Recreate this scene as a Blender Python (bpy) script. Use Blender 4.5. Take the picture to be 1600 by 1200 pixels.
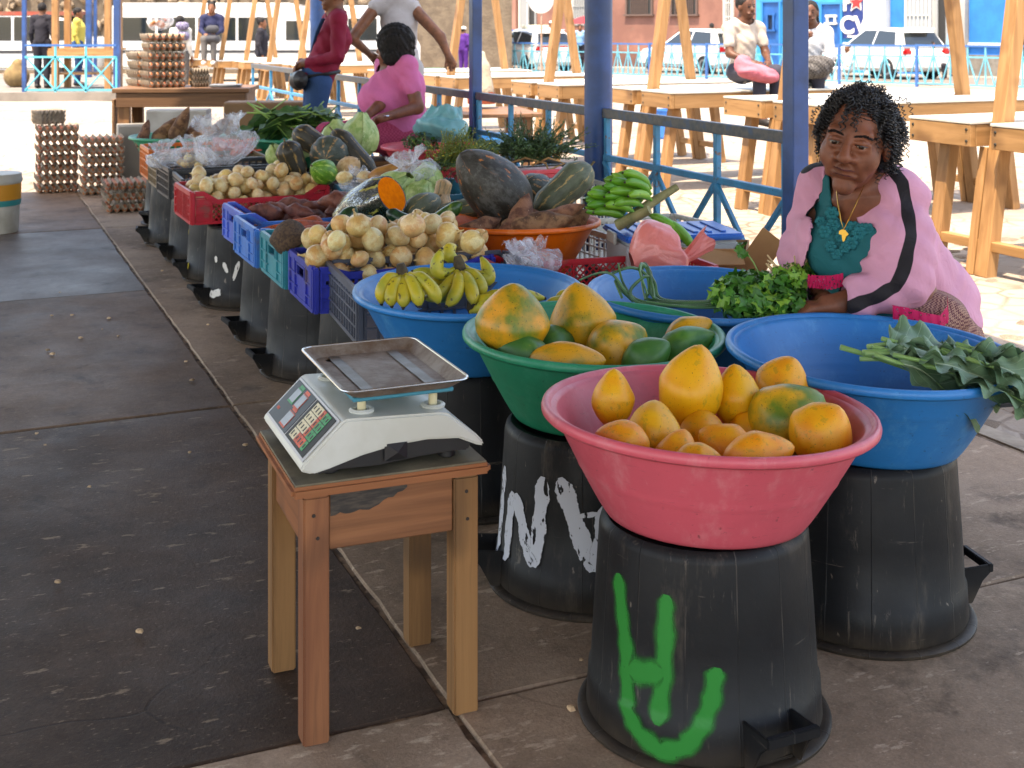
import bpy, bmesh, math, random
import numpy as np
from mathutils import Vector, Matrix, Euler

random.seed(7); RNG = np.random.default_rng(7)
for o in list(bpy.data.objects): bpy.data.objects.remove(o)
SC = bpy.context.scene
COL = SC.collection
R = math.radians

# ---------------------------------------------------------------- camera, sky, sun, exposure
HC, HY, FP = 1.25, 40.0, 2000.0          # eye height, horizon row and focal length in photo pixels (1600 wide)
cd = bpy.data.cameras.new('camera'); cam = bpy.data.objects.new('camera', cd); COL.objects.link(cam)
cam.location = (0, 0, HC); cam.rotation_euler = (R(90), 0, 0)
cd.sensor_width = 36; cd.lens = 36 * FP / 1600; cd.shift_y = -(600 - HY) / 1600
cd.clip_start = .05; cd.clip_end = 600
cd.dof.use_dof = True; cd.dof.focus_distance = 2.9; cd.dof.aperture_fstop = 11
SC.camera = cam
LD = Vector((.40, .65, -2.1)).normalized()          # travel direction of the sunlight
w = bpy.data.worlds.new('World'); SC.world = w; w.use_nodes = True
wn = w.node_tree.nodes; wl = w.node_tree.links
sky = wn.new('ShaderNodeTexSky'); sky.sky_type = 'NISHITA'; sky.sun_disc = False
sky.sun_elevation = math.asin(-LD.z); sky.sun_rotation = math.atan2(-LD.x, -LD.y)
sky.dust_density = 2.0
wl.new(sky.outputs[0], wn['Background'].inputs[0]); wn['Background'].inputs[1].default_value = .15
sd = bpy.data.lights.new('sun', 'SUN'); so = bpy.data.objects.new('sun', sd); COL.objects.link(so)
sd.energy = 2.2; sd.angle = R(.6); sd.color = (1, .95, .87)
so.rotation_euler = LD.to_track_quat('-Z', 'Y').to_euler()
VS = SC.view_settings
VS.view_transform = 'Standard'; VS.look = 'None'; VS.gamma = 1; VS.use_curve_mapping = False
VS.exposure = 2.42
VS.use_white_balance = True; VS.white_balance_temperature = 8000; VS.white_balance_tint = 12   # camera balanced for the shade
SC.render.engine = 'CYCLES'
cy = SC.cycles
cy.use_denoising = True; cy.max_bounces = 8; cy.diffuse_bounces = 5; cy.glossy_bounces = 4
cy.transmission_bounces = 6; cy.transparent_max_bounces = 16; cy.caustics_reflective = False; cy.caustics_refractive = False
cy.sample_clamp_indirect = 8

# ---------------------------------------------------------------- coordinates
TH = R(23.5)
US, UC = math.sin(TH), math.cos(TH)
def UV(u, v, z=0): return Vector((v * UC - u * US, v * US + u * UC, z))   # market grid: u along the stall row, v across it
def P(px, py, z=0):                                                       # photo pixel on the plane of height z
    d = FP * (HC - z) / (py - HY); return Vector(((px - 800) * d / FP, d, z))
def Q(px, py, Y): return Vector(((px - 800) * Y / FP, Y, HC - (py - HY) * Y / FP))
def gz(y): return -.03 - .0085 * max(0, y - 8)

# ---------------------------------------------------------------- objects
def link(o, parent=None, loc=None, rz=None):
    COL.objects.link(o)
    if parent is not None: o.parent = parent
    if loc is not None: o.location = loc
    if rz is not None: o.rotation_euler = (0, 0, rz)
    return o
def tag(o, label=None, cat=None, group=None, kind=None):
    if label: o['label'] = label
    if cat: o['category'] = cat
    if group: o['group'] = group
    if kind: o['kind'] = kind
    return o
def empty(name, loc=(0, 0, 0), rz=0, label=None, cat=None, group=None):
    o = bpy.data.objects.new(name, None); o.empty_display_size = .05
    link(o, None, loc, rz); return tag(o, label, cat, group)
def inst(name, me, parent=None, loc=(0, 0, 0), rot=(0, 0, 0), sc=(1, 1, 1), label=None, cat=None, group=None):
    o = bpy.data.objects.new(name, me); COL.objects.link(o)
    if parent is not None: o.parent = parent
    o.location = loc; o.rotation_euler = rot
    o.scale = sc if not isinstance(sc, (int, float)) else (sc, sc, sc)
    return tag(o, label, cat, group)
def copy_tree(o, parent=None):
    c = o.copy(); COL.objects.link(c); c.parent = parent
    for ch in o.children: copy_tree(ch, c)
    return c

class MB:
    def __init__(s): s.v = []; s.f = []; s.m = []
    def add(s, vs, fs, m=0):
        b = len(s.v); s.v += [tuple(x) for x in vs]
        s.f += [tuple(i + b for i in f) for f in fs]; s.m += [m] * len(fs); return s
    def box(s, c, size, rot=None, m=0):
        hx, hy, hz = size[0] / 2, size[1] / 2, size[2] / 2
        vs = [Vector((x * hx, y * hy, z * hz)) for x in (-1, 1) for y in (-1, 1) for z in (-1, 1)]
        if rot is not None: vs = [rot @ a for a in vs]
        c = Vector(c)
        return s.add([a + c for a in vs], [(0, 1, 3, 2), (4, 6, 7, 5), (0, 4, 5, 1), (2, 3, 7, 6), (0, 2, 6, 4), (1, 5, 7, 3)], m)
    def bar(s, a, b, w, h, up=(0, 0, 1), m=0, ext=0):
        a, b = Vector(a), Vector(b); d = (b - a); L = d.length; d.normalize()
        up = Vector(up); x = d.cross(up)
        if x.length < 1e-4: x = d.cross(Vector((1, 0, 0)))
        x.normalize(); z = x.cross(d).normalized()
        rot = Matrix((x, d, z)).transposed()
        return s.box((a + b) / 2, (w, L + 2 * ext, h), rot, m)
    def tube(s, pts, rad, n=8, cap=True, m=0, flat=1.0, close=False):
        pts = [Vector(p) for p in pts]; k = len(pts)
        if isinstance(rad, (int, float)): rad = [rad] * k
        vs = []; prev = None
        for i, p in enumerate(pts):
            t = (pts[min(i + 1, k - 1)] - pts[max(i - 1, 0)])
            if close: t = pts[(i + 1) % k] - pts[i - 1]
            t = t.normalized() if t.length > 1e-9 else Vector((0, 0, 1))
            if prev is None:
                a = t.cross(Vector((0, 0, 1)))
                if a.length < 1e-3: a = t.cross(Vector((1, 0, 0)))
            else: a = prev - t * prev.dot(t)
            a.normalize(); prev = a; b = t.cross(a)
            for j in range(n):
                an = 2 * math.pi * j / n
                vs.append(p + a * math.cos(an) * rad[i] + b * math.sin(an) * rad[i] * flat)
        fs = []
        for i in range(k if close else k - 1):
            for j in range(n):
                i2 = (i + 1) % k
                fs.append((i * n + j, i * n + (j + 1) % n, i2 * n + (j + 1) % n, i2 * n + j))
        if cap and not close: fs += [tuple(range(n))[::-1], tuple(range((k - 1) * n, k * n))]
        return s.add(vs, fs, m)
    def lathe(s, prof, n=32, c=(0, 0, 0), m=0, sx=1, sy=1, fn=None, cap=True):
        vs = []; k = len(prof)
        for (r, z) in prof:
            for j in range(n):
                a = 2 * math.pi * j / n
                rr = r if fn is None else fn(r, z, a)
                vs.append((c[0] + rr * math.cos(a) * sx, c[1] + rr * math.sin(a) * sy, c[2] + z))
        fs = [(i * n + j, i * n + (j + 1) % n, (i + 1) * n + (j + 1) % n, (i + 1) * n + j) for i in range(k - 1) for j in range(n)]
        if cap and prof[0][0] > 1e-6: fs.append(tuple(range(n))[::-1])
        if cap and prof[-1][0] > 1e-6: fs.append(tuple(range((k - 1) * n, k * n)))
        return s.add(vs, fs, m)
    def prism(s, pts, z0, z1, m=0, M=None):
        n = len(pts); vs = [Vector((x, y, z0)) for x, y in pts] + [Vector((x, y, z1)) for x, y in pts]
        if M is not None: vs = [M @ a for a in vs]
        return s.add(vs, [tuple(range(n))[::-1], tuple(range(n, 2 * n))] + [(i, (i + 1) % n, n + (i + 1) % n, n + i) for i in range(n)], m)
    def mesh(s, name, mats, smooth=False, bevel=0, seg=1, sharp=35):
        me = bpy.data.meshes.new(name); me.from_pydata(s.v, [], s.f)
        for a in (mats if isinstance(mats, (list, tuple)) else [mats]): me.materials.append(a)
        if any(s.m): me.polygons.foreach_set('material_index', s.m)
        if bevel:
            bm = bmesh.new(); bm.from_mesh(me)
            bmesh.ops.remove_doubles(bm, verts=bm.verts, dist=1e-6)
            bmesh.ops.recalc_face_normals(bm, faces=bm.faces)
            es = [e for e in bm.edges if len(e.link_faces) == 2 and e.calc_face_angle(0) > R(30)]
            bmesh.ops.bevel(bm, geom=es, offset=bevel, segments=seg, affect='EDGES', clamp_overlap=True)
            bm.to_mesh(me); bm.free()
        if smooth:
            me.polygons.foreach_set('use_smooth', [True] * len(me.polygons))
            if sharp: me.set_sharp_from_angle(angle=R(sharp))
        me.update(); return me
    def build(s, name, mats, parent=None, loc=(0, 0, 0), rot=(0, 0, 0), smooth=False, bevel=0, seg=1, sharp=35, **k):
        o = inst(name, s.mesh(name, mats, smooth, bevel, seg, sharp), parent, loc, rot)
        kind = k.pop('kind', None); tag(o, kind=kind, **k); return o

# ---------------------------------------------------------------- materials
def lin(h):
    if not isinstance(h, str): return tuple(h[:3]) + (1,)
    h = h.lstrip('#'); o = []
    for i in (0, 2, 4):
        c = int(h[i:i + 2], 16) / 255; o.append(c / 12.92 if c <= .04045 else ((c + .055) / 1.055) ** 2.4)
    return tuple(o) + (1,)
class NT:
    def __init__(s, name):
        s.mat = bpy.data.materials.new(name); s.mat.use_nodes = True
        s.n = s.mat.node_tree.nodes; s.l = s.mat.node_tree.links
        s.b = s.n['Principled BSDF']; s.out = s.n['Material Output']; s._co = None; s._rnd = None
    def new(s, t, **k):
        x = s.n.new(t)
        for a, b in k.items(): setattr(x, a, b)
        return x
    def put(s, sock, val):
        if hasattr(val, 'is_output') or isinstance(val, bpy.types.NodeSocket): s.l.new(val, sock)
        elif isinstance(val, (tuple, list)) and sock.type == 'RGBA': sock.default_value = tuple(val)[:3] + (1,)
        else: sock.default_value = val
    def rnd(s):
        if s._rnd is None: s._rnd = s.new('ShaderNodeObjectInfo').outputs['Random']
        return s._rnd
    def co(s):
        if s._co is None:
            tc = s.new('ShaderNodeTexCoord').outputs['Object']
            m = s.math('MULTIPLY', s.rnd(), 37.0)
            a = s.new('ShaderNodeVectorMath', operation='ADD'); s.l.new(tc, a.inputs[0]); s.l.new(m, a.inputs[1]); s._co = a.outputs[0]
            s.raw = tc
        return s._co
    def math(s, op, a, b=0.0, c=None, clamp=False):
        x = s.new('ShaderNodeMath', operation=op); x.use_clamp = clamp
        s.put(x.inputs[0], a); s.put(x.inputs[1], b)
        if c is not None: s.put(x.inputs[2], c)
        return x.outputs[0]
    def noise(s, scale, detail=3, rough=.55, stretch=None, vec=None, dist=0):
        v = vec if vec is not None else s.co()
        if stretch:
            mp = s.new('ShaderNodeMapping'); s.l.new(v, mp.inputs[0]); mp.inputs['Scale'].default_value = stretch; v = mp.outputs[0]
        x = s.new('ShaderNodeTexNoise'); s.l.new(v, x.inputs['Vector'])
        x.inputs['Scale'].default_value = scale; x.inputs['Detail'].default_value = detail
        x.inputs['Roughness'].default_value = rough; x.inputs['Distortion'].default_value = dist
        return x.outputs[0]
    def ramp(s, val, lo, hi):
        x = s.new('ShaderNodeMapRange'); x.interpolation_type = 'SMOOTHSTEP'
        s.put(x.inputs[0], val); x.inputs[1].default_value = lo; x.inputs[2].default_value = hi
        return x.outputs[0]
    def mix(s, f, a, b, mode='MIX'):
        x = s.new('ShaderNodeMix', data_type='RGBA', blend_type=mode)
        s.put(x.inputs[0], f); s.put(x.inputs[6], a); s.put(x.inputs[7], b); return x.outputs[2]
    def bump(s, h, strength=.3, dist=.01):
        x = s.new('ShaderNodeBump'); x.inputs['Strength'].default_value = strength; x.inputs['Distance'].default_value = dist
        s.put(x.inputs['Height'], h)
        old = s.b.inputs['Normal'].links
        if old: s.l.new(old[0].from_socket, x.inputs['Normal'])
        s.l.new(x.outputs[0], s.b.inputs['Normal']); return x
    def hsv(s, col, val=1.0, hue=.5, sat=1.0):
        x = s.new('ShaderNodeHueSaturation'); s.put(x.inputs['Color'], col); s.put(x.inputs['Value'], val)
        s.put(x.inputs['Hue'], hue); s.put(x.inputs['Saturation'], sat); return x.outputs[0]
    def angle(s):
        s.co(); sp = s.new('ShaderNodeSeparateXYZ'); s.l.new(s.raw, sp.inputs[0])
        return s.math('ARCTAN2', sp.outputs[1], sp.outputs[0]), sp
    def done(s, col, rough=.5, spec=.5, **k):
        s.put(s.b.inputs['Base Color'], col); s.put(s.b.inputs['Roughness'], rough)
        s.b.inputs['Specular IOR Level'].default_value = spec
        for a, b in k.items(): s.put(s.b.inputs[a.replace('_', ' ')], b)
        return s.mat
MATS = {}
def M(name, col, col2=None, scale=8, lo=.35, hi=.65, rough=.5, spots=(), bump=None, rv=0.0, hv=0.0, stretch=None, rvar=0.0, spec=.5, **k):
    """plain painted/plastic/wood stuff: base colour, mottling, stains, relief, a little variation from copy to copy"""
    if name in MATS: return MATS[name]
    t = NT(name); c = lin(col)
    if col2: c = t.mix(t.ramp(t.noise(scale, 5, .6, stretch), lo, hi), lin(col), lin(col2))
    for (sc, ss, a, b, st) in spots:
        c = t.mix(t.math('MULTIPLY', t.ramp(t.noise(ss, 4, .6, st), a, b), .9), c, lin(sc))
    if rv or hv:
        v = t.math('MULTIPLY_ADD', t.rnd(), 2 * rv, 1 - rv); h = t.math('MULTIPLY_ADD', t.math('FRACT', t.math('MULTIPLY', t.rnd(), 7.31)), 2 * hv, .5 - hv)
        c = t.hsv(c, v, h)
    r = rough
    if rvar: r = t.math('MULTIPLY_ADD', t.noise(scale * 1.7, 4), rvar * 2, rough - rvar, clamp=True)
    if bump:
        for bb in (bump if isinstance(bump[0], (tuple, list)) else [bump]):
            t.bump(t.noise(bb[0], 4, .6, bb[3] if len(bb) > 3 else stretch), bb[1], bb[2])
    MATS[name] = t.done(c, r, spec, **k); return MATS[name]

def wood(name, c1, c2, dirt='#3a2b20', axis=2, rough=.6, dirtlo=.62, ring=26):
    if name in MATS: return MATS[name]
    t = NT(name); st = [ring, ring, ring]; st[axis] = 1.3
    n1 = t.noise(1, 5, .65, tuple(st), dist=.6)
    c = t.mix(t.ramp(n1, .3, .7), lin(c1), lin(c2))
    k = t.noise(3.3, 2, .5, (1, 1, 1)); c = t.mix(t.math('MULTIPLY', t.ramp(k, dirtlo, dirtlo + .16), .7), c, lin(dirt))
    st2 = [60, 60, 60]; st2[axis] = 3
    c = t.mix(t.math('MULTIPLY', t.ramp(t.noise(1, 3, .6, tuple(st2)), .58, .75), .35), c, lin(dirt))
    c = t.hsv(c, t.math('MULTIPLY_ADD', t.rnd(), .3, .85))
    t.bump(n1, .25, .004)
    MATS[name] = t.done(c, rough, .35); return MATS[name]
# ---------------------------------------------------------------- the setting: ground, slabs, roof, railing
def slab_mat(name, c1, c2, fleck, rough, fl=.66):
    t = NT(name)
    c = t.mix(t.ramp(t.noise(1.3, 6, .65), .32, .68), lin(c1), lin(c2))
    c = t.mix(t.math('MULTIPLY', t.ramp(t.noise(5, 5, .7), .5, .75), .5), c, lin('#241d19'))
    fk = t.ramp(t.noise(13, 5, .62, (1, 2.6, 1)), fl, fl + .07)
    c = t.mix(t.math('MULTIPLY', fk, .6), c, lin(fleck))
    fk2 = t.ramp(t.noise(55, 4, .65, (1, 2.2, 1)), .60, .72)
    c = t.mix(t.math('MULTIPLY', fk2, .45), c, lin(fleck))
    c = t.hsv(c, t.math('MULTIPLY_ADD', t.noise(150, 4, .75), .9, .55)); c = t.hsv(c, t.math('MULTIPLY_ADD', t.noise(38, 4, .7), .6, .70))
    dk = t.ramp(t.noise(2.4, 6, .72, dist=.8), .58, .72)
    c = t.mix(t.math('MULTIPLY', dk, .6), c, lin('#2b211b'))
    r = t.math('ADD', t.math('MULTIPLY_ADD', t.noise(3.1, 5, .7), .55, rough - .27), t.math('MULTIPLY', fk, .15), clamp=True)
    t.bump(t.noise(110, 4, .75), .45, .004); t.bump(t.noise(7, 4, .6), .3, .006)
    cr = t.new('ShaderNodeTexVoronoi', feature='DISTANCE_TO_EDGE'); wv = t.new('ShaderNodeVectorMath', operation='ADD'); t.l.new(t.co(), wv.inputs[0]); t.l.new(t.mix(.22, (0, 0, 0, 1), t.new('ShaderNodeTexNoise').outputs['Color']), wv.inputs[1]); t.l.new(wv.outputs[0], cr.inputs[0]); cr.inputs['Scale'].default_value = .9
    ck = t.math('MULTIPLY', t.ramp(cr.outputs['Distance'], .004, .001), t.ramp(t.noise(1.1, 3), .56, .66)); c = t.mix(t.math('MULTIPLY', ck, .45), c, lin('#1d1713')); t.bump(t.math('SUBTRACT', 1.0, ck), .2, .003)
    return t.done(c, r, .13)
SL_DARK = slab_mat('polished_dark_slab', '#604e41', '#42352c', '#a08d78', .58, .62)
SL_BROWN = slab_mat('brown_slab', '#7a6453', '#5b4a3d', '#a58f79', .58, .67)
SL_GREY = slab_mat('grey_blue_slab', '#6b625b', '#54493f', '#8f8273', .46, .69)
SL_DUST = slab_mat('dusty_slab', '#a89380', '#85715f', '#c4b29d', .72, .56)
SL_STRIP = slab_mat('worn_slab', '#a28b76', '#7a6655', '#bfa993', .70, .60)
t = NT('joint_dirt'); JOINT = t.done(t.mix(t.ramp(t.noise(30, 4), .4, .6), lin('#8a7560'), lin('#54453a')), .9, .2)

fl = MB().box((0, 0, -.0715), (8.2, 14.2, .13)).build('floor', JOINT, loc=UV(3.2, -1.22, 0), rot=(0, 0, TH), kind='structure')
VE = [-5.3, -3.24, -1.2, .834, 2.86]; UE = [-3.86, -1.84, .18, 2.2, 4.23, 6.24, 8.26, 10.28]
for i in range(4):
    for j in range(7):
        v0, v1, u0, u1 = VE[i] + .0035, VE[i + 1] - .0035, UE[j] + .0035, UE[j + 1] - .0035
        n = 22; mb = MB(); a, b = v1 - v0, u1 - u0
        ed = []                                       # chipped, slightly wavering edge
        for k in range(n): ed.append((-a / 2 + a * k / n, -b / 2))
        for k in range(n): ed.append((a / 2, -b / 2 + b * k / n))
        for k in range(n): ed.append((a / 2 - a * k / n, b / 2))
        for k in range(n): ed.append((-a / 2, b / 2 - b * k / n))
        ed = [(x - math.copysign(abs(random.gauss(0, .003)), x), y - math.copysign(abs(random.gauss(0, .003)), y)) for x, y in ed]
        top = random.uniform(-.002, .002); N = len(ed)
        inn = [(x * (1 - .004), y * (1 - .004)) for x, y in ed]
        mb.add([(x, y, top) for x, y in inn] + [(x, y, top - .004) for x, y in ed] + [(x, y, -.05) for x, y in ed],
               [tuple(range(N))] + [(N + k, N + (k + 1) % N, (k + 1) % N, k) for k in range(N)] + [(2 * N + k, 2 * N + (k + 1) % N, N + (k + 1) % N, N + k) for k in range(N)])
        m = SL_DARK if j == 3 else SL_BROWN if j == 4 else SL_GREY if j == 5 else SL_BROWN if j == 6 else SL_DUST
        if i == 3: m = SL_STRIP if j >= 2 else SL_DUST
        c = UV((u0 + u1) / 2, (v0 + v1) / 2) - UV(3.2, -1.22)
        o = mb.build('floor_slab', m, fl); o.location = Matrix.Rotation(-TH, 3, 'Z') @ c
# small litter on the slabs
LIT = M('litter', '#b89a78', rough=.8, rv=.5)
for k in range(90):
    u, v = random.uniform(2.0, 7), random.uniform(-1.4, 1.5)
    if k < 3: u, v = (5.83, .38) if k == 0 else (5.80, .46) if k == 1 else (3.1, .95)
    s = random.uniform(.004, .011); mb = MB()
    mb.lathe([(0, 0), (s, s * .3), (s * .8, s * .8), (0, s)], 6, fn=lambda r, z, a: r * random.uniform(.6, 1.3))
    mb.build('litter_scrap', LIT, loc=UV(u, v, .0025), rot=(0, 0, random.random() * 6), smooth=True,
             label='tiny pale scrap of onion skin or grit lying on the dark slabs', cat='litter', group='scraps on the floor slabs')

# sunlit earth square with its setts
def ground_mat():
    t = NT('sunlit_dusty_ground'); t.co()
    c = t.mix(t.ramp(t.noise(.35, 6, .65, vec=t.raw), .3, .7), lin('#a89c8e'), lin('#84766a'))
    vo = t.new('ShaderNodeTexVoronoi', feature='DISTANCE_TO_EDGE'); t.l.new(t.raw, vo.inputs[0]); vo.inputs['Scale'].default_value = 5.5
    e = t.ramp(vo.outputs['Distance'], .0, .09)
    dust = t.ramp(t.noise(.8, 4, .6, vec=t.raw), .38, .62)
    gap = t.math('MULTIPLY', t.math('SUBTRACT', 1.0, e), t.math('SUBTRACT', 1.0, dust))
    c = t.mix(t.math('MULTIPLY', gap, .7), c, lin('#5a4a3a'))
    c = t.mix(t.math('MULTIPLY', t.ramp(t.noise(26, 4, .7, vec=t.raw), .55, .75), .35), c, lin('#6d5b49'))
    t.bump(e, .35, .02); t.bump(t.noise(20, 5, .7, vec=t.raw), .5, .015)
    return t.done(c, .92, .2)
GM = ground_mat()
NX, NY = 60, 70; xs = np.concatenate([np.linspace(-160, -14, 12), np.linspace(-12, 16, NX - 24), np.linspace(18, 160, 12)])
ys = np.concatenate([np.linspace(-60, -4, 8), np.linspace(-2, 60, NY - 16), np.linspace(66, 300, 8)])
mb = MB(); mb.add([(x, y, gz(y) + (.012 * math.sin(x * 3.1 + y) * math.cos(y * 2.3 - x * .7) if -10 < y < 60 else 0)) for y in ys for x in xs],
                  [(j * NX + i, j * NX + i + 1, (j + 1) * NX + i + 1, (j + 1) * NX + i) for j in range(NY - 1) for i in range(NX - 1)])
# the floor sheet dips under the slabs so that nothing is coplanar
mb.v = [(x, y, z - (.09 if (-5.25 < x * UC + y * US < 2.84 and -3.8 < -x * US + y * UC < 10.2) else 0)) for x, y, z in mb.v]
gnd = mb.build('ground', GM, smooth=True, sharp=0, kind='structure')
SETT = []
for k in range(8):
    t = MB(); n = 7; ang = sorted([2 * math.pi * (j + random.uniform(-.28, .28)) / n for j in range(n)])
    ring = [(math.cos(a) * random.uniform(.8, 1.05), math.sin(a) * random.uniform(.75, 1)) for a in ang]
    t.add([(x * .98, y * .98, -.03) for x, y in ring] + [(x, y, .004 + random.uniform(-.003, .003)) for x, y in ring] + [(x * .8, y * .8, .016 + random.uniform(-.004, .004)) for x, y in ring] + [(0, 0, .019)],
          [(i, (i + 1) % n, n + (i + 1) % n, n + i) for i in range(n)] + [(n + i, n + (i + 1) % n, 2 * n + (i + 1) % n, 2 * n + i) for i in range(n)] + [(2 * n + i, 2 * n + (i + 1) % n, 3 * n) for i in range(n)])
    SETT.append(t.mesh('sett', M('sett_stone', '#8d7b69', '#6e5f52', 14, rough=.9, bump=(40, .5, .01), rv=.22), True, sharp=50))
sp = []
for j in range(-6, 56):
    for i in range(26):
        sp.append((.55 + j * .155 + random.uniform(-.03, .03), 2.95 + (i + .5 * (j % 2)) * .165 + random.uniform(-.03, .03)))
sp = [a for a in sp if 620 < 800 + FP * UV(*a).x / max(.5, UV(*a).y) < 1720 and UV(*a).y > 2]
sp.sort(key=lambda a: UV(*a).y)
for (u, v) in sp[:300]:
    s = random.uniform(.066, .088); p = UV(u, v); p.z = gz(p.y) - .006 - random.uniform(0, .012)
    inst('sett', random.choice(SETT), gnd, p, (random.gauss(0, .03), random.gauss(0, .03), random.uniform(0, 6.28)), (s, s * random.uniform(.75, 1), .9))
# kerb of the hall facing the square
KM = M('kerb_concrete', '#a89a88', '#857767', 6, rough=.9, bump=(30, .4, .008))
for k in range(8):
    MB().box((0, 0, 0), (.10, 1.72, .16)).build('kerb_stone', KM, fl, loc=Matrix.Rotation(-TH, 3, 'Z') @ (UV(-2.9 + k * 1.745, 2.935, -.087) - UV(3.2, -1.22)), bevel=.012, seg=2)

# roof over the hall: it gives the shade (sheets on purlins, above the picture)
RF = M('roof_sheet', '#a39c90', '#8f877b', 2, rough=.6)
rf = empty('market_roof', UV(3.0, -.75, 0), TH, 'low pitched sheet roof of the market hall on blue steel posts', 'roof')
RW, RL = 7.5, 13.4
for s in (-1, 1):
    mb = MB(); n = 80
    for q in range(n):
        y0 = -RL / 2 + RL * q / n; y1 = y0 + RL / n; ym = (y0 + y1) / 2
        z = lambda x, w_: 3.02 + (.55 * (1 - abs(x) / (RW / 2))) + w_
        pts = [(0, y0, z(0, 0)), (s * RW / 2, y0, z(RW / 2, 0)), (s * RW / 2, ym, z(RW / 2, .025)), (0, ym, z(0, .025)), (s * RW / 2, y1, z(RW / 2, 0)), (0, y1, z(0, 0))]
        mb.add(pts, [(0, 1, 2, 3), (3, 2, 4, 5)])
    mb.build('roof_sheet', RF, rf, smooth=True, sharp=0)
BLUE = M('blue_post_paint', '#1a4580', '#153663', 5, rough=.42, bump=(60, .15, .003), spots=[('#5c4636', 22, .70, .74, None)])
for y in (-5.2, -2.6, 0, 2.6, 5.2):
    mb = MB()
    for s in (-1, 1): mb.bar((0, y, 3.5), (s * RW / 2, y, 2.95), .06, .08)
    mb.bar((-RW / 2, y, 2.93), (RW / 2, y, 2.93), .06, .08); mb.build('rafter', BLUE, rf)

# ---------------------------------------------------------------- blue railing along the hall edge
TURQ = M('turquoise_rail_paint', '#1f7fa8', '#2b6f92', 18, rough=.5, spots=[('#6b4a33', 30, .62, .68, None), ('#23424f', 50, .66, .7, None)], bump=(50, .2, .003))
TOPR = M('worn_top_rail', '#2c3742', '#4d4a49', 30, rough=.4, spots=[('#27405e', 12, .55, .65, None)], bump=(60, .2, .002))
V_R = 2.83
def rail_u(px):                                    # where the railing line shows at a photo column
    k = (px - 800) / FP; return V_R * (UC - k * US) / (k * UC + US)
UP = {n: rail_u(x) for n, x in (('a', 1243), ('p', 935), ('b', 743), ('c', 496))}
def post(name, u, w, label, rnd=False, h=3.0, lt=None):
    e = empty(name, UV(u, V_R, 0), TH, label, 'post', 'blue steel posts of the market hall'); mb = MB()
    if rnd: mb.lathe([(w / 2, 0), (w / 2, h)], 32)
    else: mb.box((0, 0, h / 2), (w, w, h))
    mb.build('shaft', BLUE, e, smooth=rnd, bevel=0 if rnd else .004)
    MB().box((0, 0, .008), (w * 1.7, w * 1.7, .012)).build('base_plate', BLUE, e, bevel=.002)
    return e
post('steel_post', UP['a'], .07, 'square dark blue steel post just behind the seated woman in pink')
post('round_pillar', UP['p'], .135, 'thick round blue steel pillar carrying the railing behind the green bananas', True)
post('steel_post', UP['b'], .062, 'slim square blue post to the right of the woman in pink shirt')
post('round_pillar', UP['c'], .125, 'thick round blue pillar behind the woman in the maroon top', True)
def rail_panel(u0, u1, label, k, dark=True):
    L = u1 - u0; e = empty('railing', UV(u0, V_R, 0), TH, label, 'railing', 'blue railing panels of the hall')
    def bar(n, a, b, w, h, m): MB().bar((0, a[0], a[1]), (0, b[0], b[1]), w, h, up=(1, 0, 0)).build(n, m, e, bevel=.003)
    bar('top_rail', (0, .835), (L, .835), .045, .035, TOPR)
    bar('middle_rail', (0, .625), (L, .625), .028, .028, TURQ); bar('bottom_rail', (0, .12), (L, .12), .028, .028, TURQ)
    for i in range(k + 1):
        y = min(max(L * i / k, .02), L - .02)
        bar('baluster', (y, .01), (y, .82), .026, .026, TURQ)
    for i in range(k):
        a, b = L * i / k, L * (i + 1) / k
        MB().bar((.004, a + .02, .61), (.004, b - .02, .135), .022, .018, up=(1, 0, 0)).build('diagonal_bar', TURQ, e, bevel=.002)
        MB().bar((-.016, a + .02, .135), (-.016, b - .02, .61), .022, .018, up=(1, 0, 0)).build('diagonal_bar', TURQ, e, bevel=.002)
rail_panel(UP['a'] + .04, UP['p'] - .07, 'turquoise railing with dark top rail between square post and thick pillar', 3)
rail_panel(UP['p'] + .07, UP['b'] - .035, 'turquoise railing panel behind the dark green herbs', 3)
rail_panel(UP['b'] + .035, UP['c'] - .065, 'railing panel that the women in the background lean against', 6)
rail_panel(UP['c'] + .065, UP['c'] + 2.6, 'farthest railing panel behind the egg table', 3)
# ---------------------------------------------------------------- black buckets turned upside down
def bucket_mat():
    t = NT('black_bucket_plastic')
    c = t.mix(t.ramp(t.noise(3, 5, .7), .35, .7), lin('#0d0e11'), lin('#17181b'))
    c = t.mix(t.math('MULTIPLY', t.ramp(t.noise(9, 6, .75, (1, 1, .25)), .54, .74), .32), c, lin('#74675a'))
    c = t.mix(t.math('MULTIPLY', t.ramp(t.noise(3, 6, .8, (14, 14, 1.2), dist=.4), .60, .70), .35), c, lin('#85796d'))
    c = t.mix(t.math('MULTIPLY', t.ramp(t.noise(4, 5, .8, (1, 1, 16), dist=.5), .64, .70), .3), c, lin('#85796d'))
    c = t.mix(t.math('MULTIPLY', t.ramp(t.noise(46, 4, .6, (1, 1, .5)), .68, .74), .6), c, lin('#8d8074'))
    a, sp = t.angle()
    st = t.math('POWER', t.math('ABSOLUTE', t.math('COSINE', t.math('MULTIPLY', a, 7.0))), 2500.0)
    c = t.mix(t.math('MULTIPLY', st, t.math('MULTIPLY', t.ramp(t.noise(5, 4), .45, .7), .5)), c, lin('#6d645b'))
    low = t.ramp(sp.outputs[2], .07, .0)
    c = t.mix(t.math('MULTIPLY', low, t.math('MULTIPLY', t.noise(20, 4), .5)), c, lin('#6d5e4e'))
    t.bump(t.noise(60, 5, .7), .18, .003); t.bump(st, .4, .004)
    return t.done(c, t.math('MULTIPLY_ADD', t.noise(14, 4), .35, .34), .28)
BK = bucket_mat()
BH, BR0, BR1 = .36, .212, .188
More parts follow.
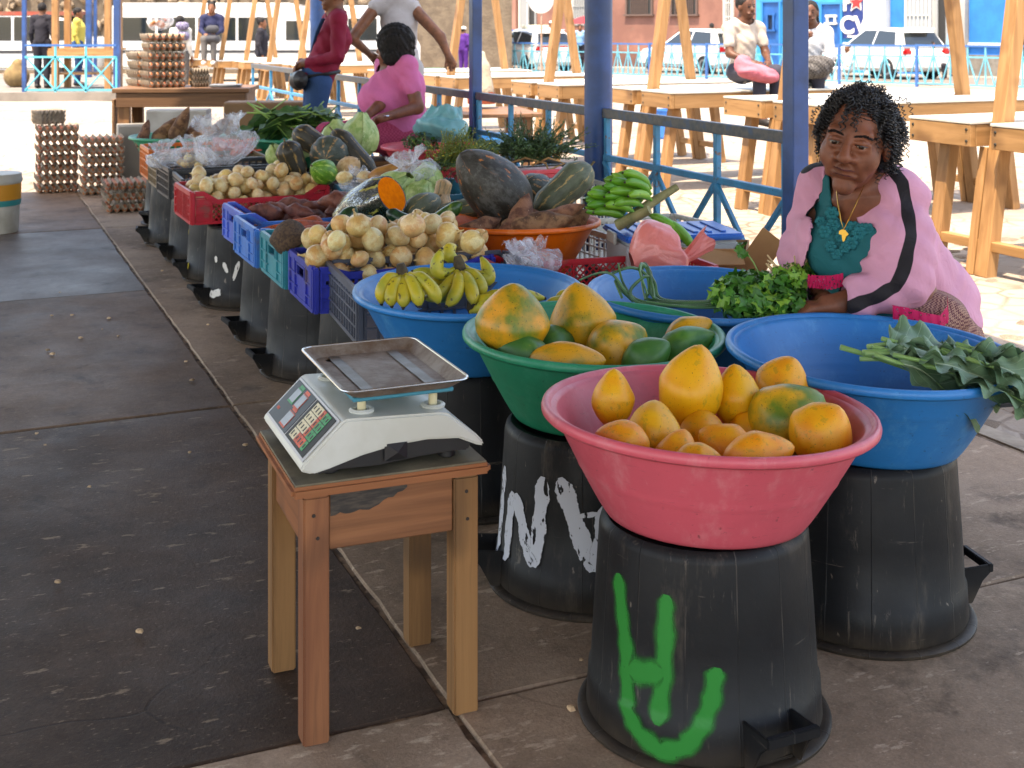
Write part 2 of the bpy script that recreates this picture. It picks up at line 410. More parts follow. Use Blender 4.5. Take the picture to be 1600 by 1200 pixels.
def br(z): return BR0 + (BR1 - BR0) * z / BH
def bucket_meshes():
    b = MB().lathe([(BR0 - .004, .012), (BR0 + .001, .02), (br(.085) + .003, .083), (br(.087) - .001, .088), (br(.2), .2), (br(.34), .34), (BR1 - .002, .352), (BR1 - .012, BH), (BR1 - .03, BH - .004), (BR1 - .034, BH - .014), (.0, BH - .016)], 72)
    r = MB().lathe([(BR0 - .006, .0), (BR0 + .012, .0), (BR0 + .0165, .004), (BR0 + .017, .009), (BR0 + .012, .0125), (BR0 + .003, .013), (BR0 - .006, .013), (BR0 - .006, .0)], 72, cap=False)
    h = MB()
    for s in (-1, 1):
        y = s * .048
        h.prism([(BR0 - .006, .014), (BR0 + .015, .014), (BR0 + .040, .060), (BR0 + .060, .078), (BR0 + .060, .094), (BR0 - .012, .090)], y - .003, y + .003, M=Matrix(((1, 0, 0), (0, 0, 1), (0, 1, 0))))
    h.bar((BR0 + .058, -.052, .086), (BR0 + .058, .052, .086), .012, .018)
    h.bar((BR0 - .004, -.044, .016), (BR0 - .004, .044, .016), .012, .004)
    return (b.mesh('bucket_body', BK, True, sharp=40), r.mesh('bucket_rim', BK, True, sharp=60), h.mesh('bucket_handle', BK, True, .0018, 2))
BM_ = bucket_meshes()
def bucket(loc, ha, label, group='upturned buckets under the stall', s=1):
    e = empty('upturned_bucket', (loc[0], loc[1], 0), 0, label, 'bucket', group); e.scale = (s, s, 1)
    inst('body', BM_[0], e, rot=(0, 0, random.random() * 6)); inst('rim', BM_[1], e)
    for a in (0, math.pi): inst('handle', BM_[2], e, rot=(0, 0, ha + a))
    return e
bk_pink = bucket((.349, 2.34), R(-66), 'black bucket with a green painted mark, upside down under the pink basin')
bk_inv = bucket((.173, 2.90), R(187), 'black bucket with white painted letters under the green basin')
bk_right = bucket((.753, 2.74), R(12), 'plain scuffed black bucket under the blue basin of collard leaves')
bk_ban = bucket((-.118, 3.42), R(200), 'black bucket under the blue basin of yellow bananas, behind the stool')
bk_chv = bucket((.499, 3.37), R(100), 'black bucket under the blue basin of spring onions and parsley')
lab = ['below the grey slotted crate', 'below the dark blue onion crate', 'below the light blue carrot crate', 'with white paint blots below the red crate', 'with a yellow streak below a charcoal crate', 'below the tan and black crates at the back', 'farthest back, below the orange crate']
bks = []
for i, u in enumerate((3.95, 4.55, 5.10, 5.81, 6.42, 6.98, 7.55)):
    bks.append(bucket(UV(u, 1.235 + random.uniform(-.02, .02)), TH + R(180 + random.uniform(-12, 12)), 'black upturned bucket beside the aisle, ' + lab[i]))
for u, v, l in ((3.62, 1.85, 'black upturned bucket under the empty looking red crate'), (4.195, 1.84, 'black upturned bucket under the orange basin of pumpkins'),
                (4.85, 1.9, 'black upturned bucket under the cut pumpkin and butternut squash'), (5.6, 1.88, 'black upturned bucket under the teal crate of shallots'), (6.3, 1.9, 'black upturned bucket under the crate of striped pumpkins')):
    bucket(UV(u, v), TH + R(30), l)
# paint marks follow the bucket wall, a hair proud of it
def paint_mat(name, col, soft, chip):
    t = NT(name); uv = t.new('ShaderNodeUVMap').outputs[0]; sp = t.new('ShaderNodeSeparateXYZ'); t.l.new(uv, sp.inputs[0])
    e = t.math('SUBTRACT', 1.0, t.math('ABSOLUTE', t.math('MULTIPLY_ADD', sp.outputs[0], 2.0, -1.0)))
    n = t.noise(38 if chip else 18, 5, .7)
    a = t.ramp(t.math('ADD', e, t.math('MULTIPLY_ADD', n, .9 if chip else .35, -.45 if chip else -.17)), .08, .08 + soft)
    if chip:
        a = t.math('MULTIPLY', a, t.ramp(t.noise(70, 3, .6, (1, 1, .35)), .64, .60))
        a = t.math('MULTIPLY', a, t.ramp(t.noise(26, 4, .7, dist=1.5), .66, .60))
    else: a = t.math('MULTIPLY', a, t.ramp(t.noise(60, 4, .6), .74, .70))
    t.l.new(a, t.b.inputs['Alpha'])
    return t.done(t.mix(t.noise(50, 3), lin(col), lin(col)), .55, .4)
def on_wall(px, py, c):
    prev = None
    for z in np.linspace(BH + .02, 0, 400):            # first hit of the sight line with the cone, nearest first
        d = FP * (HC - z) / (py - HY); x = (px - 800) * d / FP
        r = math.hypot(x - c[0], d - c[1]) - br(z)
        if prev is not None and prev > 0 >= r: return math.atan2(d - c[1], x - c[0]), z
        if prev is None and r <= 0: return math.atan2(d - c[1], x - c[0]), z
        prev = r
    z = .1; a = min(max((px - 800) * c[1] / FP - c[0], -.2), .2); return math.atan2(-math.sqrt(.21 ** 2 - a * a), a), HC - (py - HY) * (c[1] - .1) / FP
def stroke(parent, name, mat, strokes, c, off=.0012):
    mb = MB(); uvs = []
    for pts, wd in strokes:
        P3 = [on_wall(x, y, c) for x, y in pts]
        Q3 = []                                        # resample
        for i in range(len(P3) - 1):
            for k in range(8):
                f = k / 8; Q3.append((P3[i][0] * (1 - f) + P3[i + 1][0] * f, P3[i][1] * (1 - f) + P3[i + 1][1] * f))
        Q3.append(P3[-1]); nn = len(Q3); b = len(mb.v); K = 6
        for i, (a, z) in enumerate(Q3):
            a0, z0 = Q3[max(i - 1, 0)]; a1, z1 = Q3[min(i + 1, nn - 1)]
            dx, dz = (a1 - a0) * br(z), z1 - z0; L = math.hypot(dx, dz) or 1; nx, nz = -dz / L, dx / L
            ww = wd * (1 + .12 * math.sin(i * .9 + b)) * (min(1, .35 + i * .4, .35 + (nn - 1 - i) * .4))
            for k in range(K + 1):
                s = (k / K - .5) * ww; aa = a + nx * s / br(z); zz = z + nz * s
                rw = br(zz) + off + .0045 * min(1, max(0, (.0885 - zz) / .003)); mb.v.append((rw * math.cos(aa), rw * math.sin(aa), zz))
        for i in range(nn - 1):
            for k in range(K):
                mb.f.append((b + i * (K + 1) + k, b + i * (K + 1) + k + 1, b + (i + 1) * (K + 1) + k + 1, b + (i + 1) * (K + 1) + k)); mb.m.append(0)
                uvs += [k / K, 0, (k + 1) / K, 0, (k + 1) / K, 0, k / K, 0]
        off += .0006
    o = mb.build(name, mat, parent, smooth=True, sharp=0)
    l = o.data.uv_layers.new(name='UVMap'); l.data.foreach_set('uv', uvs); return o
GP = paint_mat('green_spray_paint', '#0b7a2b', .6, False); WP = paint_mat('white_brush_paint', '#b9bcc4', .1, True)
stroke(bk_pink, 'green_mark', GP, [([(967, 895), (973, 960), (979, 1010), (980, 1060), (982, 1105), (1000, 1142), (1035, 1172), (1072, 1164), (1098, 1130), (1113, 1090), (1120, 1042)], .049),
    ([(1042, 928), (1040, 1000), (1035, 1070), (1029, 1130)], .049), ([(985, 1046), (1036, 1050)], .068)], (.349, 2.34))
stroke(bk_inv, 'white_letters', WP, [([(790, 728), (785, 790), (779, 862)], .034), ([(803, 768), (796, 820), (792, 874)], .034), ([(808, 770), (820, 830), (833, 885)], .038), ([(850, 744), (845, 810), (835, 885)], .038),
    ([(876, 745), (898, 810), (926, 892)], .044), ([(942, 790), (938, 840), (928, 892)], .032), ([(900, 806), (935, 800)], .012)], (.173, 2.90))
def blot(parent, col, pts, c):
    stroke(parent, 'paint_blot', paint_mat('blot_' + col[1:], col, .15, True), pts, c)
c4 = bks[3].location; blot(bks[3], '#d6d4cf', [([(338, 400), (339, 410)], .02), ([(350, 410), (356, 426)], .022), ([(374, 408), (365, 438)], .02), ([(330, 460), (348, 456)], .04)], (c4.x, c4.y))
c5 = bks[4].location; blot(bks[4], '#9a8a2a', [([(292, 360), (291, 368)], .03), ([(296, 410), (295, 420)], .035)], (c5.x, c5.y))
blot(bks[4], '#5f9fc4', [([(292, 438), (299, 440)], .025)], (c5.x, c5.y))

# ---------------------------------------------------------------- plastic basins
def basin_mat(name, col, wear):
    t = NT(name); c = lin(col)
    c = t.mix(t.ramp(t.noise(4, 5, .6), .4, .7), c, t.hsv(c, .86))
    c = t.mix(t.math('MULTIPLY', t.ramp(t.noise(11, 6, .75, (1, 1, .5)), .50, .75), .42), c, lin(wear))
    c = t.mix(t.math('MULTIPLY', t.ramp(t.noise(60, 4, .7), .64, .72), .55), c, lin('#2a2320'))
    c = t.mix(t.math('MULTIPLY', t.ramp(t.noise(5, 6, .8, (9, 9, 1.2), dist=.5), .60, .72), .28), c, lin(wear))
    c = t.mix(t.math('MULTIPLY', t.ramp(t.noise(3, 6, .75), .55, .75), .22), c, lin('#4a3a34'))
    c = t.mix(t.math('MULTIPLY', t.ramp(t.noise(30, 3, .6, (1, 1, 12)), .63, .70), .22), c, lin('#453a3a'))
    t.bump(t.noise(40, 4, .6), .08, .003); t.bump(t.noise(5, 2, .5), .15, .012)
    return t.done(c, t.math('MULTIPLY_ADD', t.noise(16, 4), .3, .26), .5)
PINK = basin_mat('pink_basin_plastic', '#cc5564', '#d99a9d'); BLU = basin_mat('blue_basin_plastic', '#0b74b8', '#5fa9d4')
GRN = basin_mat('green_basin_plastic', '#0a8763', '#5bb795'); ORA = basin_mat('orange_basin_plastic', '#e4660f', '#eea46a'); RED = basin_mat('red_basin_plastic', '#d0404b', '#dc8d8d')
CYAN = basin_mat('light_blue_basin_plastic', '#2a97d0', '#8fc9e4')
BASR, BASH = .305, .19
def basin(loc, mat, label, r=BASR, h=BASH, z=.362, tilt=(0, 0), oval=1.0, rz=0, group='plastic basins on the stall'):
    e = empty('basin', (loc[0], loc[1], z), rz, label, 'basin', group); e.rotation_euler = (tilt[0], tilt[1], rz)
    rb = r * .615; k = r / BASR; ph = random.random() * 6
    fn = lambda rr, zz, a: rr * (1 + (.010 * math.cos(2 * a + ph) + .005 * math.cos(3 * a + ph)) * (zz / h if h else 0)) + (.0012 if int(zz * 260) % 11 == 0 else 0)
    out = [(rb * .9, 0.0), (rb * .97, .002), (rb, .008)]
    for i in range(1, 26):
        f = i / 26; out.append((rb + (r * .93 - rb) * (f ** .92), .008 + (h - .020) * f))
    out += [(r * .955, h - .012)]
    body = MB().lathe(out + [(r * .95, h - .004)] + [(r * .925 - .003 - (r * .93 - rb) * ((1 - f) ** .92), .012 + (h - .018) * f) for f in [1 - i / 26 for i in range(27)]] + [(rb * .9, .007), (0, .006)], 96, sx=oval, fn=fn)
    body.build('body', mat, e, smooth=True, sharp=60)
    rim = [(r * .935, h - .007), (r * .955, h + .001), (r * .975, h + .0035), (r * .992, h + .001), (r * 1.0, h - .006), (r * .998, h - .0125), (r * .985, h - .0165), (r * .968, h - .014), (r * .955, h - .010), (r * .935, h - .007)]
    MB().lathe(rim, 96, sx=oval, fn=fn, cap=False).build('rim', mat, e, smooth=True, sharp=0)
    return e
basin((.353, 2.34), PINK, 'faded pink basin full of ripe papayas in the foreground', tilt=(R(-1), R(1.6)))
basin((.186, 2.93), GRN, 'green basin of green and yellow papayas in the middle', r=.304, tilt=(R(.5), R(.8)))
basin((.766, 2.75), BLU, 'large blue basin holding a bunch of collard leaves at right', r=.312, h=.195, tilt=(R(1), R(2)))
basin((-.118, 3.42), BLU, 'blue basin holding hands of yellow bananas', tilt=(R(1.5), 0))
basin((.499, 3.37), BLU, 'blue basin with spring onions and parsley beside the seated woman', tilt=(R(1.5), R(1)))
basin((.011, 4.60), ORA, 'orange basin carrying a big pumpkin and cassava roots', tilt=(R(-1.5), 0))
basin(((679 - 800) / 275, 7.26), RED, 'red basin holding a teal plastic bag of herbs', h=.17, z=.40)
basin(((652 - 800) / 248, 8.10), RED, 'lower of two nested red basins before the woman in pink shirt', h=.15, z=.40)
basin(((653 - 800) / 247, 8.11), RED, 'upper of two nested red basins before the woman in pink shirt', h=.15, z=.425)
basin((-.30, 8.85), CYAN, 'light blue basin on the ground side behind the slim post', h=.16, z=.33)
basin(((465 - 800) / 248, 8.06), GRN, 'green basin piled with leafy greens', h=.18, z=.37)
basin(((279 - 800) / 245, 8.15), GRN, 'green basin of brown cassava roots below the egg table', h=.18, z=.37)
# plain black crates turned over carry the far basins
# ---------------------------------------------------------------- crates
def cr_mat(name, c, c2):
    return M(name, c, c2, 6, .3, .75, rough=.42, rvar=.12, spots=[('#6a5a48', 9, .60, .80, None)], bump=(50, .1, .003))
CM = dict(red=cr_mat('red_crate', '#c01a2a', '#a8202b'), dblue=cr_mat('deep_blue_crate', '#2434a8', '#1d2a86'), teal=cr_mat('teal_crate', '#1c8a96', '#196f80'), lblue=cr_mat('light_blue_crate', '#2f79cc', '#2a67b2'),
          lilac=cr_mat('violet_blue_crate', '#4668cc', '#3f57ad'), grey=cr_mat('grey_crate', '#535864', '#444852'), grey2=cr_mat('charcoal_crate', '#3b3c40', '#2d2e31'), tan=cr_mat('tan_crate', '#77664a', '#5d5140'),
          orange=cr_mat('orange_crate', '#d9701e', '#bb5d1b'), black=cr_mat('black_crate', '#1b1c1f', '#26262a'), white=cr_mat('white_crate', '#cfcdc4', '#b5b2a6'), teal2=cr_mat('blue_teal_crate', '#1d7592', '#1a6379'))
def crate(u, v, z, L, W, H, kind, mk, label, rz=0, dip=.035, group='plastic crates on the stall', tilt=0, empty_loc=None):
    p = UV(u, v, z) if empty_loc is None else empty_loc
    e = empty('plastic_crate', p, TH + rz, label, 'crate', group); e.rotation_euler = (0, tilt, TH + rz); m = CM[mk]
    MB().box((0, 0, .006), (L - .016, W - .016, .006)).build('base', m, e)
    for sx in (-1, 1):
        for sy in (-1, 1):
            MB().box((sx * (L / 2 - .012), sy * (W / 2 - .012), H / 2), (.024, .024, H - .004)).build('corner_post', m, e, bevel=.006, seg=2)
    def wall(n, T, dipped, hole):
        mb = MB(); th = .004
        def top(s):
            if not dipped: return H
            a = abs(s) / (n / 2); return H - dip * (1 - min(1, max(0, (a - .62) / .2)))
        def bx(s0, s1, z0, z1, t=th, off=0):
            if z1 - z0 < .001: return
            c = T @ Vector(((s0 + s1) / 2, off, (z0 + z1) / 2)); rot = T.to_3x3(); mb.box(c, (s1 - s0, t, z1 - z0), rot)
        S = [-n / 2, -n / 2 * .82, -n / 2 * .62, n / 2 * .62, n / 2 * .82, n / 2]
        for i in range(5):                           # rim follows the dip
            a, b = S[i], S[i + 1]
            if i == 0: a += .024
            if i == 4: b -= .024
            mb.bar(T @ Vector((a, 0, top(a) - .006)), T @ Vector((b, 0, top(b) - .006)), .013, .012, ext=.001)
            mb.bar(T @ Vector((a, -.004, top(a) - .016)), T @ Vector((b, -.004, top(b) - .016)), .005, .010, ext=.001)
        bx(-n / 2 + .024, n / 2 - .024, .002, .014, .010)
        ins = n / 2 - .026
        if kind == 'lattice':
            for s in (-1, 1):
                x0 = s * n / 2 * .70
                bx(x0 - .003, x0 + .003, .014, top(x0) - .012, .009)
                for zz in (.3, .55, .78):
                    a_, b_ = sorted((s * ins, x0)); bx(a_, b_, H * zz, H * zz + .005, .009, -.003)
                a_, b_ = sorted((s * ins, x0)); bx(a_, b_, .014, min(top(a_), top(b_)) - .012, .003, .003)
            w = n / 2 * .70; zt = H - dip - .014 if dipped else H - .014; zb = .014; k = int((2 * w + (zt - zb)) / .024)
            bx(-.003, .003, zb, zt, .008); bx(-w, w, zt - .004, zt + .004, .006)
            for i in range(k):
                for sg in (-1, 1):
                    s0 = -w - (zt - zb) + i * .024 + .012; a_ = s0; b_ = s0 + (zt - zb); za, zbb = zb, zt
                    if a_ < -w: za += -w - a_; a_ = -w
                    if b_ > w: zbb -= b_ - w; b_ = w
                    if zbb - za < .004: continue
                    p0, p1 = (a_, za), (b_, zbb)
                    if sg < 0: p0, p1 = (-a_, za), (-b_, zbb)
                    mb.bar(T @ Vector((p0[0], sg * .0012, p0[1])), T @ Vector((p1[0], sg * .0012, p1[1])), .004, .0045, up=T.to_3x3() @ Vector((0, 1, 0)))
        elif kind == 'slots':
            nb = max(4, int(2 * ins / .036))
            for i in range(nb + 1):
                s = -ins + 2 * ins * i / nb; bx(s - .004, s + .004, .014, top(s) - .012, .006)
            for zz in (.30, .55, .76): bx(-ins, ins, H * zz, H * zz + .006, .007, -.002)
            if n > .5: bx(-ins * .45, ins * .45, H * .55, H * .8, .003, .002)
        else:                                        # solid walls with ribs, hand hole and a row of small windows
            zt = (H - dip if dipped else H) - .014
            if hole:
                hw, z0, z1 = .05, H * .60, H * .80
                bx(-ins, -hw, .014, zt, .003); bx(hw, ins, .014, zt, .003); bx(-hw, hw, .014, z0, .003); bx(-hw, hw, z1, zt, .003)
                bx(-hw - .006, -hw, z0 - .006, z1 + .006, .009, -.002); bx(hw, hw + .006, z0 - .006, z1 + .006, .009, -.002); bx(-hw, hw, z0 - .006, z0, .009, -.002); bx(-hw, hw, z1, z1 + .006, .009, -.002)
            else:
                bx(-ins, ins, .014, zt - .022, .003); k = int(2 * ins / .02)
                for i in range(k): s = -ins + 2 * ins * (i + .5) / k; bx(s - .005, s + .005, zt - .022, zt - .010, .003)
                bx(-ins, ins, zt - .010, zt, .003)
            if dipped:
                for s in (-1, 1):
                    a_, b_ = sorted((s * ins, s * n / 2 * .83)); bx(a_, b_, zt, H - .012, .003)
            k = max(3, int(2 * ins / .075))
            for i in range(k + 1):
                s = -ins + 2 * ins * i / k
                if hole and abs(s) < .06: continue
                bx(s - .003, s + .003, .014, top(s) - .014, .010, -.003)
            for zz in (.28, .55):
                for s in (-1, 1):
                    a_, b_ = sorted((s * ins, s * .062 if hole else s * ins * .45)); bx(a_, b_, H * zz, H * zz + .005, .009, -.003)
        return mb
    X = lambda y, r: Matrix.Translation((0, y, 0)) @ Matrix.Rotation(r, 4, 'Z')
    Y = lambda x, r: Matrix.Translation((x, 0, 0)) @ Matrix.Rotation(r, 4, 'Z')
    wall(L, X(-W / 2 + .007, 0), dip > 0, False).build('side_wall', m, e); wall(L, X(W / 2 - .007, math.pi), dip > 0, False).build('side_wall', m, e)
    wall(W, Y(-L / 2 + .007, -math.pi / 2), False, True).build('end_wall', m, e); wall(W, Y(L / 2 - .007, math.pi / 2), False, True).build('end_wall', m, e)
    return e
ZC = .3625
crate(3.63, 1.335, ZC, .60, .50, .155, 'slots', 'grey', 'grey slotted crate tucked behind the banana basin', R(-5), dip=0)
crate(4.015, 1.31, ZC, .60, .38, .145, 'solid', 'dblue', 'dark blue crate heaped with large yellow onions', R(-2), dip=.02)
crate(4.43, 1.31, ZC, .60, .40, .145, 'solid', 'teal', 'teal crate of cucumbers and a brown root', R(-1), dip=.03)
crate(4.85, 1.30, ZC, .60, .40, .145, 'solid', 'lblue', 'light blue crate of large carrots', 0, dip=.035)
crate(5.24, 1.33, ZC, .60, .37, .145, 'solid', 'lilac', 'violet blue crate of sweet potatoes', R(1), dip=.04)
crate(5.98, 1.27, ZC, .64, .42, .15, 'lattice', 'red', 'red lattice crate heaped with small onions', R(1), dip=.04)
crate(6.44, 1.30, ZC, .60, .40, .15, 'slots', 'grey2', 'charcoal crate of brown onions behind the red crate', R(-2), dip=0)
crate(6.86, 1.29, ZC, .60, .40, .16, 'slots', 'grey2', 'charcoal crate of bagged vegetables under the clear bags', R(1), dip=0)
crate(7.28, 1.30, ZC, .60, .40, .16, 'slots', 'tan', 'dusty tan crate of potatoes', 0, dip=0)
crate(7.71, 1.31, ZC, .60, .40, .18, 'slots', 'orange', 'orange crate of carrots at the aisle end', 0, dip=0)
crate(3.62, 1.87, ZC, .66, .42, .14, 'lattice', 'red', 'red perforated crate of bagged garlic behind the spring onions', R(-4), dip=.03)
crate(5.66, 1.93, ZC, .60, .40, .145, 'solid', 'teal2', 'blue teal crate of shallots and bagged onions', R(1), dip=.03)
crate(6.32, 1.93, ZC, .62, .5, .12, 'slots', 'black', 'black crate carrying striped pumpkins and cabbages', R(1), dip=0)
crate(5.05, 1.93, ZC, .58, .38, .13, 'solid', 'teal2', 'blue crate under the bagged cabbage and cut pumpkin', 0, dip=.02)
crate(5.55, 2.45, ZC - .1, .4, .32, .34, 'slots', 'black', 'tall black crate standing behind the butternut squash', R(4), dip=0)
crate(4.35, 2.45, ZC - .02, .52, .38, .14, 'slots', 'white', 'white crate under the green banana bunch', R(3), dip=0)
crate(5.35, 2.95 - .42, .30, .5, .34, .22, 'slots', 'white', 'white crate under the tray of dark green herbs', R(-3), dip=0)
crate(0, 0, .012, .36, .26, .13, 'slots', 'black', 'small black crate standing on the cobbles at the right edge', R(-10), dip=0, empty_loc=Vector((1.66, 4.42, gz(4.4))))
SUP = M('cement_block', '#77706a', '#5d5650', 9, rough=.95, bump=(40, .6, .01))
for (u, v, w_, l) in ((4.35, 2.45, .34, 'grey block propping the white banana crate'), (5.55, 2.45, .26, 'grey block propping the tall black crate'), (5.37, 2.53, .29, None), (4.98, 1.93, .36, None)):
    if l: MB().box((0, 0, w_ / 2), (.36, .24, w_ - .004)).build('block', SUP, loc=UV(u, v, 0), rot=(0, 0, TH), bevel=.01, seg=2, label=l, cat='block', group='blocks propping crates')
bucket(UV(5.4, 2.5), 0, 'black upturned bucket under the tray of herbs', s=.8).scale = (.8, .8, .29 / .36)
for q, n in (((679 - 800) / 275, 7.26), 'under the red basin of herbs'), (((652 - 800) / 248, 8.10), 'under the nested red basins'), (((465 - 800) / 248, 8.06), 'under the green basin of leafy greens'), (((279 - 800) / 245, 8.15), 'under the green basin of cassava roots'), ((-.30, 8.85), 'under the light blue basin'):
    b = bucket(q, 1.0, 'black upturned bucket ' + n); b.scale = (1, 1, {'under the light blue basin': .33, 'under the red basin of herbs': .398, 'under the nested red basins': .398}.get(n, .368) / .36)

# clear box with the blue lid
bx = empty('lidded_box', UV(3.87, 2.29, .30), TH + R(-12), 'clear plastic box with a ribbed blue lid behind the red bag', 'box')
CLR = NT('milky_plastic'); CLRM = CLR.done(lin('#c9cfd0'), .35, .5, Alpha=.75)
mb = MB(); mb.box((0, 0, .11), (.40, .28, .216)); mb.build('body', CLRM, bx, bevel=.012, seg=2)
mb = MB(); mb.box((0, 0, .232), (.42, .30, .022)); mb.build('lid', M('blue_lid', '#0f62b8', rough=.35, bump=(20, .05, .003)), bx, bevel=.007, seg=2)
for i in range(7): MB().box((-.15 + i * .05, 0, .246), (.018, .22, .006)).build('lid_rib', MATS['blue_lid'], bx, bevel=.002)
for s in (-1, 1): MB().box((s * .216, 0, .22), (.012, .09, .04)).build('clip', CM['white'], bx, bevel=.003)
MB().box((0, 0, .148), (.4, .28, .296)).build('block', SUP, loc=UV(3.87, 2.29, 0), rot=(0, 0, TH), bevel=.01, seg=2, label='grey block propping the blue lidded box', cat='block', group='blocks propping crates')

# ---------------------------------------------------------------- stool
W1 = wood('stool_wood_red', '#94603f', '#744730', axis=2, dirtlo=.52); W2 = wood('stool_wood_yellow', '#936a42', '#745232', axis=2, dirtlo=.52); W3 = wood('stool_apron_wood', '#926040', '#6d452c', axis=0, dirtlo=.52)
WT = M('stool_top_worn', '#7b715b', '#5a5242', 9, rough=.7, spots=[('#35302a', 5, .52, .66, None)], bump=(40, .3, .004))
st = empty('wooden_stool', (-.27, 2.42, 0), R(21.7), 'worn wooden stool carrying the shop scale', 'stool')
for sx in (-1, 1):
    for sy in (-1, 1):
        a = MB().box((0, 0, .216), (.046, .046, .432)); a.build('leg', W1 if (sx, sy) == (-1, -1) else W2, st, loc=(sx * .138, sy * .137, 0), bevel=.003, seg=2)
for sy in (-1, 1): 
    ap = MB().box((0, 0, .383), (.229, .020, .098)).build('apron', W3, st, loc=(0, sy * .142, 0), bevel=.002)
    if sy < 0:
        mb = MB(); n = 16; up_ = [(-.112 + .14 * i / n, .430) for i in range(n + 1)]; lo_ = [(x, .430 - .030 * (1 - max(0, (i / n - .55)) * 2.1) - random.uniform(0, .007)) for i, (x, z) in enumerate(up_)]
        mb.add([(x, -.1535, z) for x, z in up_] + [(x, -.1535, z) for x, z in lo_], [(i, n + 1 + i, n + 2 + i, i + 1) for i in range(n)])
        mb.build('paint_patch', M('black_patch', '#2a2623', '#4a4038', 30, rough=.7, stretch=(1, 1, 6)), st)
for sx in (-1, 1): MB().box((0, 0, .383), (.020, .227, .098)).build('apron', wood('stool_side_wood', '#905a38', '#6d4229', axis=1), st, loc=(sx * .144, 0, 0), bevel=.002)
MB().box((0, 0, .444), (.366, .340, .020)).build('seat', wood('stool_edge_wood', '#a06642', '#8a5535', axis=0), st, bevel=.006, seg=2)
MB().box((0, 0, .4555), (.352, .326, .004)).build('seat_surface', WT, st, bevel=.001)
for (x, z) in ((-.143, .40), (-.136, .36), (.138, .405), (.140, .355)):
    MB().lathe([(.0035, 0), (.003, .0012), (0, .0014)], 10).build('nail_head', M('nail', '#2a211c', rough=.6), st, loc=(x, -.1602, z), rot=(R(90), 0, 0))

# ---------------------------------------------------------------- shop scale
WPL = M('scale_white_plastic', '#c9cac4', '#b9b8ae', 5, rough=.38, spots=[('#7d6a52', 16, .66, .74, None)], bump=(60, .08, .002))
BPL = M('scale_black_plastic', '#1a1a1d', rough=.45, bump=(50, .15, .002))
sc = empty('shop_scale', (-.268, 2.425, .4585), R(22.5), 'white electronic shop scale with steel tray on the wooden stool', 'scale')
def prof_body(pts, y0, y1): 
    mb = MB(); mb.prism(pts, y0, y1, M=Matrix(((1, 0, 0), (0, 0, -1), (0, 1, 0)))); return mb
top = [(-.172, .020), (-.168, .030), (-.096, .098), (-.088, .101), (.085, .093), (.100, .089), (.155, .045), (.169, .030), (.170, .022)]
arch = [(.155, .026), (.120, .042), (.06, .047), (.0, .044), (-.06, .034), (-.12, .018), (-.150, .012)]
prof_body(top + arch, -.160, .160).build('housing', WPL, sc, bevel=.006, seg=3, smooth=True)
arch2 = [(.148, .030), (.118, .043), (.06, .049), (0, .046), (-.06, .037), (-.12, .021), (-.145, .015)]
prof_body(arch2 + [(-.14, .008), (-.1, .012), (-.03, .010), (.05, .016), (.11, .018), (.140, .016)], -.152, .152).build('base', BPL, sc, bevel=.003, seg=2, smooth=True)
for x in (-.11, .11):
    for y in (-.12, .12): MB().lathe([(.012, 0), (.016, .003), (.016, .012), (.010, .02)], 18).build('foot', BPL, sc, loc=(x, y, 0), smooth=True)
mb = MB(); mb.add([(-.02, -.158, .018), (.022, -.158, .018), (.022, -.158, .052), (-.02, -.158, .052), (.001, -.170, .035)], [(0, 1, 4), (1, 2, 4), (2, 3, 4), (3, 0, 4), (3, 2, 1, 0)])
mb.build('battery_cap', M('cap_black', '#242427', rough=.4), sc)
# sloping panel: a runs from the far side to the near side, b up the slope
A0, B0 = Vector((-.168, 0, .030)), Vector((-.096, 0, .098)); SD = (B0 - A0); SLN = SD.length; SD.normalize(); NRM = Vector((-SD.z, 0, SD.x))
def pan(a0, a1, b0, b1, off, th, mat, name, par):
    mb = MB(); rot = Matrix((Vector((0, -1, 0)), SD, NRM)).transposed()
    c = A0 + Vector((0, -(a0 + a1) / 2, 0)) + SD * (b0 + b1) / 2 * 1 + NRM * (off + th / 2)
    mb.box(c, (a1 - a0, b1 - b0, th), rot); return mb.build(name, mat, par, bevel=th * .3)
g = .006
fr = pan(-.150, .150, .003, SLN - .002, .0004, .0022, M('panel_frame', '#b3b2b4', rough=.4), 'panel_frame', sc)
dk = M('panel_black', '#14171d', '#1f242c', 4, rough=.4, spec=.2)
disp = pan(-.142, -.002, .008, SLN - .007, .0026, .001, dk, 'display_panel', sc); kp = pan(.004, .142, .008, SLN - .007, .0026, .001, M('keypad_black', '#15120f', rough=.5, spec=.2), 'keypad', sc)
lcd = M('lcd_grey', '#85878c', '#6f7176', 20, rough=.3); KR = M('key_orange', '#c94a22', rough=.5, rv=.15); KG = M('key_green', '#128a4b', rough=.5, rv=.12); KW = M('key_cream', '#d2c7a6', rough=.5, rv=.08); INK = M('key_ink', '#26211c', rough=.6)
for (a0, a1, b0, b1, m) in ((-.112, -.077, .054, .082, KG), (-.068, -.034, .054, .082, KR), (-.062, -.024, .016, .044, KR)):
    pan(a0, a1, b0 - .004, b1, .0036, .0004, m, 'display_border', disp); pan(a0 + .002, a1 - .002, b0, b1 - .002, .0042, .0005, lcd, 'display_window', disp)
pan(-.108, -.080, .083, .0895, .0036, .0004, KG, 'printed_label', disp); pan(-.066, -.038, .083, .0895, .0036, .0004, KR, 'printed_label', disp); pan(-.058, -.03, .046, .052, .0036, .0004, KR, 'printed_label', disp)
for i in range(4): pan(-.128 + i * .0042, -.1255 + i * .0042, .026, .032, .0036, .0003, KR, 'printed_mark', disp)
rows = 6; r0, r1 = .018, .120
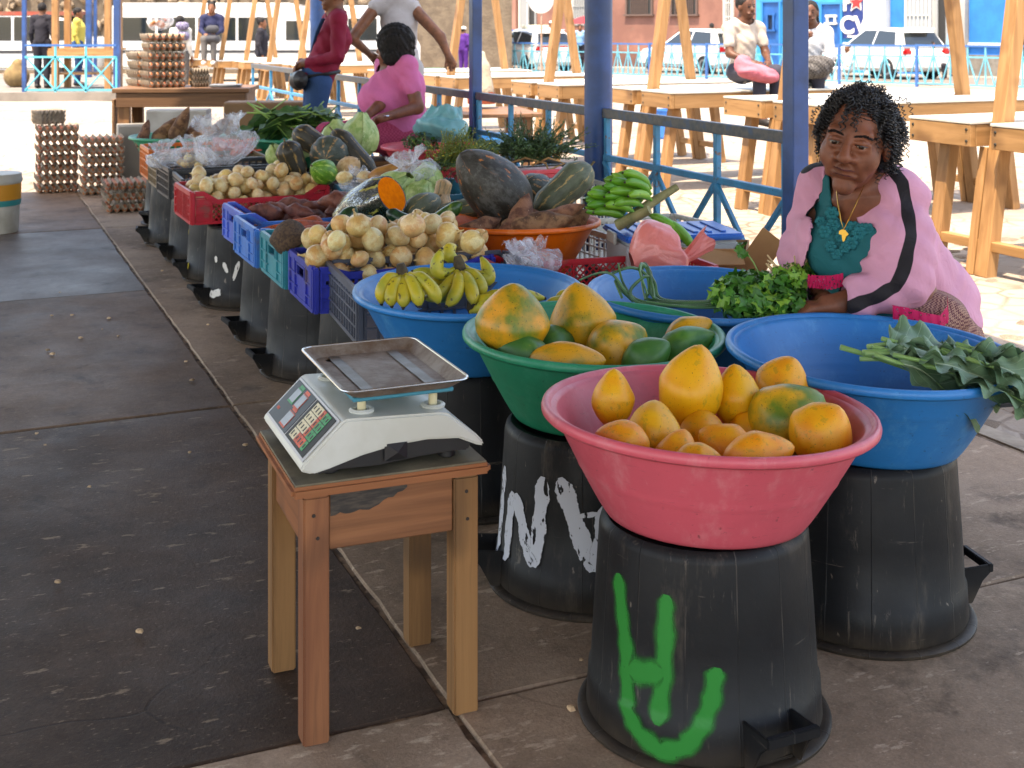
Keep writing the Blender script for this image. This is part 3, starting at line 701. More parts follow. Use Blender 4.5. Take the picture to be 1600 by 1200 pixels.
for c_ in range(4):
    for r_ in range(rows):
        a0 = r0 + (r1 - r0) * r_ / rows; a1 = r0 + (r1 - r0) * (r_ + 1) / rows; b0 = .014 + c_ * .0192; b1 = b0 + .0178
        if c_ == 0: m = KW if r_ < 2 else KR if r_ < 5 else KG
        else: m = KW if r_ < 3 else KR if r_ == 3 else KG
        pan(a0 + .0006, a1 - .0006, b0, b1, .0036, .0007, m, 'key', kp)
        w_ = random.uniform(.004, .006); ac = (a0 + a1) / 2; pan(ac - .0028, ac + .0028, (b0 + b1) / 2 - w_ , (b0 + b1) / 2 + w_ * .8, .0043, .0003, INK, 'printed_mark', kp)
# pan supports and the worn steel tray
for (x, y) in ((-.05, -.115), (.085, -.115), (-.05, .115), (.085, .115)):
    MB().lathe([(.022, 0), (.023, .004), (.019, .007), (.015, .006), (.014, .001), (0, .001)], 28).build('collar', WPL, sc, loc=(x, y, .0985 if x < 0 else .0925), smooth=True)
    MB().lathe([(.008, 0), (.008, .038)], 16).build('support_pin', M('pin_cream', '#c9bd97', rough=.5), sc, loc=(x, y, .096), smooth=True)
def steel():
    t = NT('worn_steel_tray'); c = t.mix(t.ramp(t.noise(7, 6, .75), .36, .62), lin('#94877b'), lin('#6d5645'))
    c = t.mix(t.math('MULTIPLY', t.ramp(t.noise(40, 5, .75), .5, .7), .5), c, lin('#6d5040'))
    return t.done(c, t.math('MULTIPLY_ADD', t.noise(12, 4), .4, .38), .5, Metallic=.35)
TR = steel(); mb = MB(); tx, ty = .117, .168
def rrect(x, y, r, z, n=6):
    o = []
    for (cx, cy_, a) in ((x - r, y - r, 0), (-x + r, y - r, 90), (-x + r, -y + r, 180), (x - r, -y + r, 270)):
        for k in range(n + 1): an = R(a + 90 * k / n); o.append((cx + r * math.cos(an), cy_ + r * math.sin(an), z))
    return o
rings = [rrect(tx - .022, ty - .022, .02, -.004), rrect(tx - .003, ty - .003, .022, .012), rrect(tx, ty, .024, .0135), rrect(tx + .002, ty + .002, .025, .0115), rrect(tx - .001, ty - .001, .024, .0095), rrect(tx - .022, ty - .022, .02, -.0062)]
N = len(rings[0]); vs = [p for r_ in rings for p in r_]
fs = [(i * N + j, i * N + (j + 1) % N, (i + 1) * N + (j + 1) % N, (i + 1) * N + j) for i in range(5) for j in range(N)]
fs += [tuple(range(N)), tuple(range(5 * N, 6 * N))[::-1]]
mb.add(vs, fs); tray = mb.build('weighing_tray', TR, sc, loc=(.022, 0, .138), smooth=True, sharp=25)
mb = MB(); mb.tube(rrect(tx + .001, ty + .001, .0245, .0125), .0026, 8, close=True); mb.build('tray_edge', M('bright_steel', '#b9b7b4', rough=.25, Metallic=1.0), tray, smooth=True)
for x in (-.06, .06):
    MB().box((x, 0, -.0024), (.022, .27, .0016)).build('tray_rib', M('rubbed_steel', '#76726f', '#5d5249', 20, rough=.42, Metallic=.7), tray, bevel=.0006)
MB().box((0, 0, .127), (.19, .28, .008)).build('tray_bracket', M('teal_film', '#2d7f93', rough=.4), sc, loc=(.022, 0, 0), bevel=.002)
# ---------------------------------------------------------------- produce
def fruit_mat(name, c1, c2, scale=3, lo=.4, hi=.6, rough=.4, dots=None, streak=0, rv=.08, hv=.0, patch=None, bump=.12, k=0.0, sss=.0):
    t = NT(name); n = t.noise(scale, 4, .55)
    if k: n = t.math('ADD', n, t.math('MULTIPLY_ADD', t.rnd(), k, -k / 2))
    c = t.mix(t.ramp(n, lo, hi), lin(c1), lin(c2))
    if patch: c = t.mix(t.math('MULTIPLY', t.ramp(t.noise(patch[1], 5, .6), patch[2], patch[2] + .06), patch[3]), c, lin(patch[0]))
    if streak:
        a, sp = t.angle(); cb = t.new('ShaderNodeCombineXYZ'); t.put(cb.inputs[0], t.math('MULTIPLY', t.math('COSINE', a), 1.0)); t.put(cb.inputs[1], t.math('SINE', a)); t.put(cb.inputs[2], t.math('MULTIPLY', sp.outputs[2], 2.0))
        s_ = t.ramp(t.noise(streak, 3, .6, vec=cb.outputs[0]), .46, .64); c = t.mix(t.math('MULTIPLY', s_, .38), c, t.hsv(c, .62, .49)); t.bump(s_, .12, .002)
    if dots: c = t.mix(t.math('MULTIPLY', t.ramp(t.noise(dots[1], 3, .55), dots[2], dots[2] + .04), .8), c, lin(dots[0]))
    if rv or hv: c = t.hsv(c, t.math('MULTIPLY_ADD', t.rnd(), 2 * rv, 1 - rv), t.math('MULTIPLY_ADD', t.math('FRACT', t.math('MULTIPLY', t.rnd(), 5.3)), 2 * hv, .5 - hv))
    t.bump(t.noise(45, 3, .6), bump, .003)
    kw = {}
    return t.done(c, t.math('MULTIPLY_ADD', t.noise(20, 3), .2, rough - .1), .45)
def organic(name, mat, prof, n=28, lobes=0, amp=0, lump=.02, seed=0, bend=0, smooth=True, sharp=0, cap=True):
    r = np.random.default_rng(seed); ph = r.random(8) * 6.28
    def fn(rr, z, a): return rr * (1 + amp * abs(math.cos(lobes * a / 2)) - amp * .5 + lump * (math.sin(2 * a + ph[0] + z * 9) + .7 * math.sin(3 * a + ph[1] - z * 13) + .6 * math.sin(a + ph[2] + z * 21))) if lobes else rr * (1 + lump * (math.sin(2 * a + ph[0] + z * 9) + .7 * math.sin(3 * a + ph[1] - z * 13) + .6 * math.sin(a + ph[2] + z * 21)))
    mb = MB().lathe(prof, n, fn=fn, cap=cap)
    if bend: mb.v = [(x + bend * z * z, y, z) for x, y, z in mb.v]
    return mb.mesh(name, mat, smooth, sharp=sharp)
def prof(fr, n=22, L=1.0, z0=-.5):
    return [(max(0.0, fr(i / n)), (z0 + i / n) * L) for i in range(n + 1)]
def rot_to(d, roll=0):
    q = Vector(d).normalized().to_track_quat('Z', 'Y'); return (q @ Euler((0, 0, roll)).to_quaternion()).to_euler()
def put(name, me, pos, d=(0, 0, 1), sc=1, label=None, cat=None, group=None, roll=None):
    return inst(name, me, None, pos, rot_to(d, random.random() * 6.28 if roll is None else roll), sc, label, cat, group)
def heap(n, w, l, rf, base=0.012, tries=16, seed=1, sq=.94, over=0.0):
    r = random.Random(seed); out = []
    for i in range(n):
        rad = rf(r); best = None
        for _ in range(tries):
            x, y = r.uniform(-w / 2 + rad * .9, w / 2 - rad * .9), r.uniform(-l / 2 + rad * .9, l / 2 - rad * .9); z = base + rad
            for (a, b, c, q) in out:
                d2 = (a - x) ** 2 + (b - y) ** 2; s = (rad + q) * sq
                if d2 < s * s: z = max(z, c + math.sqrt(s * s - d2))
            sc_ = z + over * max(abs(x) / w, abs(y) / l)
            if best is None or sc_ < best[0]: best = (sc_, x, y, z)
        out.append((best[1], best[2], best[3], rad))
    return out
def local(u, v, z, x, y, rz=0): return UV(u, v, z) + Matrix.Rotation(TH + rz, 3, 'Z') @ Vector((x, y, 0))

# --- papayas
PAP_Y = fruit_mat('ripe_papaya_skin', '#dd9c18', '#db8814', 3.5, .3, .75, .46, dots=('#3b2c10', 44, .655), rv=.06, hv=.010, patch=('#8a7a22', 6, .58, .45), k=.3)
PAP_M = fruit_mat('half_ripe_papaya_skin', '#d08f1c', '#59701f', 2.4, .42, .72, .42, dots=('#2d2a12', 40, .64), rv=.08, hv=.01, patch=('#7a4a1c', 8, .66, .6), k=.25)
PAP_G = fruit_mat('green_papaya_skin', '#33682c', '#557f30', 3, .4, .75, .42, dots=('#1e3a1a', 50, .70), rv=.08, hv=.01, patch=('#b79a2a', 3, .68, .6), k=.2)
def pr(t):
    if not 0 < t < 1: return 0.0
    r = .5 * math.sin(math.pi * t ** .93) ** .56 * (1 - .20 * max(0, t - .5) / .5)
    return max(r, .075 * (1 - ((t - .9) / .1) ** 2) ** .5) if t > .9 else r
PAPM = {}
for k, m in (('y', PAP_Y), ('m', PAP_M), ('g', PAP_G)):
    PAPM[k] = [organic('papaya', m, prof(pr, 30), 36, 5, .055, .018, seed=i + ord(k)) for i in range(3)]
def papaya(px, py, Y, wpx, hpx, d, kind, label, grp):
    s = FP / Y; p = Q(px, py, Y)
    o = put('papaya', random.choice(PAPM[kind]), p, d, (wpx / s * 1.12, wpx / s * 1.08, hpx / s * 1.06), label, 'papaya', grp); return o
g1 = 'ripe papayas in the pink basin'
for a in ((958, 622, 2.42, 60, 86, (.05, .1, 1), 'y', 'slim upright ripe papaya at the left of the pink basin'),
          (972, 690, 2.225, 60, 84, (-1, .3, .2), 'y', 'ripe papaya lying at the front left rim of the pink basin'),
          (1021, 676, 2.30, 80, 96, (.1, .45, .8), 'y', 'round ripe papaya with a brown scratch, left of centre in pink basin'),
          (1080, 603, 2.44, 92, 124, (.28, .12, 1), 'y', 'largest pear shaped papaya standing at the back of the pink basin'),
          (1098, 682, 2.37, 72, 84, (0, .6, .8), 'y', 'ripe papaya sprinkled with dark specks below the largest one'),
          (1152, 620, 2.46, 68, 96, (-.08, .1, 1), 'y', 'upright ripe papaya with a nippled tip in the middle back of pink basin'),
          (1224, 598, 2.53, 78, 84, (.3, -.2, .9), 'y', 'orange papaya highest at the back right of the pink basin'),
          (1232, 657, 2.40, 112, 128, (.7, -.1, .55), 'm', 'big ripe papaya with grey green blotches at right of pink basin'),
          (1284, 676, 2.27, 92, 100, (.45, -.3, .8), 'y', 'smooth round papaya at the right front rim of the pink basin'),
          (1134, 700, 2.26, 74, 90, (-.7, .3, .4), 'y', 'ripe papaya low in the centre front of the pink basin'),
          (1186, 710, 2.15, 66, 110, (.9, .1, .15), 'y', 'papaya with a dark stem scar at the front rim of pink basin'),
          (1058, 712, 2.20, 64, 80, (.3, .3, .8), 'y', 'papaya tip just showing over the front rim of pink basin'),
          (1092, 722, 2.13, 56, 74, (1, 0, .05), 'y', 'yellow papaya almost hidden by the front rim of pink basin'),
          (1172, 672, 2.42, 60, 74, (.2, .8, .4), 'y', 'small papaya half hidden between larger ones in pink basin'),
          (1010, 730, 2.30, 84, 110, (1, .4, 0), 'y', 'papaya underneath at the left of the pink basin heap'), (1110, 735, 2.42, 88, 112, (1, -.4, 0), 'y', 'papaya underneath in the middle of the pink basin heap'),
          (1215, 735, 2.44, 88, 112, (.6, .8, 0), 'y', 'papaya underneath at the right of the pink basin heap')): papaya(*a, g1)
g2 = 'papayas in the green basin'
for a in ((801, 500, 2.86, 104, 112, (.05, -.15, 1), 'm', 'large yellow brown papaya standing at the left of the green basin'),
          (910, 500, 3.0, 94, 112, (-.18, .1, 1), 'm', 'tall green topped papaya with a nippled tip in the green basin'),
          (818, 556, 2.80, 62, 84, (-1, .2, .25), 'g', 'green papaya lying at the left front rim of the green basin'),
          (866, 542, 2.93, 62, 76, (.8, .5, .2), 'g', 'green papaya between the two tall papayas'),
          (886, 564, 2.74, 56, 116, (1, -.15, .05), 'm', 'long orange papaya lying along the front rim of green basin'),
          (966, 545, 2.88, 86, 100, (.75, .2, .5), 'm', 'mottled half ripe papaya in the middle of the green basin'),
          (1010, 560, 2.79, 60, 84, (.75, -.1, .55), 'g', 'green papaya with pointed nipple just behind the pink basin'),
          (1076, 522, 3.0, 52, 82, (.85, .2, .42), 'm', 'yellow green papaya resting on the right wall of green basin'),
          (1072, 540, 2.93, 54, 96, (.92, .1, .3), 'g', 'dark green papaya leaning right in the green basin'),
          (850, 590, 2.92, 90, 110, (1, .4, 0), 'g', 'papaya underneath at the left of the green basin'), (950, 592, 2.98, 90, 110, (1, -.5, 0), 'm', 'papaya underneath in the middle of the green basin'), (1035, 585, 2.95, 80, 100, (.6, .8, 0), 'g', 'papaya underneath at the right of the green basin')): papaya(*a, g2)

# --- onions
ON_A = fruit_mat('yellow_onion_skin', '#d6b172', '#cb9a5c', 2.2, .4, .62, .38, streak=9, rv=.12, hv=.012, patch=('#e0cf9c', 1.8, .5, .6))
ON_B = fruit_mat('pale_onion_skin', '#dac693', '#cfa96e', 2.2, .42, .62, .38, streak=9, rv=.12, hv=.014, patch=('#d8cc9a', 1.5, .55, .6))
ON_R = fruit_mat('brown_onion_skin', '#9c5b3f', '#86452f', 2.2, .42, .62, .4, streak=9, rv=.14, hv=.012)
SHA = fruit_mat('shallot_skin', '#b34a5a', '#c98a7a', 2.0, .42, .62, .38, streak=9, rv=.14, hv=.02)
def onp(t):
    r = .5 * math.sin(math.pi * t) ** .62 if 0 < t < 1 else 0
    if t > .88: r = min(r, .05 + .75 * (.96 - t)) if t < .96 else .032
    if t < .03: r = min(r, .06)
    return max(r, 0)
onion_prof = prof(onp, 24, .92) + [(.02, .5), (.012, .54), (0, .55)]
ONM = {k: [organic('onion', m, onion_prof, 24, 0, 0, .016, seed=i) for i in range(3)] for k, m in (('a', ON_A), ('b', ON_B), ('r', ON_R), ('s', SHA))}
HUSK = M('dry_husk', '#cdb684', '#b58f55', 12, rough=.5, rv=.15)
def onion_heap(u, v, z, n, w, l, r0, r1, kinds, label, grp, seed, rz=0, name='onion', flat=1, tries=16, over=0.0):
    for (x, y, zz, r) in heap(n, w, l, lambda q: q.uniform(r0, r1), seed=seed, tries=tries, over=over):
        d = Vector((random.gauss(0, .8), random.gauss(0, .8), random.uniform(-.1, 1)))
        put(name, random.choice(ONM[random.choice(kinds)]), local(u, v, z + zz, x, y, rz), d, (2 * r, 2 * r * random.uniform(.92, 1.06), 2 * r * random.uniform(.88, 1.1) * flat), label, name, grp)
onion_heap(4.0, 1.31, ZC, 112, .58, .38, .029, .040, 'aaab', 'large golden onion in the heap on the dark blue crate', 'onions in the dark blue crate', 3, over=.10)
for k, (px, py, dx) in enumerate(((494, 402, -1), (530, 382, -.5), (738, 378, 1), (700, 366, .6), (645, 352, .1), (560, 352, -.2))):     # big ones on the rim of the heap with papery necks
    o = put('onion', ONM['a'][k % 3], Q(px, py, 4.0 + .05 * (k % 2)), (dx, -.3, .2 + .3 * (k % 3)), (.080, .080, .090), ['onion with torn papery neck at the left end of dark blue crate', 'copper coloured onion second from the left on the heap', 'pointed papery onion at the right end of the dark blue crate heap', 'pale onion with dry neck near the right end of the heap', 'flat topped onion at the back of the heap beside the cucumbers', 'golden onion at the back left of the big heap'][k], 'onion', 'onions in the dark blue crate')
    mb = MB(); mb.lathe([(.10, .40), (.05, .5), (.03, .58), (.05, .66)], 9, cap=False, fn=lambda r, z, a: r * random.uniform(.6, 1.35)); mb.build('papery_neck', HUSK, o, smooth=True, sharp=0)
onion_heap(5.98, 1.27, ZC, 118, .61, .39, .028, .038, 'bbba', 'small pale yellow onion heaped in the red lattice crate', 'onions in the red crate', 5, over=.12)
onion_heap(6.44, 1.30, ZC, 44, .56, .36, .027, .036, 'rrb', 'small brown onion behind the red lattice crate', 'brown onions in the charcoal crate', 8)
onion_heap(5.66, 1.93, ZC, 34, .54, .34, .024, .035, 'ssbsa', 'shallot or small onion in the blue teal crate', 'shallots in the teal crate', 9, name='shallot')
onion_heap(3.62, 1.87, ZC, 16, .5, .3, .018, .026, 'bb', 'white garlic bulb lying in the red perforated crate', 'garlic in the red crate', 10, name='garlic_bulb')
onion_heap(6.86, 1.29, ZC, 36, .56, .36, .026, .035, 'rrb', 'brown bulb lying under the clear bags in charcoal crate', 'bulbs under the clear bags', 18)
# --- potatoes, sweet potatoes, carrots
SWP = fruit_mat('sweet_potato_skin', '#7a4433', '#5d3026', 8, .4, .65, .6, dots=('#35211a', 40, .66), rv=.16, hv=.01, bump=.5)
POT = fruit_mat('potato_skin', '#a07b4d', '#86643f', 8, .4, .65, .6, dots=('#4d3825', 50, .68), rv=.15, bump=.4)
CAR = fruit_mat('carrot_skin', '#c05a26', '#9c4a22', 7, .4, .65, .55, dots=('#4a2c18', 26, .60), rv=.13, hv=.008, bump=.4)
CRN = fruit_mat('bright_carrot_skin', '#d0592a', '#b84a22', 7, .4, .65, .5, dots=('#6a3018', 40, .68), rv=.13, hv=.008, bump=.3)
CAS = fruit_mat('cassava_bark', '#5f3c2a', '#8f664a', 7, .4, .6, .8, dots=('#c8a888', 15, .68), rv=.28, hv=.012, bump=1.0, patch=('#3a241a', 5, .6, .6))
swp = lambda t: .5 * (math.sin(math.pi * t) ** .75) * (1 + .18 * math.sin(t * 7)) if 0 < t < 1 else 0
SWM = [organic('sweet_potato', SWP, [(r * (.34 + .05 * i), z) for r, z in prof(swp, 22)], 18, 0, 0, .10, seed=i, bend=.10 * (i - 1)) for i in range(4)]
POM = [organic('potato', POT, [(r * .7, z) for r, z in prof(lambda t: .5 * math.sin(math.pi * t) ** .6 if 0 < t < 1 else 0, 16)], 16, 0, 0, .06, seed=i) for i in range(2)]
carp = lambda t: (.5 * (min(1, (t / .12)) ** .5) * (1 - .8 * max(0, t - .05)) if t < .97 else .03) if t > 0 else 0
CAM_ = [organic('carrot', CAR, [(r * .26, z) for r, z in prof(carp, 20)], 16, 0, 0, .05, seed=i, bend=.05 * (i - 1)) for i in range(3)]
CNM = [organic('carrot', CRN, [(r * .2, z) for r, z in prof(carp, 16)], 12, 0, 0, .05, seed=i, bend=.06 * (i - 1)) for i in range(3)]
def layers(me, name, u, v, z, w, l, nl, n, L, thick, label, grp, seed, ang=.35, zs=.7):
    r = random.Random(seed)
    for k in range(nl):
        for i in range(n - k):
            y = -l / 2 + l * (i + .5 + .2 * k) / (n) + r.gauss(0, .006); x = r.uniform(-.5, .5) * (w - L)
            d = Vector((r.choice((-1, 1)), r.gauss(0, ang), r.gauss(0, .12))); d.rotate(Euler((0, 0, TH)))
            s = L * r.uniform(.85, 1.1); put(name, r.choice(me), local(u, v, z + .012 + thick * (.5 + k * zs), x, y), d, (s, s, s), label, name, grp)
layers(SWM, 'sweet_potato', 5.24, 1.33, ZC, .56, .33, 3, 6, .17, .062, 'reddish brown sweet potato in the violet blue crate', 'sweet potatoes in the violet blue crate', 3, .6)
layers(SWM, 'sweet_potato', 5.24, 1.46, ZC, .34, .30, 4, 5, .16, .058, 'reddish brown sweet potato in the violet blue crate', 'sweet potatoes in the violet blue crate', 5, .8)
layers(CAM_, 'carrot', 4.85, 1.30, ZC, .56, .35, 3, 6, .24, .052, 'large earthy carrot in the light blue crate', 'carrots in the light blue crate', 6, .25)
layers(CNM, 'carrot', 7.71, 1.33, ZC, .56, .36, 5, 9, .19, .04, 'bright orange carrot in the orange crate', 'carrots in the orange crate', 7, .5)
layers(CNM, 'carrot', 7.55, 1.5, ZC + .12, .3, .2, 3, 6, .19, .04, 'bright orange carrot in the orange crate', 'carrots in the orange crate', 17, .5)
for (x, y, zz, r) in heap(26, .56, .36, lambda q: q.uniform(.028, .038), seed=12): put('potato', random.choice(POM), local(7.28, 1.30, ZC + zz, x, y), (random.gauss(0, 1), random.gauss(0, 1), .2), 2.3 * r, 'tan potato in the dusty tan crate', 'potato', 'potatoes in the tan crate')
# --- brown root and cucumbers in the teal crate
ROOT = organic('celery_root', fruit_mat('hairy_root_skin', '#5d4836', '#42332a', 14, .4, .6, .85, bump=1.0, dots=('#2b211a', 60, .6)), [(r * 1.0, z) for r, z in prof(lambda t: .5 * math.sin(math.pi * t) ** .6 if 0 < t < 1 else 0, 20)], 28, 0, 0, .04, 3)
put('brown_root', ROOT, Q(453, 372, 4.34), (0, 0, 1), .13, 'round hairy brown root at the aisle end of the teal crate', 'root')
CUC = fruit_mat('cucumber_skin', '#17331f', '#22462a', 6, .4, .6, .3, rv=.2, hv=.01, dots=('#6b8a4a', 60, .73))
CUY = fruit_mat('yellowing_cucumber_skin', '#2a4a22', '#7d8a1f', 5, .5, .66, .3, rv=.1)
cup = lambda t: .5 * min(1, (math.sin(math.pi * t) * 1.9)) ** .55 if 0 < t < 1 else 0
CUM = [organic('cucumber', m, [(r * .30, z) for r, z in prof(cup, 20)], 16, 5, .03, .02, i, bend=.08) for i, m in enumerate((CUC, CUC, CUY))]
for k, (px, py, Y, d, L, mi, l) in enumerate(((485, 384, 4.32, (1, -.1, .35), .20, 0, 'dark cucumber lying flat at the front of the teal crate'), (507, 381, 4.28, (.5, -.6, .5), .15, 2, 'short cucumber with a pale end facing the viewer'), (526, 358, 4.4, (.7, .1, .8), .20, 0, 'dark cucumber standing tilted over the teal crate'),
        (548, 366, 4.45, (.8, .3, .5), .20, 1, 'dark cucumber behind the tilted one, beside the onions'), (691, 339, 4.5, (.75, -.1, .5), .17, 2, 'yellow green cucumber at the left of the orange basin'), (634, 345, 4.5, (-.8, .3, .3), .16, 1, 'dark cucumber peeping over the onion heap'), (662, 352, 4.42, (1, .2, .05), .2, 0, 'dark cucumber lying along the back of the onion heap'), (610, 360, 4.4, (1, -.2, 0), .2, 1, 'dark cucumber below the cut pumpkin'), (575, 365, 4.42, (1, .2, 0), .2, 0, 'dark cucumber left under the cut pumpkin'))):
    put('cucumber', CUM[mi], Q(px, py, Y), d, L * 1.02, l, 'cucumber', 'cucumbers by the onion heap')
# --- pumpkins
def pump_mat(name, base, stripe, nst, wdt, blot=None, rough=.45, bloom=None):
    t = NT(name); a, sp = t.angle(); n = t.noise(6, 4, .6)
    w_ = t.math('SINE', t.math('ADD', t.math('MULTIPLY', a, float(nst)), t.math('MULTIPLY', n, 5.0)))
    brk = t.ramp(t.noise(9, 4, .65, (1, 1, .5)), .46, .56)
    c = t.mix(t.ramp(t.noise(7, 4, .6), .35, .65), lin(base), t.hsv(lin(base), 1.5))
    c = t.mix(t.math('MULTIPLY', t.math('MULTIPLY', t.ramp(w_, wdt, wdt + .2), brk), .9), c, lin(stripe))
    if bloom: c = t.mix(t.math('MULTIPLY', t.ramp(t.noise(5, 6, .75), .45, .65), .5), c, lin(bloom))
    if blot: c = t.mix(t.math('MULTIPLY', t.ramp(t.noise(11, 4, .6, (1, 1, .45)), .635, .66), .95), c, lin(blot))
    t.bump(t.noise(35, 4, .7), .3, .004)
    return t.done(c, rough, .4)
PB = pump_mat('dark_pumpkin_skin', '#26241f', '#a5672f', 9, .93, '#b06a35', .5, '#6a6a68')
PS = pump_mat('striped_pumpkin_skin', '#323a33', '#b98a55', 10, .55, None, .45, '#5d645c'); PL = pump_mat('long_pumpkin_skin', '#2d2a22', '#a5824a', 9, .72); PGS = pump_mat('grey_green_squash_skin', '#4d5442', '#c2a163', 9, .78, None, .5, '#6b7062')
STEM = M('pumpkin_stem', '#6e5f3f', '#4a4030', 20, rough=.8)
bp = lambda t: .5 * math.sin(math.pi * t ** .92) ** .58 * (1 - .10 * t) if 0 < t < 1 else 0
def pump(me_mat, px, py, Y, d, L, W, label, lob=9, amp=.03, p=bp, stem=True, roll=0, name='pumpkin', grp='pumpkins and squashes on the stall', seed=1):
    me = organic(name, me_mat, prof(p, 30), 48, lob, amp, .012, seed); o = put(name, me, Q(px, py, Y), d, (W, W, L), label, 'pumpkin', grp, roll)
    if stem: MB().tube([(0, 0, .47), (0, .01, .52), (.01, .02, .56)], [.09 * .5, .05 * .6, .06 * .6], 8).build('stem', STEM, o, smooth=True)
    return o
pump(PB, 771, 292, 4.60, (-.62, -.25, .66), .36, .235, 'huge dark pumpkin with orange scars resting in the orange basin', 8, .015, stem=False, roll=1.0)
longp = lambda t: .5 * min(1, math.sin(math.pi * t) * 1.6) ** .5 * (.78 + .22 * t) if 0 < t < 1 else 0
pump(PGS, 880, 297, 4.75, (.72, .1, .62), .28, .135, 'long grey green striped squash leaning right behind the orange basin', 10, .03, p=longp)
pump(PS, 833, 300, 4.9, (-.3, -.5, .5), .15, .17, 'round striped squash between the huge pumpkin and the long one', 10, .05, seed=4)
pump(PS, 514, 243, 6.15, (-.1, -.85, -.15), .14, .20, 'round striped pumpkin with its scar facing the viewer', 12, .04, seed=5, stem=False)
pump(PL, 490, 223, 6.3, (-.8, .1, .5), .24, .13, 'dark long striped pumpkin lying on top at the left of the heap', 9, .03, p=longp, seed=6)
pump(PL, 457, 250, 6.1, (-.3, -.2, .8), .20, .13, 'dark striped pumpkin standing at the left behind the onions', 9, .03, p=longp, seed=7)
pump(PL, 553, 240, 6.2, (-.62, .2, .62), .32, .115, 'long brown striped pumpkin slanting down to the right', 9, .02, p=longp, seed=8)
pump(fruit_mat('pale_gourd_skin', '#c2a27a', '#b08a5c', 5, rough=.5), 545, 262, 5.95, (.5, -.2, .4), .13, .11, 'pale tan squash below the round striped pumpkin', 8, .04)
pump(fruit_mat('tan_gourd_skin', '#b07a3c', '#9c6a35', 5, rough=.5), 612, 267, 5.7, (.95, .1, .25), .22, .075, 'long tan gourd lying behind the bagged onions', 0, 0, p=longp, name='gourd')
GST = pump_mat('green_striped_gourd_skin', '#4f7a22', '#a9c05a', 12, .5, None, .4)
pump(GST, 505, 268, 5.85, (-.5, -.6, .35), .15, .12, 'bright green striped gourd in front of the round pumpkin', 10, .05, seed=9, name='gourd')
btp = lambda t: (.5 * math.sin(math.pi * min(1, t * 1.45)) ** .6 if t < .5 else .0) if t < .38 else (.5 * (.62 + .38 * max(0, math.cos((t - .38) * 6))) * (1 if t < .9 else max(0, (1 - t) / .1) ** .5))
pump(pump_mat('butternut_skin', '#a3835c', '#6d6a52', 9, .55, None, .45), 688, 313, 4.95, (.18, .15, .8), .17, .10, 'small tan butternut squash standing behind the cut pumpkin', 8, .02, p=btp, stem=False, name='squash')
pump(PGS, 660, 326, 4.75, (.5, .5, .3), .18, .12, 'green striped squash half hidden under the cut pumpkin', 9, .04, seed=11)
pump(PGS, 722, 328, 4.85, (.9, .1, .2), .24, .09, 'greyish squash lying at the left behind the orange basin', 9, .02, p=longp, seed=12)
# cut pumpkin in cling film
cutm = [(r * 1.0, z) for r, z in prof(lambda t: .5 * math.sin(math.pi * (t * .80)) ** .55 if t > 0 else 0, 26)]
cp = put('cut_pumpkin', organic('cut_pumpkin', pump_mat('wrapped_pumpkin_skin', '#131a12', '#a9a24a', 12, .62, None, .22), cutm, 44, 10, .04, .012, 3, sharp=30), Q(566, 336, 4.76), (.66, -.56, .50), (.175, .20, .36), 'dark green pumpkin cut open showing orange flesh, wrapped in film', 'pumpkin', 'pumpkins and squashes on the stall', 0)
MB().lathe([(cutm[-1][0] * .93, .502), (cutm[-1][0] * .8, .505), (.1, .5), (0, .497)], 40).build('orange_flesh', M('pumpkin_flesh', '#ee7a08', '#df6a06', 12, rough=.85, spec=.08), cp, smooth=True)
t = NT('cling_film'); tb = t.new('ShaderNodeBsdfTransparent'); gl = t.new('ShaderNodeBsdfGlossy'); gl.inputs['Roughness'].default_value = .12; mx = t.new('ShaderNodeMixShader')
t.put(mx.inputs[0], t.math('MULTIPLY', t.ramp(t.noise(22, 4, .7, dist=1.2), .45, .7), .40)); t.l.new(tb.outputs[0], mx.inputs[1]); t.l.new(gl.outputs[0], mx.inputs[2]); t.l.new(mx.outputs[0], t.out.inputs[0]); FILM = t.mat
inst('cling_film', organic('cling_film', FILM, [(r * 1.03 + .004, z) for r, z in cutm], 40, 10, .05, .03, 9, cap=False), cp)
# --- cassava
csp = lambda t: .5 * min(1, math.sin(math.pi * min(1, t * 1.0 + .06)) * 1.25) ** .6 * (1.05 - .45 * t) if 0 <= t < 1 else 0
CSM = [organic('cassava_root', CAS, [(r * .36, z) for r, z in prof(csp, 26)], 22, 0, 0, .07, i, bend=.10 * (i - 1)) for i in range(3)]
CUTF = M('cassava_cut_end', '#cbb48c', '#b09568', 20, rough=.8)
def cassava(px, py, Y, d, L, label, grp, w=1.0):
    o = put('cassava_root', random.choice(CSM), Q(px, py, Y), d, (L * w, L * w, L), label, 'cassava', grp)
    MB().lathe([(.075, -.5), (.06, -.507), (0, -.508)], 14).build('cut_end', CUTF, o); return o
gA = 'cassava roots in the orange basin'
for a in ((812, 345, 4.42, (.35, .2, .9), .22, 'thick cassava stump standing in the orange basin', 1.35), (868, 345, 4.5, (.75, .1, .45), .26, 'cassava root lying at the right of the orange basin', 1.1), (845, 352, 4.40, (1, -.2, .2), .27, 'cassava root lying across the front of the orange basin', 1.1), (896, 350, 4.48, (.6, .3, .5), .2, 'short cassava root with a broken tip at the right rim of orange basin', 1.1),
          (752, 355, 4.45, (.9, .4, .3), .18, 'dusty cassava root under the huge pumpkin', 1.2), (780, 362, 4.55, (1, .3, 0), .24, 'cassava root at the bottom of the orange basin', 1), (850, 365, 4.62, (1, .5, 0), .24, 'cassava root beneath the others in the orange basin', 1.2), (800, 335, 4.72, (1, -.4, 0), .26, 'cassava root hidden behind the huge pumpkin', 1.3)):
    cassava(*a[:5], a[5], gA, a[6])
gB = 'cassava roots in the far green basin'
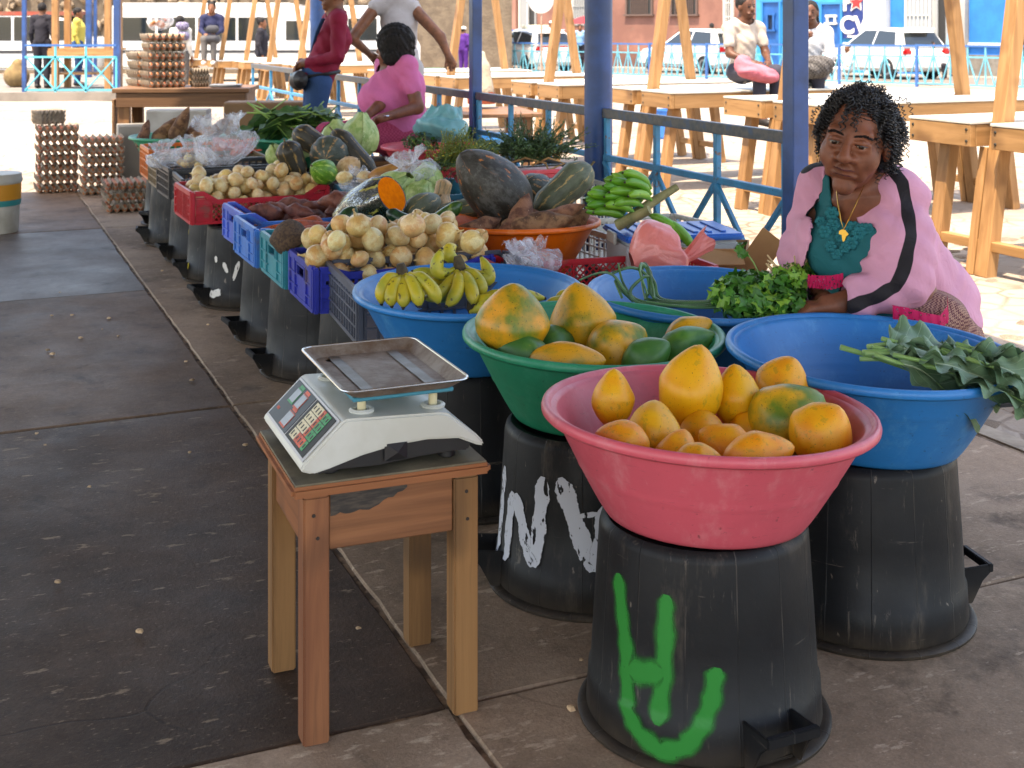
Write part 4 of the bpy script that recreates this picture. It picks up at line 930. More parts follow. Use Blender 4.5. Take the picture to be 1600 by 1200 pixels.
for a in ((226, 208, 8.05, (.2, .3, .8), .2, 'dark cassava at the left of the far green basin', 1.1), (258, 205, 8.1, (.6, .2, .75), .26, 'cassava leaning right in the far green basin', 1.1), (282, 196, 8.05, (.42, -.2, .9), .30, 'longest cassava with pale cut end sticking up', 1), (305, 203, 8.15, (.5, .2, .8), .24, 'fat cassava leaning behind the longest one', 1.25), (322, 208, 8.0, (.9, -.1, .3), .22, 'cassava lying low in the far green basin', 1.1), (340, 202, 8.1, (.7, .2, .7), .26, 'cassava at the right rim of the far green basin', 1), (275, 212, 8.2, (1, 0, .1), .3, 'cassava across the back of the far green basin', 1.1)):
    cassava(*a[:5], a[5], gB, a[6])
# --- cabbages
def cab_mat():
    t = NT('cabbage_leaf'); c = t.mix(t.ramp(t.noise(5, 4, .6), .35, .65), lin('#a9b878'), lin('#7f9a52'))
    a, sp = t.angle(); v_ = t.ramp(t.math('ABSOLUTE', t.math('SINE', t.math('ADD', t.math('MULTIPLY', a, 6.0), t.math('MULTIPLY', t.noise(7, 3), 6.0)))), .12, .0)
    c = t.mix(t.math('MULTIPLY', v_, .6), c, lin('#cfd8a8')); t.bump(v_, .35, .005); t.bump(t.noise(12, 3), .3, .01); return t.done(c, .45, .4)
CBM = cab_mat(); CAB = [organic('cabbage', CBM, prof(lambda t: .5 * math.sin(math.pi * t) ** .55 if 0 < t < 1 else 0, 26), 36, 5, .04, .03, i) for i in range(3)]
WRAP = []
for i in range(3):
    mb = MB(); n = 14
    vs = []; 
    for a in range(n):
        for b in range(n):
            th_, ph_ = (a / (n - 1) - .5) * 2.2, (b / (n - 1)) * 1.9 - .5; rr = .515 + .012 * math.sin(5 * th_ + i) + (.05 if b > n - 3 else 0) * (b - n + 3)
            vs.append((rr * math.sin(th_) * math.cos(ph_), -rr * math.cos(th_) * math.cos(ph_), rr * math.sin(ph_)))
    mb.add(vs, [(a * n + b, a * n + b + 1, (a + 1) * n + b + 1, (a + 1) * n + b) for a in range(n - 1) for b in range(n - 1)]); WRAP.append(mb.mesh('wrapper_leaf', CBM, True, sharp=0))
for (px, py, Y, s, l, d) in ((525, 213, 6.55, .155, 'pale cabbage between the pumpkins and the greens', (0, 0, 1)), (562, 216, 6.5, .19, 'largest cabbage at the right of the pumpkin heap', (.1, 0, 1)), (432, 243, 6.35, .11, 'small cabbage behind the heaped small onions', (-.3, -.3, 1)), (466, 232, 6.45, .13, 'green cabbage left behind the striped pumpkins', (.2, 0, 1)), (618, 300, 5.15, .17, 'cabbage lying behind the cut pumpkin', (.6, -.3, .7)), (667, 281, 5.3, .13, 'pale cabbage inside a clear bag', (0, 0, 1)), (655, 308, 5.1, .13, 'light cabbage wedge behind the butternut squash', (.5, 0, 1))):
    o = put('cabbage', random.choice(CAB), Q(px, py, Y), d, (s, s, s * (1.15 if 'largest' in l else .95)), l, 'cabbage', 'cabbages on the stall')
    for k in range(3): inst('wrapper_leaf', WRAP[k], o, rot=(0, 0, k * 2.1 + random.random()))
# --- bananas
BAN = fruit_mat('ripe_banana_skin', '#b9a82e', '#98982f', 20, .4, .65, .45, dots=('#33291a', 60, .62), rv=.08, hv=.01, patch=('#4a3a22', 30, .68, .85)); BAG = fruit_mat('green_banana_skin', '#4e8a22', '#6aa02c', 5, .4, .65, .38, rv=.14, hv=.012, dots=('#3a5a1a', 60, .7))
BTIP = M('banana_tip', '#2c241b', rough=.8); CRW = M('banana_crown', '#4d4028', '#2e261c', 30, rough=.8)
def banana_mesh(mat, L=.17, rad=.0185, curve=1.25, seed=0):
    n = 16; pts, rs = [], []; rr = random.Random(seed); k = L / curve
    for i in range(n + 1):
        t_ = i / n; a = curve * t_; pts.append((k * math.sin(a), 0, -k * (1 - math.cos(a))))
        f = .34 + .66 * min(1, max(0, (t_ - .10) / .18)) ** .7
        if t_ > .78: f *= (1 - ((t_ - .78) / .22) ** 2 * .72)
        rs.append(rad * f)
    mb = MB().tube(pts, rs, 10); e = Vector(pts[-1]); d = (e - Vector(pts[-2])).normalized()
    mb.tube([e, e + d * .006], [rs[-1], rs[-1] * .6], 8, m=1)
    mb.v = [(x + rad * .06 * math.sin(5 * y / rad), y, z) for x, y, z in mb.v]
    return mb.mesh('banana', [mat, BTIP], True, sharp=60)
BNM = [banana_mesh(BAN, .165, .0195, c, i) for i, c in enumerate((1.0, 1.25, 1.5))]; BGM = [banana_mesh(BAG, .155, .018, c, i) for i, c in enumerate((.5, .7, .9))]
def hand(pos, rot, n, spread, label, grp, pitch=55):
    e = empty('banana_hand', pos, 0, label, 'bananas', grp); e.rotation_euler = rot
    for i in range(n):
        f = i / max(1, n - 1) - .5; yaw = f * spread; Rm = Matrix.Rotation(yaw, 4, 'Z') @ Matrix.Rotation(R(pitch + random.uniform(-8, 8) + 14 * (i % 2)), 4, 'Y')
        o = inst('banana', random.choice(BNM), e, (Rm @ Vector((.012, 0, 0))), Rm.to_euler(), random.uniform(.92, 1.08))
    MB().tube([(-.012, 0, .022), (0, 0, .0), (.012, 0, -.02)], [.012, .017, .013], 10).build('crown', CRW, e, smooth=True); return e
gb = 'banana hands in the blue basin'
def banana_px(par, a, m, b, Y0, Y1, rad=.0185, mat=BAN):
    p0, p1, p2 = Q(*a, Y0), Q(*m, (Y0 + Y1) / 2 - .012), Q(*b, Y1); n = 14; pts = []; c = 2 * p1 - (p0 + p2) / 2; rs = []
    for i in range(n + 1):
        t_ = i / n; pts.append(p0 * (1 - t_) ** 2 + c * 2 * t_ * (1 - t_) + p2 * t_ * t_ - par.location)
        f = .36 + .64 * min(1, max(0, (t_ - .08) / .2)) ** .7
        if t_ > .74: f *= 1 - ((t_ - .74) / .26) ** 2 * .72
        rs.append(rad * f)
    mb = MB().tube(pts, rs, 10); e = pts[-1]; d = (e - pts[-2]).normalized(); mb.tube([e, e + d * .006], [rs[-1], rs[-1] * .6], 8, m=1); mb.build('banana', [mat, BTIP], par, smooth=True, sharp=60)
def hand_px(crown, Y, label, lst):
    e = empty('banana_hand', Q(*crown, Y), 0, label, 'bananas', gb)
    for l in lst: banana_px(e, *l)
    MB().tube([(-.004, 0, .02), (0, 0, .0), (.006, 0, -.018)], [.010, .016, .014], 10).build('crown', CRW, e, smooth=True); return e
hand_px((628, 424), 3.27, 'hand of bananas hanging from a dark crown at the left rim', [((625, 430), (602, 444), (596, 474), 3.27, 3.22), ((627, 432), (614, 452), (612, 478), 3.26, 3.19), ((630, 432), (631, 455), (630, 480), 3.26, 3.18), ((634, 430), (647, 450), (656, 478), 3.26, 3.18), ((640, 428), (668, 444), (686, 474), 3.26, 3.2)])
hand_px((717, 412), 3.36, 'hand of bananas spreading down from the highest crown', [((714, 424), (716, 450), (698, 478), 3.35, 3.24), ((718, 424), (734, 446), (740, 476), 3.36, 3.25), ((722, 420), (746, 438), (752, 462), 3.37, 3.30), ((712, 424), (696, 452), (664, 466), 3.36, 3.26), ((724, 414), (762, 436), (752, 402), 3.38, 3.40), ((710, 420), (684, 424), (690, 390), 3.36, 3.36), ((720, 408), (700, 396), (712, 384), 3.4, 3.42)])
hand_px((650, 436), 3.42, 'bananas lying behind the two front hands', [((712, 440), (684, 432), (646, 424), 3.42, 3.40), ((716, 452), (690, 446), (655, 440), 3.40, 3.36), ((720, 462), (690, 462), (660, 458), 3.36, 3.3)])
hand_px((738, 480), 3.28, 'speckled bananas lying flat at the basin front', [((738, 482), (780, 466), (838, 474), 3.28, 3.26), ((736, 488), (770, 480), (814, 486), 3.24, 3.2), ((745, 470), (790, 462), (850, 466), 3.34, 3.34), ((742, 476), (762, 470), (780, 480), 3.3, 3.24)])
hand_px((905, 470), 3.42, 'few bananas lying at the right wall of the blue basin', [((906, 470), (890, 462), (868, 470), 3.42, 3.38), ((905, 474), (880, 472), (850, 480), 3.40, 3.34)])
gbun = empty('green_banana_bunch', Q(985, 320, 4.45), 0, 'bunch of green bananas with cut stalk beside the blue lid', 'bananas')
STK = M('banana_stalk', '#8c8458', '#6a6a42', 18, rough=.7, stretch=(1, 1, 1)); A = Q(975, 350, 4.40) - gbun.location; Bq = Q(1058, 292, 4.45) - gbun.location
MB().tube([A, A * .5 + Bq * .5 + Vector((0, 0, .008)), Bq], [.022, .017, .013], 12).build('stalk', STK, gbun, smooth=True)
MB().tube([Q(965, 352, 4.35) - gbun.location, Q(1015, 328, 4.3) - gbun.location], [.02, .015], 12).build('stalk', STK, gbun, smooth=True)
for r_ in range(4):
    for i in range(9):
        b = A.lerp(Bq, .05 + .16 * r_) + Vector((0, -.02 + .012 * i * .5, .01 + .018 * (i % 3)))
        d = Vector((-.75 + .1 * r_ + random.gauss(0, .06), -.45 + .11 * i, .52 + .10 * math.sin(i * .8) + random.gauss(0, .05)))
        o = inst('banana', random.choice(BGM), gbun, b + d.normalized() * .01 + Vector((.0, 0, .0)), (d.to_track_quat('X', 'Z')).to_euler(), random.uniform(.85, 1.02))
for i in range(3): inst('banana', BGM[i], gbun, Q(1010 + 12 * i, 334 + 5 * i, 4.33) - gbun.location, (Vector((.9, -.1 - .1 * i, -.25))).to_track_quat('X', 'Z').to_euler(), .9)
# ---------------------------------------------------------------- leaves and herbs
def leaf_mat(name, c1, c2, vein, rough=.5, vs=3.0):
    t = NT(name); uv = t.new('ShaderNodeUVMap').outputs[0]; sp = t.new('ShaderNodeSeparateXYZ'); t.l.new(uv, sp.inputs[0])
    c = t.mix(t.ramp(t.noise(14, 4, .6), .35, .65), lin(c1), lin(c2))
    a = t.math('ABSOLUTE', t.math('MULTIPLY_ADD', sp.outputs[1], 2.0, -1.0))
    mid = t.ramp(a, .07, .02); sv = t.ramp(t.math('ABSOLUTE', t.math('SINE', t.math('SUBTRACT', t.math('MULTIPLY', sp.outputs[0], 22.0), t.math('MULTIPLY', a, 7.0)))), .14, .02)
    v = t.math('MAXIMUM', mid, t.math('MULTIPLY', sv, .5)); c = t.mix(t.math('MULTIPLY', v, .8), c, lin(vein)); t.bump(v, .4, .004); t.bump(t.noise(40, 3), .3, .004)
    c = t.hsv(c, t.math('MULTIPLY_ADD', t.rnd(), .3, .85))
    t.b.inputs['Subsurface Weight'].default_value = 0
    return t.done(c, rough, .4)
def leaf_mesh(name, mat, L, W, sag, ruff, fold, seed, nx=18, ny=10, stem=.0, waves=3.5, stm=None):
    r = random.Random(seed); vs = []; uv = []; p0, p1 = r.random() * 6, r.random() * 6
    for i in range(nx + 1):
        t_ = i / nx; w = W * max(.02, math.sin(math.pi * min(1, t_ ** .8 * .985 + .015)) ** .62) / 2
        for j in range(ny + 1):
            s = j / ny * 2 - 1; e = abs(s) ** 2.2; jag = 1 + .07 * math.sin(t_ * 47 + (p0 if s > 0 else p1)) * e
            z = -sag * t_ * t_ + fold * abs(s) * w + ruff * e * math.sin(waves * 6.28 * t_ + (p0 if s > 0 else p1)) + .35 * ruff * math.sin(9 * t_ + 4 * s + p1)
            vs.append((t_ * L + .3 * ruff * e * math.cos(waves * 5 * t_ + p1), s * w * jag * (1 - .25 * fold), z))
    fs = [(i * (ny + 1) + j, i * (ny + 1) + j + 1, (i + 1) * (ny + 1) + j + 1, (i + 1) * (ny + 1) + j) for i in range(nx) for j in range(ny)]
    for f in fs:
        for k in f: uv += [(k // (ny + 1)) / nx, (k % (ny + 1)) / ny]
    mb = MB().add(vs, fs)
    if stem:
        b = len(mb.f); mb.tube([(-stem, 0, -.004), (0, 0, -.003), (L * .45, 0, -sag * .2 - .002), (L * .85, 0, -sag * .72 - .001)], [.006, .0048, .003, .001], 6, m=1)
        for f in mb.f[b:]:
            for k in f: uv += [.5, .5]
    me = mb.mesh(name, [mat, stm or mat], True, sharp=0); l = me.uv_layers.new(name='UVMap'); l.data.foreach_set('uv', uv); return me
COLL = leaf_mat('collard_leaf', '#6d8867', '#557455', '#adbf9f', .55); STG = M('pale_green_stalk', '#8fae6a', '#6f9550', 10, rough=.5)
CLM = [leaf_mesh('leaf', COLL, .21, .155, .03 + .03 * (i % 3), .013, .22 - .2 * (i % 2), i, stem=.06, stm=STG, nx=30, ny=14, waves=4.0) for i in range(5)]
cb = empty('collard_bunch', (.765, 2.62, .548), 0, 'bunch of dark grey green collard leaves draped over the right blue basin', 'leafy greens')
for i in range(28):
    f = i / 27; r_ = random.Random(i + 5)
    yaw = R(-34 + 50 * ((i * 7) % 19) / 18); pit = R(r_.uniform(-14, 8) + (8 if i % 4 == 0 else 0))
    inst('leaf', CLM[i % 5], cb, (r_.uniform(-.02, .23), -.07 + .15 * ((i * 7) % 19) / 18 + r_.uniform(-.02, .02), .0 + .030 * f + .006), (r_.uniform(-.35, .35), pit + R(10), yaw), r_.uniform(.8, 1.1))
LG = leaf_mat('leafy_green', '#38602a', '#28481f', '#7fa04d'); LGM = [leaf_mesh('leaf', LG, .26, .12, .05, .010, .3, 20 + i, stem=.16, stm=M('leaf_stalk_green', '#7da24a', rough=.5), nx=12, ny=6) for i in range(4)]
lgb = empty('leafy_bunch', Q(470, 196, 8.0), 0, 'heap of dark leafy greens with pale stalks in the green basin', 'leafy greens')
for i in range(44):
    r_ = random.Random(i + 60); inst('leaf', LGM[i % 4], lgb, (r_.uniform(-.22, .17), r_.uniform(-.16, .16), r_.uniform(-.04, .06) + .05 * (1 - abs(i - 22) / 22)), (r_.uniform(-1.2, 1.2), R(r_.uniform(-10, 40)), R(r_.choice((180, 0)) + r_.uniform(-60, 60))), r_.uniform(.7, 1.05))
kb = empty('kale_sprig', Q(538, 200, 7.0), 0, 'small blue green leaf tuft above the cabbages', 'leafy greens')
for i in range(7): inst('leaf', CLM[i % 5], kb, (0, 0, 0), (random.uniform(-.6, .6), R(-30 + 10 * i % 40), R(i * 51)), .33)
# parsley: many small lobed leaves on thin stalks
def herb_mesh(name, mat, n, sx, sy, sz, size, seed, lobes=5, up=.5, dome=True):
    r = random.Random(seed); mb = MB()
    for i in range(n):
        while True:
            x, y, z = r.uniform(-1, 1), r.uniform(-1, 1), r.uniform(-1, 1)
            if x * x + y * y + z * z < 1 and (x * x + y * y + z * z > .35 or r.random() < .3): break
        c = Vector((x * sx, y * sy, z * sz)); nrm = Vector((x + r.gauss(0, .5), y + r.gauss(0, .5), z + up + r.gauss(0, .4))).normalized(); q = nrm.to_track_quat('Z', 'Y')
        s = size * r.uniform(.6, 1.25); a0 = r.random() * 6.28; pts = [c]
        for k in range(lobes * 2):
            a = a0 + k * math.pi / lobes; rr = s * (1 if k % 2 == 0 else .55) * (1.1 - .25 * abs(k - lobes) / lobes)
            pts.append(c + q @ Vector((rr * math.cos(a), rr * math.sin(a), s * .25 * math.sin(k * 2.1 + i) - .15 * s)))
        m_ = len(pts) - 1; mb.add(pts, [(0, 1 + k, 1 + (k + 1) % m_) for k in range(m_)], 1 if r.random() < .25 else 0)
    return mb.mesh(name, mat, True, sharp=0)
PA1 = M('parsley_leaf', '#3d7a26', '#2d611f', 30, rough=.5); PA2 = M('pale_parsley_leaf', '#7da63a', '#5d9430', 30, rough=.5)
pb = empty('parsley_bunch', Q(1185, 462, 3.22), 0, 'bright green bunch of flat parsley at the right rim of blue basin', 'herbs')
o = inst('leaves', herb_mesh('parsley_leaves', [PA1, PA2], 620, .125, .11, .062, .018, 3), pb); o['kind'] = 'stuff'
o = inst('pale_leaves', herb_mesh('parsley_leaves', [PA2, PA1], 90, .06, .05, .03, .016, 4), pb, (.09, 0, .052)); o['kind'] = 'stuff'
o = inst('drooping_leaves', herb_mesh('parsley_leaves', [PA1, PA2], 150, .06, .04, .06, .018, 5), pb, (.05, -.09, -.03)); o['kind'] = 'stuff'
mb = MB(); mb.tube([(.02, .03, .02), (.0, .05, .07), (-.02, .06, .10)], .002, 5); mb.build('stem', STG, pb)
o = inst('top_leaf', herb_mesh('parsley_leaves', [PA1, PA2], 12, .015, .01, .02, .014, 8), pb, (-.03, .06, .105))
mb = MB(); r_ = random.Random(4)
for i in range(16): mb.tube([(.06 + r_.uniform(-.02, .05), .02, .04), (.07 + r_.uniform(-.06, .08), .0, .085 + r_.uniform(-.02, .02))], .0022, 4)
mb.build('root_fibres', M('root_fibre', '#c9ae86', rough=.8), pb, kind='stuff')
# spring onions
SO = M('spring_onion_leaf', '#355c33', '#4d7a45', 20, rough=.45, rv=.15); son = empty('spring_onions', Q(1040, 470, 3.3), 0, 'bundle of dark green spring onions bent over the rim of the blue basin', 'spring onions')
def stalk(pix, r0, Y0): 
    pts = [Q(x, y, Y) - son.location for x, y, Y in pix]; cr = []
    for i in range(len(pts) - 1):
        p0, p1, p2, p3 = pts[max(i - 1, 0)], pts[i], pts[i + 1], pts[min(i + 2, len(pts) - 1)]
        for k in range(6):
            f = k / 6; cr.append(.5 * ((2 * p1) + (p2 - p0) * f + (2 * p0 - 5 * p1 + 4 * p2 - p3) * f * f + (3 * p1 - p0 - 3 * p2 + p3) * f ** 3))
    cr.append(pts[-1]); n = len(cr); MB().tube(cr, [r0 * (1 - .55 * i / n) for i in range(n)], 7, flat=.7).build('stalk', SO, son, smooth=True)
for s_ in ([(1150, 472, 3.25), (1060, 474, 3.28), (1000, 470, 3.3), (975, 445, 3.32), (966, 412, 3.32)], [(1150, 476, 3.24), (1050, 478, 3.26), (990, 466, 3.28), (958, 430, 3.30), (935, 427, 3.32), (905, 438, 3.3)], [(1140, 474, 3.28), (1030, 470, 3.34), (1010, 430, 3.36), (985, 418, 3.34), (955, 428, 3.32)],
           [(1150, 470, 3.3), (1040, 470, 3.36), (1022, 440, 3.38), (1005, 413, 3.38), (1000, 425, 3.34), (1012, 460, 3.30)], [(1150, 470, 3.3), (1035, 468, 3.4), (1016, 425, 3.4), (1006, 412, 3.42), (1003, 440, 3.36), (1008, 468, 3.3)], [(1150, 474, 3.26), (1020, 470, 3.34), (1015, 450, 3.36), (1012, 418, 3.38), (1020, 450, 3.34), (1022, 466, 3.3)],
           [(1150, 476, 3.22), (1060, 478, 3.24), (1000, 474, 3.26), (985, 455, 3.28), (1003, 435, 3.3), (1014, 432, 3.32)], [(1160, 478, 3.2), (1080, 480, 3.22), (1010, 472, 3.24)], [(1160, 474, 3.28), (1090, 472, 3.3), (1012, 474, 3.3)], [(990, 470, 3.3), (968, 450, 3.3), (962, 440, 3.3), (972, 466, 3.28)]): stalk(s_, .0078, 0)
# bunches of dry and dark herbs
def sprigs(name, mats, n, L, spread, seed, lean=(0, 0, 1), leafs=16, ls=.010, base=.05):
    r = random.Random(seed); mb = MB()
    for i in range(n):
        p = Vector((r.gauss(0, base), r.gauss(0, base), 0)); d = (Vector(lean) + Vector((r.gauss(0, spread), r.gauss(0, spread), r.gauss(0, spread * .4)))).normalized(); LL = L * r.uniform(.55, 1.1)
        pts = [p + d * LL * k / 5 + Vector((0, 0, -.14 * LL * (k / 5) ** 2)) + Vector((r.gauss(0, .004), r.gauss(0, .004), 0)) for k in range(6)]; mb.tube(pts, [.0018] * 5 + [.0008], 3, cap=False)
        for k in range(leafs):
            f = .2 + .8 * k / leafs; q = pts[min(4, int(f * 5))].lerp(pts[min(5, int(f * 5) + 1)], f * 5 % 1); a = Vector((r.gauss(0, 1), r.gauss(0, 1), r.gauss(.3, .7))).normalized(); b = a.cross(d).normalized()
            e = q + a * ls * r.uniform(.7, 1.6); mb.add([q, q.lerp(e, .5) + b * ls * .32, e, q.lerp(e, .5) - b * ls * .32], [(0, 1, 2, 3)], 1 if r.random() < .25 else 0)
    return mb.mesh(name, mats, True, sharp=0)
H1 = M('dark_herb', '#2d4527', '#3d5a2c', 20, rough=.6); H2 = M('mid_herb', '#48662f', rough=.6); Y1 = M('yellow_green_herb', '#6f7a24', '#54682a', 20, rough=.6); Y2 = M('yellow_flower', '#b0a02a', rough=.6)
hb = empty('herb_bundle', Q(845, 248, 5.6), 0, 'thick bundle of dark green feathery herbs tied with twine', 'herbs')
o = inst('sprigs', sprigs('dark_sprigs', [H1, H2], 130, .24, .5, 2, (.55, 0, .75), 22, .011), hb, (-.05, 0, 0)); o['kind'] = 'stuff'
o = inst('sprigs', sprigs('dark_sprigs', [H1, H2], 110, .22, .55, 3, (-.4, 0, .7), 22, .011), hb, (-.02, 0, .0)); o['kind'] = 'stuff'
for s in (-1, 1): MB().tube([(-.10 + .06 * s, -.08, -.02), (-.02 + .05 * s, -.11, .015), (.06 + .04 * s, -.09, -.01), (.03, -.1, -.04)], .005, 6).build('twine', M('twine', '#b39363', '#8d7048', 30, rough=.9), hb, smooth=True)
wl_ = empty('wilted_leaf_bundle', Q(768, 235, 5.6), 0, 'wilted grey green leaves between yellow herb and dark herbs', 'herbs')
for i in range(14): inst('leaf', CLM[i % 5], wl_, (random.gauss(0, .05), random.gauss(0, .05), random.uniform(-.03, .03)), (random.uniform(-1, 1), R(random.uniform(-40, 20)), R(random.uniform(-40, 220))), random.uniform(.4, .62))
yb = empty('yellow_herb_bunch', Q(728, 250, 5.45), 0, 'yellow green flowering herb bunch above the black crate', 'herbs')
o = inst('sprigs', sprigs('yellow_sprigs', [Y1, Y2], 150, .19, .5, 6, (.45, 0, .8), 20, .009), yb, (-.05, 0, -.02)); o['kind'] = 'stuff'
o = inst('sprigs', sprigs('green_sprigs', [H1, Y1], 60, .14, .5, 7, (-.6, -.2, -.1), 18, .010), yb, (-.04, -.02, .0)); o['kind'] = 'stuff'
tr = empty('herb_tray', Q(838, 270, 5.5), TH, 'shallow orange red tray under the dark herbs', 'tray'); MB().box((0, 0, 0), (.34, .24, .02)).build('tray', RED, tr, bevel=.006, seg=2); MB().box((0, -.112, .016), (.34, .014, .02)).build('rim', RED, tr, bevel=.004)
bb = basin((0, 0), RED, 'small pinkish bowl below the yellow herb bunch', r=.11, h=.07, z=0); bb.location = Q(737, 285, 5.42)
o = inst('herb_filling', herb_mesh('herb_filling', [H1, PA1], 260, .12, .12, .06, .014, 15), None, Q(660, 222, 7.2), label='curly dark green herbs inside the teal plastic bag', cat='herbs'); 
o = inst('herb_filling', herb_mesh('herb_filling', [PA1, PA2], 160, .08, .08, .04, .014, 16), None, Q(722, 206, 7.6), label='small heap of fresh green herbs behind the teal bag', cat='herbs')
# ---------------------------------------------------------------- plastic bags
def film_mat(name, col, alpha, rough=.2, tr=.35, bmp=.9, flat=0.0, sc_=16):
    t = NT(name); n = t.noise(sc_, 5, .7, dist=1.0); tb = t.new('ShaderNodeBsdfTransparent'); tb.inputs[0].default_value = lin(col) if tr < .3 else (1, 1, 1, 1)
    a = t.math('MULTIPLY_ADD', t.ramp(n, .35, .7), alpha * (1 - flat), alpha * .25 + flat * .8, clamp=True)
    mx = t.new('ShaderNodeMixShader'); t.put(mx.inputs[0], a); t.bump(n, bmp, .02); t.done(lin(col), rough, .6)
    t.l.new(tb.outputs[0], mx.inputs[1]); t.l.new(t.b.outputs[0], mx.inputs[2]); t.l.new(mx.outputs[0], t.out.inputs[0]); return t.mat
FC = film_mat('clear_bag_film', '#d9dde6', .50, sc_=11, bmp=.6); FR = film_mat('pink_red_bag_film', '#e07c74', 1.0, .28, bmp=.35, flat=.85, sc_=9); FT = film_mat('teal_bag_film', '#5f9fa5', 1.0, .35, bmp=.3, flat=.75, sc_=9)
def bag(pos, r, h, mat, label, seed, neck=.28, flare=.6, lean=(0, 0, 1), name='plastic_bag', belly=.45, sx=1, sy=1, grp='plastic bags on the stall', open_=False, crumple=1.0):
    q = random.Random(seed); ph = [q.random() * 6.28 for _ in range(12)]; pr_ = []; n = 30
    for i in range(n + 1):
        t_ = i / n
        if t_ < .62: rr = r * (math.sin(math.pi * min(.98, .04 + t_ * 1.05)) ** .5) * (1 - .1 * t_)
        else: rr = r * (neck + (flare - neck) * ((t_ - .66) / .34) ** 1.2 if t_ > .66 else neck + (1 - neck) * .55 * (.66 - t_) / .04 * .3)
        if open_: rr = r * (math.sin(math.pi * min(.5, .04 + t_ * .8)) ** .6)
        pr_.append((max(rr, .002), t_ * h))
    def fn(rr, z, a):
        f = z / h; k = (.05 + .22 * max(0, f - .5)) * crumple
        return rr * (1 + k * (math.sin(7 * a + ph[0] + 5 * f) + .7 * math.sin(11 * a + ph[1] - 7 * f) + .5 * math.sin(17 * a + ph[2] + 13 * f)) + .07 * math.sin(2 * a + ph[3] + 4 * f) + .05 * math.sin(3 * a + 9 * f + ph[4]))
    mb = MB().lathe(pr_, 64, fn=fn, cap=False, sx=sx, sy=sy); mb.v = [(x + .02 * math.sin(z * 30 + ph[5]), y, z + .012 * math.sin(9 * x / r + ph[6]) * (z / h) ** 2) for x, y, z in mb.v]
    return inst(name, mb.mesh(name, mat, True, sharp=0), None, pos, rot_to(lean, q.random() * 6), 1, label, 'plastic bag', grp)
bag(Q(352, 258, 6.55), .16, .26, FC, 'big crumpled clear bag standing behind the small onions', 2, .5, .75, (-.1, 0, 1))
bag(Q(300, 262, 6.7), .11, .16, FC, 'clear bag of beige goods left of the big crumpled bag', 3, .35, .7)
bag(Q(262, 262, 6.75), .10, .14, FC, 'clear bag at the aisle end of the charcoal crate', 4, .35, .7, (-.2, 0, 1))
bag(Q(556, 300, 5.75), .085, .11, FC, 'clear bag of two pale onions in the teal crate', 5, .4, .5)
bag(Q(655, 290, 5.3), .10, .15, FC, 'clear bag around a pale cabbage behind the cut pumpkin', 6, .4, .8, (-.35, .1, 1))
bag(Q(818, 424, 4.0), .06, .085, FC, 'left of two small knotted clear bags in red crate', 7, .3, .8)
bag(Q(848, 426, 3.95), .06, .10, FC, 'right of two small knotted clear bags in red crate', 8, .22, .75, (-.15, 0, 1))
bag(Q(988, 412, 3.92), .105, .25, FR, 'knotted pinkish red bag lying on the red perforated crate', 9, .16, .35, (.93, .1, .22), sy=.85, crumple=.5)
bag(Q(690, 222, 7.25), .17, .20, FT, 'teal plastic bag gaping over herbs in the red basin', 10, .7, .5, (.05, .15, 1), sx=1.1, sy=.8, crumple=.35)
for k, (px, py) in enumerate(((538, 278), (570, 277), (577, 287))): put('onion', ONM['b'][k], Q(px, py, 5.72), (0, .3, 1), .075, ['left onion inside the clear bag on teal crate', 'middle onion inside the clear bag on teal crate', 'lower right onion inside the clear bag on teal crate'][k], 'onion', 'bagged onions on the teal crate')
for k in range(16): put('garlic_bulb', ONM['b'][k % 3], Q(300, 258, 6.72) + Vector((random.gauss(0, .04), random.gauss(0, .03), random.uniform(.0, .05))), (0, 0, 1), .045, 'pale bulb inside the clear bag left of the big one', 'garlic bulb', 'bulbs in the clear bag')
cbx = empty('cardboard_box', Q(1112, 408, 4.35) + Vector((0, 0, -.06)), R(-12), 'open brown cardboard box at the right end of the red crate', 'box')
CB = M('cardboard', '#a0784d', '#8d6840', 5, rough=.85, bump=(60, .1, .002)); mb = MB()
for (c_, s_) in (((0, -.1, .06), (.24, .006, .12)), ((0, .1, .06), (.24, .006, .12)), ((-.12, 0, .06), (.006, .2, .12)), ((.12, 0, .06), (.006, .2, .12)), ((0, 0, .003), (.23, .19, .006))): mb.box(c_, s_)
mb.build('walls', CB, cbx); MB().bar((.12, -.1, .118), (.19, -.13, .07), .006, .19, up=(.4, 0, .6)).build('flap', CB, cbx); MB().bar((0, -.103, .118), (.02, -.18, .08), .2, .004).build('flap', CB, cbx)
MB().box((0, 0, .14), (.3, .22, .28)).build('block', SUP, loc=(cbx.location.x, cbx.location.y, 0), rot=(0, 0, TH), bevel=.01, label='grey block propping the open cardboard box', cat='block', group='blocks propping crates')
for k in range(14):
    p = Vector((1.66, 4.42, .06)) + Vector((random.uniform(-.12, .12), random.uniform(-.08, .08), random.uniform(0, .05))); put('sweet_potato', random.choice(SWM), p, (random.gauss(0, 1), random.gauss(0, 1), 0), .09, 'small root in the black crate on the cobbles', 'sweet potato', 'roots in the small black crate')
